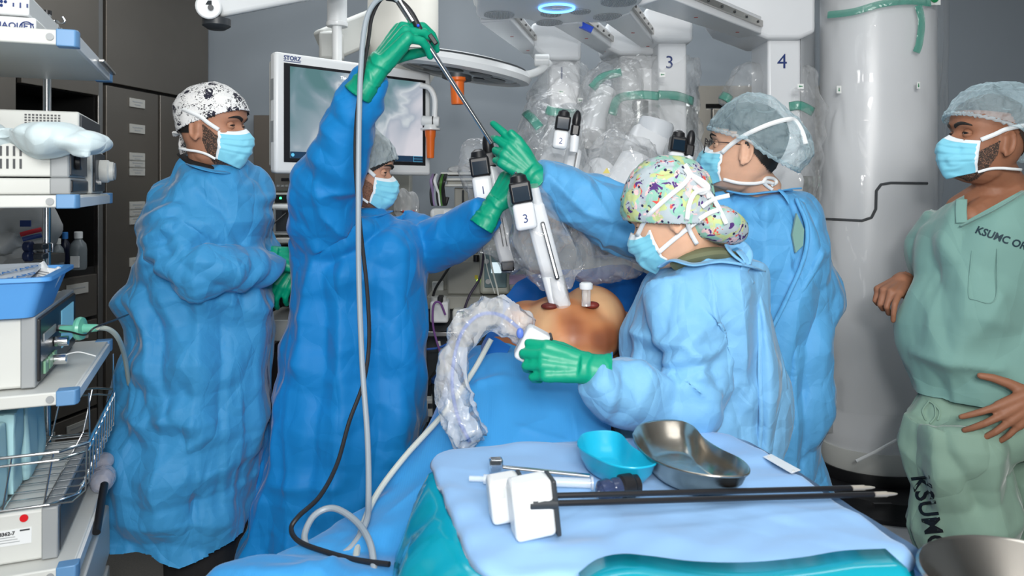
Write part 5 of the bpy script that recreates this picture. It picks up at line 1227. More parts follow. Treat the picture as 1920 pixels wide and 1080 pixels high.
# underside plate: in plan view a lobed hull, thickness upward
pz = P(0, 28, 2.45).z
plate = [P(880, 28, 2.30), P(905, 30, 2.32), P(940, 30, 2.34), P(1000, 28, 2.34)]
def zpt(px, py, z): D = (z - H) * F / (HY - py); return Vector(((px - 960) * D / F, D, z))
Zp = 2.04
outl = [(893, 20), (897, 33), (930, 38), (965, 35), (992, 38), (1010, 46), (1035, 50), (1060, 47), (1085, 42), (1110, 43), (1140, 42), (1165, 38), (1178, 28), (1190, 14), (1205, 2), (1206, -25), (1180, -55), (1100, -75), (1000, -75), (930, -55), (900, -20)]
pts = [zpt(x, y, Zp) for x, y in outl]
obj('underside_plate', MB().prism(spline(pts + [pts[0]], 4)[:-1], (0, 0, .03)), mat('plate_grey', srgb(226, 229, 232), .35), rb, bevel=.008, seg=3)
body = [p + (p - pts[0] * 0 - Vector((.30, 3.0, Zp))).normalized() * .0 for p in pts]
cen = sum(pts, Vector()) / len(pts)
obj('boom_shell', MB().prism(spline([cen + (p - cen) * 1.04 for p in pts] + [cen + (pts[0] - cen) * 1.04], 4)[:-1], (0, 0, .16)).xf(Matrix.Translation((0, 0, .028))), m_whiteR, rb, bevel=.02, seg=3)
m_grille = mat('speaker_grille', srgb(205, 210, 214), .5, bump=[('wave', 60, 1.0, .003)])
for x, y, r_ in ((936, 28, .050), (1030, 43, .046), (1033, 27, .034), (1088, 22, .034), (1140, 32, .05), (1160, 4, .055)):
    c = zpt(x, y, Zp - .001); obj('speaker_grille', MB().lathe([(r_, 0), (r_, -.002), (r_ * .5, -.004), (.001, -.004)], c, sx=1, sy=1), m_grille, rb)
c = zpt(1044, 16, Zp - .003); obj('status_ring', MB().tube([c + Vector((.055 * math.cos(t), .055 * math.sin(t), 0)) for t in [R(k) for k in range(0, 361, 10)]], .0035, 8), mat('ring_glow', (.1, .35, 1), .4, emit=((.12, .4, 1), 4)), rb)
obj('target_cross', MB().box(c, (.03, .006, .003)), m_steel, rb)
# carriage rails: slanting under-beams and vertical arm columns
def beam(px0, py0, px1, py1, D0, D1, wpx, hh, name='rail_beam', mm=None):
    a, b = P(px0, py0, D0), P(px1, py1, D1); d = (b - a).normalized(); L = (b - a).length
    up = Vector((0, 0, 1)); q = rq(d, up)
    o = obj(name, MB().box((a + b) / 2 + q @ Vector((0, 0, hh / 2)), (L, M_(wpx, D0), hh), q), mm or m_whiteR, rb, bevel=.006)
    return o, a, b, q
for n_, qd in enumerate((((900, 43), (956, 38), (1016, 103), (981, 101)), ((1036, 48), (1084, 44), (1162, 101), (1134, 106)), ((1134, 42), (1181, 26), (1234, 92), (1212, 97)), ((1196, 12), (1250, -6), (1428, 64), (1384, 72)))):
    Zb = 2.035; q4 = [zpt(x, y, Zb) for x, y in qd]
    o = obj('rail_beam', MB().prism(q4, (0, 0, .065)), m_whiteR, rb, bevel=.004)
    e0, e1 = q4[1], q4[2]; dd = (e1 - e0).normalized(); nn = Vector((dd.y, -dd.x, 0)); qq = Matrix((dd, -nn, Vector((0, 0, 1)))).transposed()
    rl = obj('linear_rail', MB().box((e0 + e1) / 2 + nn * .005 + Vector((0, 0, .035)), ((e1 - e0).length * .97, .01, .022), qq), m_steel, o)
    for k in range(7): c = e0.lerp(e1, .08 + .14 * k) + nn * .011 + Vector((0, 0, .035)); obj('bolt', MB().cyl(c, c + nn * .002, .0045), m_dgrey, rl)
    for t in (.4, .85): c = (q4[0].lerp(q4[3], t) + q4[1].lerp(q4[2], t)) / 2 - Vector((0, 0, .001)); obj('red_mark', MB().box(c, (.012, .006, .001)), mat('red_print', (.5, .05, .04), .5), o)
cols = [('1', 1030, 1088, 3.02, 3.22, 112, 330, 1050, 148), ('2', 1162, 1226, 3.04, 3.24, 100, 340, 1190, 400), ('3', 1234, 1288, 2.90, 3.10, 76, 330, 1252, 128), ('4', 1440, 1502, 2.80, 3.0, 70, 330, 1462, 128)]
caps_ = {'1': [(996, 44), (1060, 30), (1090, 40), (1090, 112), (1030, 112), (1008, 96), (996, 80)], '2': [(1136, 44), (1200, 30), (1228, 40), (1228, 102), (1162, 102), (1140, 92), (1136, 78)], '3': [(1209, 16), (1260, 0), (1300, 10), (1300, 78), (1234, 78), (1216, 66), (1209, 50)], '4': [(1357, -20), (1500, -40), (1530, -30), (1530, 60), (1502, 72), (1440, 72), (1372, 46), (1357, 26)]}
for s_, x0, x1, D0, D1, yt, yb, tx, ty in cols:
    a = extr([(x0, yt - 10), (x1, yt - 10), (x1, yb), (x0, yb)], D0, D1, m_whiteR, 'arm_column', rb, .010)
    ca_ = extr(caps_[s_], D0 - .04, D1 + .03, m_whiteR, 'carriage', rb, .014)
    if ty < 300: text('arm_number', s_, m_navy, a, P(tx - 5, ty, D0 - .002), (1, 0, 0), (0, 0, 1), .078 if s_ == '4' else .07, extrude=.0004)
for x, y0_, y1_, D_, r_ in ((1270, 190, 300, 2.92, 34), (1196, 180, 300, 3.0, 32)):
    b_ = P(x, y1_, D_ + .1); obj('wrist_cylinder', MB().lathe([(M_(r_, D_), 0), (M_(r_, D_), P(x, y0_, D_).z - b_.z - .015), (M_(r_, D_) - .015, P(x, y0_, D_).z - b_.z)], b_, n=40), mat('robot_silver', (.55, .57, .56), .22, .9), rb)
obj('side_column', MB().prism([P(1502, 60, 2.80), P(1528, 40, 3.1), P(1528, 330, 3.1), P(1502, 330, 2.80)], (.002, .05, 0)), m_whiteR, rb)
obj('blue_latch', MB().box(P(1096, 50, 2.62), (.06, .02, .02), Matrix.Rotation(R(25), 3, 'Y')), mat('latch_blue', srgb(20, 80, 220), .4), rb)
obj('boom_arm', MB().box(P(1480, -60, 2.9), (.9, .45, .10)), m_whiteR, rb, bevel=.03)

# robot column on its cart
rc = thing('robot_column', P(1645, 900, 3.05), 'thick white robot column wrapped in clear film on a black base', 'robot column')
cx, cy = P(1645, 0, 3.05).x, 3.05
obj('column', MB().lathe([(.215, .44), (.226, .50), (.226, 1.30), (.222, 2.6)], (cx, cy, 0), n=64, sy=.8), m_whiteR, rc)
zz = [(1536, 410), (1616, 414), (1634, 408), (1642, 392), (1643, 358), (1652, 346), (1670, 343), (1752, 344)]
def onc(px, py, g=.226):
    x = (px - 960) / F; # ray hits ellipse
    A_ = x; # point (A t, t)
    a_ = (A_ ** 2) / g ** 2 + 1 / (g * .8) ** 2; b_ = -2 * (A_ * cx / g ** 2 + cy / (g * .8) ** 2); c_ = cx ** 2 / g ** 2 + cy ** 2 / (g * .8) ** 2 - 1
    D_ = b_ * b_ - 4 * a_ * c_; t = (-b_ - math.sqrt(max(D_, 0))) / (2 * a_); return P(px, py, t)
zz = [(a[0] + (b[0] - a[0]) * t / 6, a[1] + (b[1] - a[1]) * t / 6) for a, b in zip(zz, zz[1:]) for t in range(6)]
obj('seam_line', MB().tube([onc(*q) for q in zz], .0055, 8), m_dgrey, rc)
obj('column_foot', MB().lathe([(.222, .355), (.228, .37), (.224, .44)], (cx, cy, 0), n=64, sy=.8), m_beige, rc)
obj('foot_ring', MB().lathe([(.232, .31), (.238, .33), (.232, .36)], (cx, cy, 0), n=64, sy=.8), m_black, rc)
obj('base_top', MB().lathe([(.30, .22), (.31, .24), (.30, .30), (.24, .315)], (cx, cy, 0), n=64), m_black, rc)
obj('base_cover', MB().hexa([Vector(v) for v in ((1.12, 2.45, .02), (1.95, 2.45, .02), (1.95, 3.5, .02), (1.12, 3.5, .02), (1.12, 2.5, .22), (1.95, 2.5, .22), (1.95, 3.5, .22), (1.12, 3.5, .22))]), m_whiteR, rc, bevel=.04, seg=3)
obj('base_mark', MB().box(P(1655, 947, 2.47), (.06, .012, .012)), m_black, rc)
obj('vent_window', MB().box(onc(1560, 803, .228), (.055, .004, .035)), m_grey, rc); obj('clip', MB().box(onc(1552, 805, .232), (.008, .008, .02)), m_white, rc)
obj('cable_tie', MB().tube([P(1605, 865, 2.7), P(1640, 848, 2.7), P(1700, 815, 2.7)], .006, 8), m_white, rc)
# film sleeve around the column
def fm(u, v):
    a = R(20 - 220 * u) ; z = .60 + v * 2.0; r_ = .250 + .018 * math.sin(u * 19 + v * 3) * .5 + .010 * math.sin(v * 9 + u * 5)
    return Vector((cx + r_ * math.cos(a), cy + r_ * .84 * math.sin(a), z))
mb = MB().grid(fm, 110, 120); me = mb.mesh(); a = get_co(me); n = get_no(me)
d = (ridge(warp(a, .10, 3, 3) * np.array([10, 10, 1.3])) - .4) * .010 + (ridge(warp(a, .05, 8, 7) * np.array([6, 6, 3])) - .5) * .004
set_co(me, a + n * d[:, None] * (1 if n[len(n)//2][1] < 0 else -1))
flm = tag(obj('column_drape', me, m_filmc, angle=0), 'clear plastic drape hanging around the thick white column', 'plastic drape')
for pts in ([(1552, 28), (1600, 22), (1650, 8), (1700, 2), (1745, 6)], [(1722, 10), (1728, 40), (1724, 80), (1718, 98)]):
    obj('green_tape', MB().tube(spline([onc(x, y, .272) for x, y in pts], 6), .014, 8, flat=(1, .2), up=(0, -1, .01)), m_gtape, flm)
m_tag = mat('tag_white', srgb(235, 238, 236), .5); m_tg = mat('tag_green', srgb(20, 130, 80), .5)
def arrow_tag(parent, px, py, D, w_=.022, h_=.018, up=False):
    c = P(px, py, D); o = obj('arrow_tag', MB().box(c, (w_, .002, h_)), m_tag, parent)
    obj('arrow_print', MB().prism([c + Vector((x, -.0015, z)) for x, z in ([(-.007, 0), (-.002, .004), (-.002, .0015), (.007, .0015), (.007, -.0015), (-.002, -.0015), (-.002, -.004)] if not up else [(0, -.008), (.004, -.002), (.0015, -.002), (.0015, .007), (-.0015, .007), (-.0015, -.002), (-.004, -.002)])], (0, -.0006, 0)), m_tg, o)
arrow_tag(flm, 1573, 168, onc(1573, 168, .275).y, .018, .030, True); arrow_tag(flm, 1722, 160, onc(1722, 160, .28).y, .012, .026, True)
obj('stop_tag', MB().box(P(1751, 2, 2.86), (.05, .003, .03)), m_tag, flm)
obj('stop_mark', MB().lathe([(.016, 0), (.016, .002)], P(1752, -3, 2.855), (0, -1, 0)), m_tg, flm)

# robot arms under film
def arm(label, segs, extra=None):
    th = thing('robot_arm', segs[-1][-1][0] if isinstance(segs[-1][-1][0], Vector) else P(*segs[-1][-1][:3]), label, 'robot arm')
    for s in segs: obj('arm_segment', MB().tube(spline([P(*q[:3]) for q in s], 5), spl([M_(q[3], q[2]) for q in s], 5), 24), m_whiteR, th, bevel=.006)
    return th
def head_unit(th, px, py, D, num, tilt=0, s=1.0, twin=(28, -34), yaw=0, blk=1.0):
    """instrument drive: white sled with black adapter and number, seen from its front"""
    q = Matrix.Rotation(R(yaw), 3, 'Z') @ Matrix.Rotation(R(tilt), 3, 'Y')
    c = P(px, py, D); k = s
    w0 = obj('drive_unit', MB().box(c + q @ Vector((0, 0, -.035 * k)), (.060 * k, .055 * k, .075 * k), q), m_whiteR, th, bevel=.010, seg=3)
    obj('adapter', MB().box(c + q @ Vector((0, 0, .032 * k)), (.060 * k, .055 * k, .060 * k * blk), q), m_black, th, bevel=.006)
    obj('adapter_window', MB().box(c + q @ Vector((0, -.029 * k, .028 * k)), (.044 * k, .003, .040 * k * blk), q), mat('adapter_glass', (.008, .02, .035), .1), th)
    obj('adapter_top', MB().lathe([(.026 * k, 0), (.022 * k, .018 * k), (.010 * k, .026 * k)], c + q @ Vector((0, 0, .060 * k)), q @ Vector((0, 0, 1))), m_black, th)
    text('unit_number', num, m_navy, w0, c + q @ Vector((-.008 * k, -.0285 * k, -.052 * k)), q @ Vector((1, 0, 0)), q @ Vector((0, 0, 1)), .034 * k, extrude=.0004)
    if twin:
        obj('grip_base', MB().box(c + q @ Vector((M_(twin[0], D), .02, -M_(twin[1], D) - .012 * k)), (.036 * k, .036 * k, .05 * k), q), m_black, th, bevel=.006)
        t = c + q @ Vector((M_(twin[0], D), .02, -M_(twin[1], D)))
        obj('instrument_grip', MB().ball(t + q @ Vector((0, 0, .028 * k)), (.018 * k, .018 * k, .042 * k), q), m_black, th)
        obj('instrument_body', MB().tube([t + q @ Vector((0, 0, -.03 * k)), t + q @ Vector((.002, 0, -.045 * k)), t + q @ Vector((.004, 0, -.10 * k))], [.017 * k, .019 * k, .018 * k], 16), m_whiteR, th)
# arm 1: far left, unit over the patient
a1 = arm('robot arm marked one, its unit left of the crossed gloves', [[(1068, 330, 2.8, 34), (1040, 360, 2.65, 34), (1010, 400, 2.5, 30)], [(1010, 380, 2.5, 32), (960, 330, 2.45, 30), (925, 300, 2.42, 20)]])
head_unit(a1, 903, 332, 2.24, '1', tilt=-8, s=.98, twin=(20, -38))
obj('sled', MB().box(P(940, 437, 2.36), (.055, .06, .20), Matrix.Rotation(R(-14), 3, 'Y')), m_whiteR, a1, bevel=.01)
for dx in (-5, 2): obj('sled_slot', MB().box(P(944 + dx, 435, 2.32), (.003, .01, .09), Matrix.Rotation(R(-10), 3, 'Y')), m_black, a1)
obj('sled_end', MB().box(P(952, 498, 2.33), (.04, .05, .03), Matrix.Rotation(R(-4), 3, 'Y')), m_black, a1, bevel=.004)
# arm 3: nearest, lit by flash
a3 = arm('robot arm marked three, running down to the patient under film', [[(1262, 330, 2.7, 34), (1200, 400, 2.5, 36), (1100, 420, 2.3, 30)], [(1100, 410, 2.3, 30), (1030, 340, 2.25, 26), (1000, 330, 2.22, 22)]])
head_unit(a3, 980, 382, 1.97, '3', tilt=-10, s=.95, twin=None)
obj('instrument_shaft', MB().cyl(P(966, 322, 1.98), P(978, 350, 1.99), .004), m_chrome, a3)
obj('sled', MB().box(P(1028, 490, 2.05), (.058, .06, .33), Matrix.Rotation(R(-15), 3, 'Y')), m_whiteR, a3, bevel=.01)
obj('sled_slot', MB().box(P(1031, 470, 2.00), (.012, .012, .16), Matrix.Rotation(R(-15), 3, 'Y')), m_dgrey, a3, bevel=.004)
obj('sled_rail', MB().box(P(1031, 470, 1.994), (.005, .006, .15), Matrix.Rotation(R(-15), 3, 'Y')), m_chrome, a3)
obj('side_cover', MB().tube([P(1003, 352, 2.03), P(1018, 430, 2.04)], [.012, .016], 14), m_whiteR, a3)
# arm 2
a2 = arm('robot arm marked two, with its unit beside black instrument grip', [[(1068, 220, 3.0, 30), (1062, 260, 2.8, 34), (1040, 320, 2.5, 34)], [(1135, 170, 2.95, 22), (1118, 215, 2.9, 24), (1105, 260, 2.8, 28)], [(1130, 320, 2.6, 30), (1090, 360, 2.5, 30), (1060, 330, 2.42, 20)]])
head_unit(a2, 1053, 246, 2.22, '2', tilt=8, s=.74, twin=(26, -12))
obj('sled', MB().box(P(1062, 360, 2.38), (.05, .06, .28), Matrix.Rotation(R(10), 3, 'Y')), m_whiteR, a2, bevel=.01)
obj('sled_slot', MB().box(P(1072, 340, 2.33), (.004, .01, .18), Matrix.Rotation(R(10), 3, 'Y')), m_black, a2)
# arm 4
a4 = arm('robot arm marked four, bulky joints behind the floral cap', [[(1222, 255, 2.62, 40), (1205, 295, 2.58, 42)], [(1200, 305, 2.55, 40), (1165, 370, 2.5, 42), (1140, 430, 2.45, 44)], [(1475, 330, 2.85, 32), (1460, 370, 2.8, 40), (1440, 420, 2.7, 44)]])
head_unit(a4, 1268, 286, 2.2, '4', tilt=8, s=.76, twin=(26, -14))
obj('warning_sign', MB().prism([P(1130, 325, 2.33), P(1144, 325, 2.33), P(1138, 314, 2.33)], (0, .001, 0)), mat('warning_yellow', (.75, .6, .05), .5), a4)
obj('collar_ring', MB().lathe([(.062, 0), (.062, .06), (.055, .07)], P(1222, 262, 2.6), (.3, 0, 1)), m_greyR, a4)

# plastic film bags over the arms
def bag(label, pts, flat=None, seed=0, m=None, vox=.010, amp=.028, tags=(), tapes=(), group=None):
    mb = MB()
    for chain in pts: mb.tube(spline([P(*q[:3]) for q in chain], 5), spl([M_(q[3], q[2]) for q in chain], 5), 24, flat=flat, up=(0, 1, .01))
    me = fuse(mb, vox, 4, .5); a = get_co(me); n = get_no(me)
    d = (ridge(warp(a, .09, 4, seed) * np.array([9, 9, 3]) + seed) - .4) * amp * .5 + (ridge(warp(a, .05, 8, seed) * 15 + seed) - .4) * amp * .14
    for k in range(7):
        v = np.random.RandomState(seed + k).normal(size=3); v /= np.linalg.norm(v); fr = 6 + 2.5 * k; t = (warp(a, .06, 4, seed + k) @ v) * fr
        d += (4 * np.abs(t - np.floor(t + .5)) - 1) * amp * 2.2 / fr * smooth01(noise(a * 5 + 9 * k + seed) * 1.6 + .3)
    set_co(me, a + n * d[:, None])
    o = tag(obj('arm_drape', me, m or m_film, angle=0), label, 'plastic drape')
    for t in tags: arrow_tag(o, *t)
    bv = BVHTree.FromPolygons([v.co for v in me.vertices], [p.vertices for p in me.polygons])
    for t in tapes:
        ps = []
        for x, y in t:
            dd = (P(x, y, 1) - Vector((0, 0, H))).normalized(); h = bv.ray_cast(Vector((0, 0, H)), dd)
            if h[0]: ps.append(h[0] - dd * .006)
        if len(ps) > 2: obj('green_tape', MB().tube(spline(ps, 5), .017, 8, flat=(1, .14), up=(0, -1, .01)), m_gtape, o, angle=0)
    return o
bag('clear film around the arm column marked one', [[(1062, 135, 3.1, 40), (1055, 180, 3.0, 58), (1035, 240, 2.8, 62), (1010, 320, 2.6, 52)], [(1075, 160, 3.1, 36), (1090, 240, 2.9, 36)]], seed=3, tags=((1052, 172, 2.86), (1088, 188, 2.86)), tapes=([(975, 200), (1000, 185), (1018, 178)], [(1024, 206), (1050, 212), (1085, 214)], [(985, 210), (1000, 225), (1012, 240)]))
bag('clear film around the arm column marked two, billowing left', [[(1170, 135, 3.1, 42), (1150, 175, 3.0, 56), (1130, 240, 2.8, 62), (1110, 320, 2.6, 58)]], seed=13, tapes=([(1110, 165), (1130, 145), (1165, 135)],))
bag('clear film around the arm column marked three', [[(1272, 112, 2.98, 40), (1268, 160, 2.96, 42), (1268, 230, 2.9, 44), (1260, 310, 2.7, 48)], [(1208, 118, 3.0, 44), (1205, 180, 2.96, 58), (1200, 300, 2.7, 62)]], seed=23, tags=((1242, 140, 2.78),), tapes=([(1148, 215), (1160, 185), (1200, 178), (1235, 180)], [(1235, 178), (1270, 180), (1300, 190)]))
bag('clear film around the arm column marked four, behind the glasses wearer', [[(1490, 126, 2.9, 34), (1488, 180, 2.9, 48), (1490, 260, 2.86, 52), (1490, 340, 2.8, 48), (1490, 400, 2.8, 38)], [(1425, 125, 2.9, 10), (1405, 150, 2.9, 34), (1390, 200, 2.9, 40)]], seed=33, tags=((1501, 162, 2.68),), tapes=([(1480, 200), (1500, 198), (1525, 210)], [(1352, 178), (1362, 182), (1370, 188)]))
bag('crumpled film over unit one and its sled', [[(895, 270, 2.4, 26), (905, 330, 2.36, 36), (930, 410, 2.36, 46), (960, 470, 2.36, 42), (980, 500, 2.36, 26)]], seed=43)
bag('brightly lit film over unit three, trailing to the patient', [[(990, 345, 2.05, 30), (1000, 400, 2.04, 44), (1020, 460, 2.05, 60), (1050, 510, 2.1, 50)], [(1060, 470, 2.15, 50), (1120, 500, 2.2, 38), (1180, 500, 2.1, 20), (1200, 502, 2.1, 8)]], seed=53, amp=.022)
bag('crumpled film over unit two between the arms', [[(1060, 215, 2.4, 30), (1050, 280, 2.38, 48), (1060, 350, 2.38, 50), (1075, 420, 2.4, 40)]], seed=63)
bag('wide crumpled film over the joints of arm four', [[(1180, 260, 2.42, 50), (1160, 330, 2.38, 66), (1140, 410, 2.36, 62), (1150, 470, 2.36, 50)], [(1285, 260, 2.35, 34), (1275, 330, 2.33, 44)]], seed=73)

# ================================================================ patient and operating table
m_drape = mat('patient_drape_blue', srgb(60, 150, 214), .6, spec=.3, bump=[('tri', 1.0, .35, .02), ('wave', 55, .10, .001), ('ridge', 10, .2, .006)], sheen=.15)
m_draped = mat('patient_drape_deep', srgb(16, 96, 176), .6, spec=.3, bump=[('tri', 1.0, .45, .02), ('ridge', 10, .2, .006)], sheen=.15)
m_drapel = mat('table_drape_light', srgb(112, 170, 224), .6, spec=.3, bump=[('tri', .9, .35, .02), ('ridge', 10, .2, .006)], sheen=.15)
def net(rows, nu=70, nv=80):
    R_ = [[P(*q) for q in r] for r in rows]
    R2 = [spline(r, 10) for r in R_]; n = len(R2[0])
    cols_ = [spline([r[i] for r in R2], 10) for i in range(n)]
    def fn(u, v):
        c = u * (n - 1); i = min(int(c), n - 2); f = c - i; L = len(cols_[0]) - 1; k = v * L; j = min(int(k), L - 1); g = k - j
        a = cols_[i][j].lerp(cols_[i][j+1], g); b = cols_[i+1][j].lerp(cols_[i+1][j+1], g); return a.lerp(b, f)
    return fn
def cloth(fn, nu, nv, amp=.006, seed=0, fold=.0, strokes=()):
    me = MB().grid(fn, nu, nv).mesh(); a = get_co(me); n = get_no(me)
    if n[:, 2].mean() < 0: n = -n
    d = np.zeros(len(a)); rs = np.random.RandomState(seed)
    for k in range(7):
        v = rs.normal(size=3); v /= np.linalg.norm(v); fr = rs.uniform(4, 12); t = (warp(a, .05, 4.5, seed + 7 * k) @ v) * fr
        d += (4 * np.abs(t - np.floor(t + .5)) - 1) * amp * 5 / fr * smooth01(noise(a * 4.5 + 9 * k + seed) * 1.7 + .25)
    d += (ridge(warp(a, .05, 6, seed) * np.array([9, 9, 3]) + seed) - .4) * fold
    for pts, A, W in strokes:
        pts = [np.array(tuple(p)) for p in pts]; best = np.full(len(a), 9.)
        for p, q2 in zip(pts, pts[1:]):
            v = q2 - p; l = v @ v + 1e-9; t = np.clip(((a - p) @ v) / l, 0, 1); best = np.minimum(best, np.linalg.norm(a - (p + t[:, None] * v), axis=1))
        d += A * np.exp(-(best / W) ** 1.5)
    set_co(me, a + n * d[:, None]); return me
rows = [[(860, 650, 2.3), (885, 648, 2.16), (950, 640, 2.10), (1060, 645, 2.06), (1150, 645, 2.05)],
        [(835, 720, 2.15), (868, 690, 2.03), (930, 680, 1.96), (1010, 695, 1.92), (1148, 700, 1.90)],
        [(790, 820, 2.0), (822, 775, 1.90), (900, 765, 1.82), (1000, 775, 1.78), (1146, 790, 1.76)],
        [(720, 930, 1.86), (752, 868, 1.78), (860, 850, 1.72), (980, 850, 1.70), (1144, 860, 1.70)],
        [(620, 1100, 1.72), (655, 978, 1.64), (760, 960, 1.60), (900, 950, 1.63), (1140, 930, 1.66)],
        [(480, 1180, 1.58), (520, 1046, 1.48), (600, 1040, 1.42), (760, 1035, 1.50), (1100, 1000, 1.60)],
        [(330, 1250, 1.45), (388, 1084, 1.34), (560, 1080, 1.28), (760, 1090, 1.34), (1060, 1060, 1.5)],
        [(330, 1500, 1.40), (388, 1250, 1.30), (560, 1250, 1.24), (760, 1250, 1.28), (1060, 1200, 1.4)]]
ot = thing('operating_table', (.0, 1.75, 0), 'operating table under one large blue drape, patient on top', 'operating table')
d1 = obj('drape', cloth(net(rows), 150, 190, .005, 4, .006, strokes=[([P(900, 720, 1.9), P(960, 700, 1.88), P(1080, 705, 1.85)], .010, .014), ([P(915, 800, 1.8), P(980, 805, 1.75), P(1060, 830, 1.72)], .006, .008), ([P(1060, 700, 1.85), P(1085, 850, 1.7)], .010, .015), ([P(640, 1000, 1.6), P(720, 940, 1.68)], .012, .02), ([P(600, 1080, 1.3), P(680, 1000, 1.5)], .012, .015)]), m_drape, ot, angle=0)
obj('table_top', MB().box((.18, 2.15, .80), (.4, .6, .08), Matrix.Rotation(R(-24), 3, 'Z')), m_dgrey, ot, bevel=.02)
obj('pedestal', MB().box((.15, 2.05, .40), (.25, .35, .74)), m_steel, ot, bevel=.02); obj('table_base', MB().box((.1, 2.0, .06), (.45, .8, .10)), m_dgrey, ot, bevel=.02)
# upright deep blue drape behind the patient
rows = [[(945, 560, 2.42), (990, 520, 2.45), (1080, 505, 2.45), (1160, 498, 2.40), (1240, 520, 2.3)],
        [(940, 600, 2.35), (985, 570, 2.38), (1080, 555, 2.38), (1165, 545, 2.32), (1235, 560, 2.25)],
        [(900, 650, 2.25), (960, 630, 2.22), (1080, 620, 2.25), (1170, 620, 2.22), (1225, 640, 2.2)],
        [(880, 720, 2.2), (930, 700, 2.18), (1080, 700, 2.18), (1170, 700, 2.15), (1220, 720, 2.15)]]
obj('raised_drape', cloth(net(rows), 90, 70, .006, 9, .012), m_draped, ot, angle=0)
obj('arm_sling', cloth(net([[(905, 640, 2.12), (925, 632, 2.06), (958, 650, 2.02)], [(880, 690, 2.1), (905, 680, 2.02), (935, 690, 1.98)], [(868, 730, 2.08), (890, 715, 2.0), (915, 720, 1.96)]]), 30, 30, .004, 3), m_draped, ot, angle=0)
# patient
pa = thing('patient', P(1060, 640, 2.1), 'patient lying under blue drape, bare brown side exposed for surgery', 'patient')
m_pat = bpy.data.materials.new('patient_skin'); m_pat.use_nodes = True; nt = m_pat.node_tree; bs = nt.nodes['Principled BSDF']; bs.inputs['Roughness'].default_value = .45
tc = nt.nodes.new('ShaderNodeTexCoord'); ns = nt.nodes.new('ShaderNodeTexNoise'); ns.inputs['Scale'].default_value = 7; ns.inputs['Detail'].default_value = 1
nt.links.new(tc.outputs['Object'], ns.inputs['Vector']); cr = nt.nodes.new('ShaderNodeValToRGB'); nt.links.new(ns.outputs['Fac'], cr.inputs[0])
e = cr.color_ramp.elements; e[0].position = .3; e[0].color = (*srgb(104, 60, 44), 1); e[1].position = .72; e[1].color = (*srgb(214, 168, 124), 1)
for p_, c_ in ((.42, (160, 96, 60)), (.5, (196, 130, 84)), (.58, (206, 150, 108))): q = e.new(p_); q.color = (*srgb(*c_), 1)
nt.links.new(cr.outputs[0], bs.inputs['Base Color']); bs.inputs['Subsurface Weight'].default_value = .1; bs.inputs['Subsurface Scale'].default_value = .02
mb = MB().ball(P(1065, 622, 2.12), (.155, .20, .105)).ball(P(1110, 600, 2.16), (.10, .16, .10)).ball(P(990, 600, 2.16), (.075, .12, .055)).capsule(P(1050, 660, 2.2), P(930, 700, 2.3), .10, .08)
mb.capsule(P(1150, 640, 2.25), P(1165, 640, 2.5), .10, .10)
obj('body', fuse(mb, .006, 12, .6), m_pat, pa, angle=0)
obj('arm', fuse(MB().capsule(P(930, 648, 2.14), P(985, 650, 2.08), .026, .034), .005, 3), m_skinP, pa, angle=0)
obj('incision', MB().ball(P(1032, 574, 2.03), (.026, .022, .010)), mat('wound_red', srgb(96, 34, 26), .5, bump=[('noise', 60, .6, .004)]), pa)
obj('incision', MB().ball(P(1110, 572, 2.02), (.020, .018, .010)), mat('wound_dark', srgb(120, 44, 34), .5, bump=[('noise', 60, .6, .004)]), pa)
tr_ = thing('trocar', P(1098, 545, 2.0), 'white capped trocar port standing in the patient', 'trocar')
obj('cap', MB().lathe([(.017, 0), (.018, .003), (.018, .014), (.013, .018)], P(1099, 542, 2.0)), m_white, tr_); obj('tube', MB().lathe([(.012, -.045), (.012, 0)], P(1099, 542, 2.0)), m_film2, tr_)
single('port_tube', MB().lathe([(.022, -.05), (.024, 0), (.022, .05)], P(1050, 552, 2.03), (-.2, 0, 1)), m_film2, 'short clear port where unit three meets the patient', 'port')

# ---- hand-held device in its clear sleeve
ls = thing('stapler', P(1000, 650, 1.68), 'white boxy device held over the patient by a green glove', 'device')
q = Matrix.Rotation(R(28), 3, 'Y')
obj('housing', MB().box(P(998, 648, 1.66), (.058, .06, .078), q), m_whiteR, ls, bevel=.010, seg=3)
obj('back_plate', MB().box(P(1019, 657, 1.66), (.006, .062, .076), q), m_black, ls, bevel=.002)
obj('blue_button', MB().ball(P(975, 625, 1.65), (.008, .006, .012)), mat('soft_blue', srgb(90, 120, 200), .4), ls)
sv = [(985, 622, 1.72, 30), (945, 592, 1.74, 34), (905, 590, 1.75, 32), (872, 620, 1.74, 30), (856, 670, 1.72, 30), (852, 725, 1.70, 34), (862, 780, 1.68, 36), (885, 830, 1.64, 34)]
me = fuse(MB().tube(spline([P(*s_[:3]) for s_ in sv], 6), spl([M_(s_[3], s_[2]) for s_ in sv], 6), 20), .006, 3)
a = get_co(me); n = get_no(me); d = (ridge(warp(a, .04, 12, 3) * 24) - .4) * .008 + (ridge(a * 55 + 3) - .4) * .003; set_co(me, a + n * d[:, None])
sleeve_ = thing('camera_sleeve', P(870, 700, 1.72), 'clear crinkled sleeve with a blue line arching down to the table', 'sleeve')
obj('film', me, m_film2, sleeve_, angle=0)
obj('blue_line', MB().tube(spline([P(s_[0] - 4, s_[1], s_[2]) for s_ in sv], 8), .0045, 10), mat('line_blue', srgb(30, 90, 180), .4), sleeve_)
m_tubec = mat('tube_cream', srgb(196, 200, 192), .3)
cable('suction_tube', [P(921, 636, 1.92), P(885, 700, 1.90), P(832, 775, 1.86), P(760, 855, 1.76), P(706, 928, 1.66), P(676, 1000, 1.52), P(661, 1090, 1.36)], .0070, m_tubec, 'cream suction tube running from patient down across the drape', 'tube')

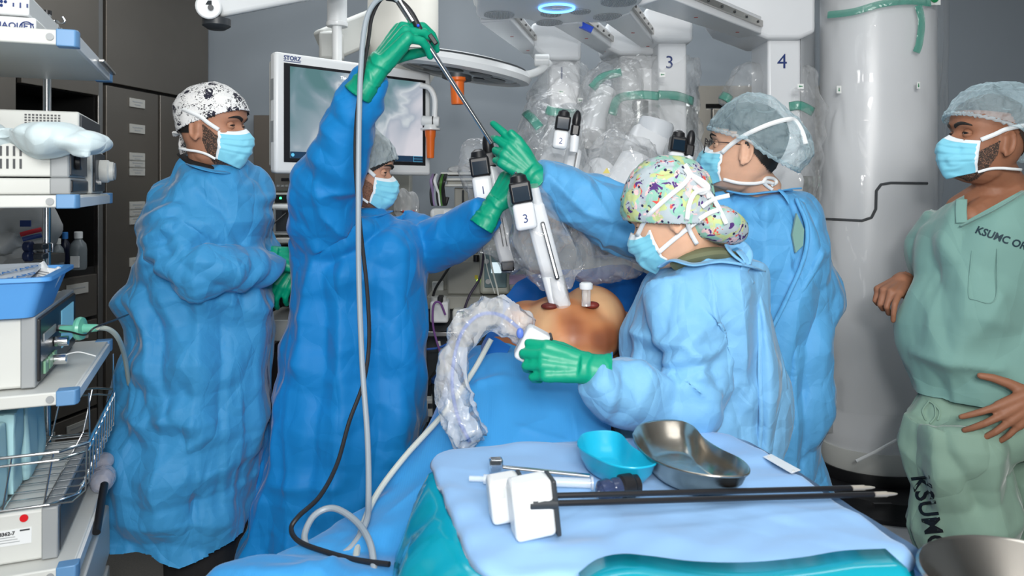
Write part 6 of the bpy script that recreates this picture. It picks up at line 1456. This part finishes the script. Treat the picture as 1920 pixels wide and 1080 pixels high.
# ---- endoscope and cables
es = thing('endoscope', P(860, 175, 1.96), 'steel endoscope handed between two green gloves', 'endoscope')
obj('shaft', MB().cyl(P(800, 80, 1.93), P(922, 268, 2.0), .0062), m_chrome, es)
obj('camera_head', MB().cyl(P(772, 38, 1.96), P(804, 84, 1.95), .013), m_black, es, bevel=.003)
obj('coupler', MB().cyl(P(748, 2, 1.93), P(774, 42, 1.93), .010), m_chrome, es); obj('light_post', MB().box(P(812, 74, 1.91), (.012, .012, .03), Matrix.Rotation(R(-35), 3, 'Y')), m_black, es, bevel=.002)
obj('button', MB().ball(P(784, 48, 1.905), .004), mat('button_blue', srgb(30, 90, 230), .3), es)
cable('light_cable', [P(752, 8, 1.93), P(735, -6, 1.92), P(706, 2, 1.90), P(686, 40, 1.87), P(677, 120, 1.84), P(673, 240, 1.82), P(672, 380, 1.80), P(673, 520, 1.80), P(679, 680, 1.78), P(689, 820, 1.72), P(691, 930, 1.62), P(686, 980, 1.53), P(655, 1030, 1.46), P(612, 1048, 1.44), P(582, 1034, 1.46), P(571, 1004, 1.50), P(590, 966, 1.54), P(626, 953, 1.55), P(668, 978, 1.50), P(695, 1022, 1.42), P(703, 1090, 1.34)], .0066, m_cgrey, 'thick grey cable hanging from endoscope and looping at drape')
cable('camera_cable', [P(790, 60, 1.93), P(768, 22, 1.93), P(745, 0, 1.93), P(718, -4, 1.93), P(698, 30, 1.90), P(690, 80, 1.88), P(678, 150, 1.86), P(668, 230, 1.84), P(667, 320, 1.82), P(676, 430, 1.82), P(688, 540, 1.81), P(692, 640, 1.80), P(682, 715, 1.78), P(655, 790, 1.74), P(632, 870, 1.66), P(600, 930, 1.58), P(560, 968, 1.52), P(546, 992, 1.50), P(562, 1016, 1.46), P(615, 1036, 1.42), P(670, 1050, 1.39), P(730, 1058, 1.36)], .0050, m_rubber, 'black cable hanging from endoscope and curving over blue gown')
obj('strain_relief', MB().tube(spline([P(788, 58, 1.93), P(768, 22, 1.93), P(745, 0, 1.93), P(725, -5, 1.93)], 6), .009, 12), m_rubber, bpy.data.objects['camera_cable'])

# ================================================================ instrument table in front
TZ0 = .93
quad = [Vector((-.165, 1.545, TZ0)), Vector((.485, 1.648, TZ0)), Vector((.60, 1.085, TZ0)), Vector((-.035, 1.045, TZ0))]
def outline(k, out=0, z=TZ0, r_=.07, n=240, wav=0, ph=0):
    """rounded table outline, moved outwards"""
    pts = []; q4 = quad
    for i in range(4):
        p0, p1, p2 = q4[i-1], q4[i], q4[(i+1) % 4]
        a = p1 + (p0 - p1).normalized() * r_; b = p1 + (p2 - p1).normalized() * r_
        for t in range(9): t /= 8; pts.append(a * (1-t)**2 + p1 * 2*t*(1-t) + b * t*t)
    pts.append(pts[0]); L = [0]
    for a, b in zip(pts, pts[1:]): L.append(L[-1] + (b - a).length)
    res = []; j = 0
    for i in range(n):
        s_ = L[-1] * i / n
        while L[j+1] < s_: j += 1
        t = (s_ - L[j]) / (L[j+1] - L[j]); res.append(pts[j].lerp(pts[j+1], t))
    c = sum(res, Vector()) / n; o_ = []
    for i, p in enumerate(res):
        tn = (res[(i+1) % n] - res[i-1]).normalized(); nn = Vector((-tn.y, tn.x, 0)); nn = nn if nn.dot(p - c) > 0 else -nn
        wv = wav * (noise(np.array([[i * .11 + ph, z * 3, ph]]))[0] + .5 * noise(np.array([[i * .3 + ph, z * 5, ph]]))[0])
        o = out(i / n) if callable(out) else out
        o_.append(Vector((p.x, p.y, z)) + nn * (o + wv))
    return o_
it = thing('instrument_table', (.2, 1.33, 0), 'instrument table under pale blue and turquoise drapes in the foreground', 'table')
rings_ = []
c = sum(quad, Vector()) / 4
for k in range(1, 22):
    t = (k / 21); rings_.append([c.lerp(p, t) for p in outline(0, -.001, TZ0)])
def blue_out(t): return 0.010
rings_.append(outline(0, .008, TZ0 - .004, wav=.002))
rings_.append(outline(0, .014, TZ0 - .012, wav=.003, ph=2))
me = MB().rings(rings_, cap=True).mesh(); a = get_co(me); d = np.zeros(len(a)); rs = np.random.RandomState(5)
for k in range(8):
    v = rs.normal(size=3); v[2] = 0; v /= np.linalg.norm(v); fr = rs.uniform(5, 14); t = (warp(a, .05, 4.5, 7 * k) @ v) * fr
    d += (4 * np.abs(t - np.floor(t + .5)) - 1) * .0035 * 5 / fr * smooth01(noise(a * 4.5 + 9 * k) * 1.7 + .25)
a[:, 2] += d; set_co(me, a)
m_tdr = mat('table_drape_pale', srgb(142, 184, 228), .7, spec=.25, bump=[('tri', .9, .25, .015), ('ridge', 12, .25, .005), ('noise', 300, .1, .001)], sheen=.2)
top_ = obj('top_drape', me, m_tdr, it, angle=0)
m_teal = mat('turquoise_film', srgb(14, 162, 184), .12, spec=.6, bump=[('tri', 1.1, .5, .02), ('ridge', 9, .3, .01)], trans=.1)
def flare(lo):    # flares most on the left side (end of the outline parameter)
    def f(t):
        left = math.exp(-((t - .86) / .13) ** 2) + math.exp(-((t + .14) / .08) ** 2); return lo[0] + lo[1] * left
    return f
sk = [(.004, .0, -.012), (.010, .03, -.02), (.02, .07, -.06), (.028, .10, -.13), (.035, .115, -.24), (.04, .12, -.38), (.045, .12, -.55)]
rg = [outline(0, flare((a_, b_)), TZ0 + z, wav=.004 + abs(z) * .06, ph=1) for a_, b_, z in sk]
ring0 = outline(0, -.03, TZ0 - .012)
obj('under_drape', MB().rings([ring0] + rg, cap=False), m_teal, it, angle=0)
sk2 = [(.014, -.010), (.022, -.03), (.03, -.08), (.035, -.16), (.04, -.26)]
n_ = 240; i0, i1 = 20, 150         # pale drape falls over the back and right side
rg = [outline(0, a_ + .016, TZ0 + z, wav=.004 + abs(z) * .05, ph=1)[i0:i1] for a_, z in sk2]
obj('side_drape', MB().add([p for r_ in rg for p in r_], [(j * (i1 - i0) + i, j * (i1 - i0) + i + 1, (j + 1) * (i1 - i0) + i + 1, (j + 1) * (i1 - i0) + i) for j in range(len(rg) - 1) for i in range(i1 - i0 - 1)]), m_tdr, it, angle=0)
obj('frame', MB().box((.2, 1.33, .86), (.45, .4, .04)), m_steel, it)
for x, y in ((.02, 1.2), (.42, 1.2), (.02, 1.48), (.42, 1.48)): obj('leg', MB().cyl((x, y, .0), (x, y, .85), .015), m_steel, it)
def tzp(px, py, z=TZ0 + .004): D = (H - z) * F / (py - HY); return Vector(((px - 960) * D / F, D, z))
# turquoise fold rolled over the front edge
pts = [tzp(1085, 1084), tzp(1120, 1058), tzp(1165, 1048), tzp(1220, 1052), tzp(1300, 1062), tzp(1400, 1064), tzp(1500, 1055), tzp(1580, 1042), tzp(1660, 1038)]
fr_ = MB().add([p + Vector((0, 0, .006)) for p in spline(pts, 6)] + [Vector((p.x, p.y - .06, TZ0 + .012)) for p in spline(pts, 6)] + [Vector((p.x, p.y - .13, TZ0 - .03)) for p in spline(pts, 6)], [])
m_ = len(spline(pts, 6)); fr_.f = [(j * m_ + i, j * m_ + i + 1, (j + 1) * m_ + i + 1, (j + 1) * m_ + i) for j in range(2) for i in range(m_ - 1)]; fr_.m = [0] * len(fr_.f)
obj('front_fold', fr_, m_teal, it, angle=0, solid=.003)
stk = obj('drape_label', MB().prism([tzp(1431, 857, TZ0 + .007), tzp(1446, 852, TZ0 + .007), tzp(1501, 882, TZ0 + .007), tzp(1484, 888, TZ0 + .007)], (0, 0, .001)), m_white, top_)
for x, y in ((1442, 858), (1488, 883)): obj('label_mark', MB().cyl(tzp(x, y, TZ0 + .0082), tzp(x, y, TZ0 + .0086), .003), m_grey, stk)

def dish(name, rim, z_rim, z_bot, m, label, cat, shrink=.72, lip=.006, thick=.002):
    r_ = [tzp(x, y, z_rim) for x, y in rim]; r_ = spline(r_ + [r_[0]], 6)[:-1]; c = sum(r_, Vector()) / len(r_)
    def sc(k, z): return [Vector((c.x + (p.x - c.x) * k, c.y + (p.y - c.y) * k, z)) for p in r_]
    hgt = z_rim - z_bot; mb = MB()
    seq = [sc(.05, z_bot), sc(shrink * .9, z_bot), sc(shrink, z_bot + .004), sc((shrink + 1) / 2 + .05, z_bot + hgt * .55), sc(1 - lip * 2, z_rim - .003), sc(1 + lip * 3, z_rim - .001), sc(1 + lip * 3.2, z_rim + .001), sc(1 + lip, z_rim + .0022), sc(.985 - lip, z_rim), sc((shrink + 1) / 2 + .035, z_bot + hgt * .55 + .002), sc(shrink - .02, z_bot + .006), sc(shrink * .85, z_bot + .003), sc(.05, z_bot + .0025)]
    return tag(obj(name, mb.rings(seq), m, angle=60), label, cat)
dish('kidney_dish', [(1083, 828), (1096, 814), (1132, 809), (1163, 815), (1184, 838), (1222, 862), (1226, 872), (1190, 878), (1148, 872), (1111, 856), (1086, 840)], TZ0 + .052, TZ0 + .008, mat('dish_turquoise', srgb(24, 170, 204), .3, coat=.3), 'turquoise plastic kidney dish beside the larger steel dish', 'dish', shrink=.74)
dish('kidney_dish', [(1187, 815), (1200, 798), (1232, 790), (1272, 790), (1300, 801), (1320, 823), (1350, 843), (1385, 860), (1403, 876), (1400, 890), (1370, 894), (1320, 891), (1268, 880), (1222, 860), (1194, 834)], TZ0 + .058, TZ0 + .008, mat('dish_steel', (.50, .45, .38), .24, 1, bump=[('noise', 14, .15, .01)]), 'large polished steel kidney dish on the pale blue drape', 'dish', shrink=.72)
# two robotic instruments
m_tip = mat('instrument_tip', (.66, .60, .52), .35, .6)
def rinst(pxb, pyb, pxs, pys, Ds, tipx, tipy, w_, hgt, label, grp='long robotic instruments on the table'):
    b = tzp(pxb, pyb, TZ0 + .006); th = thing('robotic_instrument', b, label, 'instrument')
    s0 = P(pxs, pys, b.y - .0); tip = tzp(tipx, tipy, TZ0 + .015); d = (tip - s0).normalized()
    q = rq(d * 1.0, (0, 0, 1)); q = Matrix.Rotation(math.atan2(d.y, d.x), 3, 'Z') @ Matrix.Rotation(R(-6), 3, 'Y')
    h_ = obj('housing', MB().box(b + Vector((-.0, .01, hgt / 2)), (w_, .045, hgt), q), m_white, th, bevel=.008, seg=3)
    obj('base_plate', MB().box(b + q @ Vector((w_ / 2 + .003, 0, 0)) + Vector((0, .01, hgt / 2 - .002)), (.007, .047, hgt * .98), q), m_dgrey, th, bevel=.002)
    obj('shaft_collar', MB().cyl(s0 - d * .035, s0 + d * .01, .0085), m_dgrey, th, bevel=.002)
    obj('shaft', MB().cyl(s0, tip - d * .045, .0046), m_black, th)
    t_ = obj('wrist', MB().cyl(tip - d * .048, tip - d * .020, .0046), m_tip, th, bevel=.001)
    obj('jaw', MB().tube([tip - d * .022, tip - d * .008, tip], [.0038, .0028, .0012], 10), m_tip, th)
    for k in range(2): obj('release_lever', MB().box(b + q @ Vector((-.01 + .02 * k, -.024, 0)) + Vector((0, .01, hgt * .75)), (.012, .003, .014), q), m_beige, h_)
    return th
rinst(996, 1008, 1034, 944, 0, 1682, 926, .064, .088, 'long black-shafted robotic instrument, its white housing nearest the camera')
rinst(946, 978, 1015, 930, 0, 1640, 914, .052, .070, 'robotic instrument lying behind its twin, white housing partly hidden')
# laryngoscope like handle, syringe, trocar
hs = thing('retractor', tzp(1010, 885), 'steel bar tool with a square head, left of the turquoise dish', 'retractor')
a, b = tzp(938, 876, TZ0 + .014), tzp(1106, 893, TZ0 + .012)
obj('bar', MB().tube([a, b], .0052, 12, flat=(1.3, .8)), m_chrome, hs); obj('head', MB().box(tzp(930, 872, TZ0 + .018), (.026, .022, .026), Matrix.Rotation(R(8), 3, 'Z')), m_chrome, hs, bevel=.004)
obj('head_slot', MB().box(tzp(930, 868, TZ0 + .032), (.018, .016, .002)), m_dgrey, hs)
sy = thing('syringe', tzp(990, 905), 'clear plastic syringe lying under the white instrument housings', 'syringe')
a, b = tzp(880, 897, TZ0 + .012), tzp(1108, 906, TZ0 + .012); m_clear = film('clear_plastic', (.85, .9, .95), .35, .08, ((5, .1),), .6)
obj('barrel', MB().tube([a.lerp(b, .12), b], .0085, 16), m_clear, sy); obj('plunger', MB().tube([a, a.lerp(b, .35)], .005, 10), m_clear, sy); obj('flange', MB().tube([b, b + Vector((.004, 0, 0))], .012, 12), m_clear, sy)
tc_ = thing('obturator', tzp(1165, 912), 'stubby clear and black port lying before the turquoise dish', 'trocar')
a, b = tzp(1120, 922, TZ0 + .020), tzp(1204, 906, TZ0 + .022); d = (b - a).normalized()
obj('valve_body', MB().lathe([(.008, 0), (.017, .006), (.019, .02), (.016, .028), (.018, .034), (.017, .045)], a, d), mat('smoke_clear', srgb(70, 84, 120), .1, trans=.5), tc_)
obj('cap', MB().lathe([(.017, .043), (.021, .047), (.021, .066), (.018, .070), (.018, .078), (.012, .082)], a, d), m_black, tc_)
obj('stopcock', MB().tube([a + d * .012, a + d * .006 + Vector((-.012, -.02, .0))], .004, 8), m_clear, tc_); obj('valve_lever', MB().tube([a - d * .005, a - d * .028 + Vector((0, .004, 0)), a - d * .03 + Vector((0, -.012, 0)), a + Vector((0, -.012, 0))], .0016, 8), m_chrome, tc_)

# second draped table with a steel bowl, bottom right corner
t2 = thing('side_table', (.78, .98, 0), 'blue draped side table in the bottom right corner', 'table')
def fn(u, v): return Vector((.50 + .6 * u, .72 + .46 * v, .872 + .004 * math.sin(u * 9 + v * 5)))
obj('drape_top', cloth(fn, 50, 40, .003, 8), m_drapel, t2, angle=0)
obj('drape_side', MB().add([(.50, .72, .872), (.50, 1.18, .872), (.48, 1.20, .5), (.48, .72, .5), (1.1, 1.18, .872), (1.1, 1.2, .5)], [(0, 1, 2, 3), (1, 4, 5, 2)]), m_drapel, t2)
for x, y in ((.56, .8), (1.04, .8), (.56, 1.12), (1.04, 1.12)): obj('leg', MB().cyl((x, y, 0), (x, y, .86), .015), m_steel, t2)
obj('frame', MB().box((.8, .96, .85), (.52, .36, .03)), m_steel, t2)
R0 = .128
single('steel_bowl', MB().lathe([(.001, .0), (.07, .0), (.10, .02), (R0 - .004, .068), (R0 + .004, .072), (R0 + .006, .076), (R0 + .002, .079), (R0 - .003, .076), (.097, .022), (.068, .003), (.001, .003)], (.682, .98, .876), n=64), mat('bowl_steel', (.50, .46, .41), .18, 1), 'round steel bowl cut off by the bottom right corner', 'bowl')

# ================================================================ anaesthesia equipment behind the gowns
am = thing('anaesthesia_machine', P(880, 700, 3.0), 'grey anaesthesia machine with small lit screen between the gowns', 'medical machine')
def pbox(parent, name, x0, x1, y0, y1, D, dep, m, bevel=.004, rot=0):
    a = P(x0, y1, D); b = P(x1, y0, D); c = (a + b) / 2 + Vector((0, dep / 2, 0))
    return obj(name, MB().box(c, (b.x - a.x, dep, b.z - a.z), Matrix.Rotation(R(rot), 3, 'Z') if rot else None), m, parent, bevel=bevel)
m_beiged = mat('machine_grey', srgb(150, 150, 142), .45)
pbox(am, 'cabinet_body', 800, 985, 578, 840, 3.0, .5, m_dgrey); pbox(am, 'worktop', 800, 985, 556, 580, 2.9, .6, m_beiged)
v_ = pbox(am, 'ventilator_box', 838, 902, 488, 553, 2.95, .3, m_beiged, .008); obj('indicator', MB().ball(P(896, 526, 2.94), .005), mat('amber_glow', (.9, .8, .1), .4, emit=((.5, .9, .1), 2)), v_)
pbox(v_, 'warning_tag', 890, 896, 516, 523, 2.945, .004, mat('tag_yellow', srgb(190, 170, 40), .5), 0)
t_ = pbox(am, 'display_unit', 900, 956, 455, 552, 2.93, .2, mat('display_cream', srgb(196, 198, 184), .4), .012); f_ = pbox(t_, 'display_panel', 908, 950, 470, 540, 2.925, .01, mat('panel_teal', srgb(116, 146, 150), .4), .004)
pbox(f_, 'screen', 921, 940, 492, 512, 2.922, .004, mat('screen_glow', (.7, .85, .9), .4, emit=((.75, .9, .95), .9)), 0)
for x, y in ((912, 490), (915, 528)): obj('knob', MB().cyl(P(x, y, 2.92), P(x, y, 2.90), .010), m_beige, f_)
for x in (858, 893): obj('port', MB().cyl(P(x, 478, 2.95), P(x, 490, 2.95), .012), m_black if x > 870 else m_chrome, v_)
pbox(am, 'rail', 800, 870, 622, 632, 2.85, .02, m_steel)
va = pbox(am, 'vaporiser', 806, 840, 566, 606, 2.8, .1, m_white, .008); pbox(va, 'clamp_block', 820, 830, 556, 568, 2.79, .05, m_black); obj('dial', MB().lathe([(.03, 0), (.03, .02)], P(823, 566, 2.84)), m_beige, va)
pbox(am, 'valve_block', 848, 870, 580, 628, 2.85, .08, m_beige, .01)
pbox(am, 'tall_cover', 852, 900, 352, 404, 3.05, .3, m_beiged); pbox(am, 'cover_slot', 866, 870, 356, 398, 3.04, .01, m_dgrey)
for y in (326, 337, 348): pbox(am, 'shelf', 826, 905, y - 3, y + 2, 3.0, .3, m_beige)
pbox(am, 'upper_box', 838, 900, 338, 350, 3.02, .28, m_beiged); pbox(am, 'gas_panel', 803, 840, 430, 560, 3.1, .3, m_beiged); pbox(am, 'socket_panel', 810, 832, 528, 552, 3.08, .02, m_beige)
for x in (896, 925): pbox(am, 'flow_meter', x - 7, x + 7, 458, 470, 3.0, .05, m_chrome)
pbox(am, 'yellow_latch', 884, 896, 466, 476, 2.99, .03, mat('latch_yellow', srgb(180, 150, 30), .5)) 
ar = thing('jointed_mount', P(832, 400, 3.0), 'white jointed arm reaching out above the blue sleeve', 'mounting arm')
obj('arm_cover', MB().box(P(832, 401, 2.95), (.105, .06, .045)), m_white, ar, bevel=.018, seg=3); obj('joint', MB().lathe([(.035, -.03), (.035, .03)], P(815, 420, 2.95)), m_grey, ar, bevel=.006); obj('link', MB().box(P(862, 402, 2.95), (.06, .04, .03), Matrix.Rotation(R(15), 3, 'Y')), m_white, ar, bevel=.006)
pbox(ar, 'data_label', 814, 832, 394, 404, 2.917, .003, m_beige, 0)
# cable bundle hung from the shelf
cb = thing('cable_bundle', P(822, 355, 3.0), 'bundle of black, grey and green leads hung from the shelf', 'cable')
for k, (x0, x1, m) in enumerate(((812, 808, m_rubber), (818, 815, m_cgrey), (824, 820, m_rubber), (830, 832, m_rubber), (815, 822, m_strap), (827, 826, mat('lead_green', srgb(70, 120, 50), .5)), (808, 812, mat('lead_lilac', srgb(150, 130, 170), .5)), (833, 829, m_rubber))):
    obj('lead', MB().tube(spline([P(x0 + 4, 328, 2.98), P(x0, 340, 2.95 - k * .004), P(x1, 362, 2.95), P(x1 + 3, 384, 2.96), P(x1 + 8, 370, 2.97)], 6), .006, 8), m, cb)
cable('breathing_hose', [P(843, 500, 2.9), P(830, 520, 2.85), P(815, 545, 2.85), P(808, 580, 2.86)], .005, m_rubber, 'black lead curving down beside the machine housing', 'hose')
cable('monitor_lead', [P(905, 440, 2.8), P(906, 480, 2.75), P(900, 520, 2.7), P(880, 555, 2.68), P(869, 590, 2.68), P(868, 630, 2.7)], .0045, mat('lead_plum', srgb(50, 42, 62), .5), 'dark plum lead dropping in front of the ventilator box', 'cable')
cable('purple_tube', [P(835, 590, 2.7), P(825, 568, 2.68), P(813, 572, 2.68), P(812, 610, 2.68), P(822, 650, 2.68), P(836, 685, 2.7)], .004, mat('tube_purple', srgb(120, 80, 140), .4), 'purple tube looping over the white vaporiser', 'tube')
cable('clear_line', [P(916, 460, 2.6), P(922, 500, 2.58), P(932, 540, 2.5), P(938, 575, 2.45)], .003, m_tubec, 'clear drip line hanging before the lit screen', 'tube')
cable('clear_line', [P(906, 462, 2.6), P(915, 510, 2.58), P(928, 550, 2.5)], .002, m_tubec, 'thinner drip line left of the other, before lit screen', 'tube')
for k, (pts, m, r_, lb) in enumerate((([(822, 640), (828, 680), (818, 720), (808, 760)], m_tubec, .007, 'pale hose nearest the royal blue gown below the machine'), ([(840, 640), (836, 700), (815, 740), (800, 790)], m_cgrey, .006, 'grey hose crossing below the machine rail'), ([(850, 660), (825, 690), (805, 720)], m_rubber, .012, 'fat black hose below the machine rail'), ([(800, 655), (822, 652), (850, 640)], mat('tube_blue', srgb(40, 90, 170), .4), .004, 'thin blue tube across the machine front'))):
    cable('hose', [P(x, y, 2.75 - .01 * k) for x, y in pts], r_, m, lb, 'hose')
sb = thing('suction_jar', P(826, 770, 2.7), 'smoky suction jar with blue lid under the machine', 'jar')
obj('jar', MB().lathe([(.033, -.13), (.036, 0)], P(828, 716, 2.72)), mat('jar_smoke', srgb(60, 70, 80), .2, trans=.3), sb); obj('lid', MB().lathe([(.038, 0), (.038, .012), (.02, .03)], P(828, 716, 2.72)), mat('lid_blue', srgb(30, 70, 130), .4), sb)
pbox(single('power_box', MB().box(P(806, 762, 2.75), (.06, .05, .065)), m_beige, 'small beige box hanging low beside the blue gown', 'box', bevel=.005), 'power_socket', 802, 810, 757, 766, 2.72, .003, m_dgrey, 0)
single('carton', MB().box(P(975, 524, 2.6), (.075, .05, .03)), mat('carton_pink', srgb(170, 150, 180), .6), 'small lilac carton on the machine worktop', 'box', bevel=.002)
bgs = thing('supply_bags', P(765, 390, 3.5), 'clear supply bags with red dots hanging on the wall rail', 'bag')
obj('bag', fuse(MB().ball(P(755, 385, 3.50), (.044, .035, .082)).ball(P(772, 388, 3.52), (.038, .035, .076)), .006, 3), m_film2, bgs)
for x in (757, 775): obj('red_clip', MB().ball(P(x, 397, 3.45), .007), mat('clip_red', srgb(190, 40, 40), .5), bgs)
obj('hook', MB().tube(spline([P(735, 396, 3.55), P(758, 398, 3.44), P(768, 404, 3.42), P(762, 410, 3.42)], 6), .003, 8), m_black, bgs)
single('folded_bag', MB().ball(P(870, 318, 3.1), (.07, .06, .02)).ball(P(890, 312, 3.1), (.05, .05, .018)), m_film2, 'crumpled clear bag on the topmost machine shelf', 'bag')
pst = thing('wall_column', P(760, 400, 3.6), 'grey supply column standing behind the masked person', 'column')
obj('post', MB().box((P(752, 0, 3.6).x, 3.6, 1.0), (.10, .08, 1.16 * 1.2)), m_beiged, pst, bevel=.006); obj('post_base', MB().box((P(752, 0, 3.6).x, 3.6, .15), (.3, .3, .3)), m_dgrey, pst, bevel=.01)
# white framed patient monitor between the two left people
pm = thing('patient_monitor', P(520, 412, 3.0), 'white framed unit with dark door between the two left gowns', 'medical device')
pbox(pm, 'housing', 492, 600, 384, 441, 3.0, .2, m_white, .012); pbox(pm, 'key_panel', 497, 512, 391, 436, 2.995, .01, m_black, .002); dr_ = pbox(pm, 'door', 514, 590, 390, 437, 2.992, .01, m_grey, .003); pbox(dr_, 'window', 517, 588, 393, 434, 2.988, .006, m_dgrey, .002)
obj('led', MB().ball(P(503, 398, 2.99), .004), mat('teal_glow', (0, .5, .4), .4, emit=((0, .5, .4), 1)), pm); obj('latch', MB().box(P(534, 398, 2.98), (.02, .01, .012)), m_black, dr_)
cable('black_lead', [P(536, 400, 2.95), P(515, 418, 2.9), P(495, 437, 2.88), P(480, 460, 2.88)], .003, m_rubber, 'thin black lead crossing the white framed unit')
ct = thing('equipment_cart', P(540, 700, 3.0), 'dark equipment cart seen in the gap between the left gowns', 'cart')
pbox(ct, 'shelf', 480, 620, 447, 456, 2.95, .35, m_beige); pbox(ct, 'shelf', 480, 620, 520, 530, 2.95, .35, mat('shelf_navy', srgb(20, 60, 100), .5)); pbox(ct, 'shelf', 480, 620, 600, 640, 2.95, .35, m_beige)
for x in (484, 600): pbox(ct, 'upright', x - 5, x + 5, 440, 1010, 3.2, .04, m_dgrey)
pbox(ct, 'drawer_block', 490, 615, 660, 930, 2.98, .35, mat('cart_dark', srgb(40, 34, 32), .5)); pbox(ct, 'back_panel', 486, 612, 458, 600, 3.28, .02, m_black)
single('cable_coil', MB().tube(spline([P(507, 513, 2.95), P(530, 487, 2.97), P(546, 501, 2.95), P(520, 517, 2.93)], 6), .006, 8), m_white, 'white cable coil on the cart shelf behind gloves', 'cable')
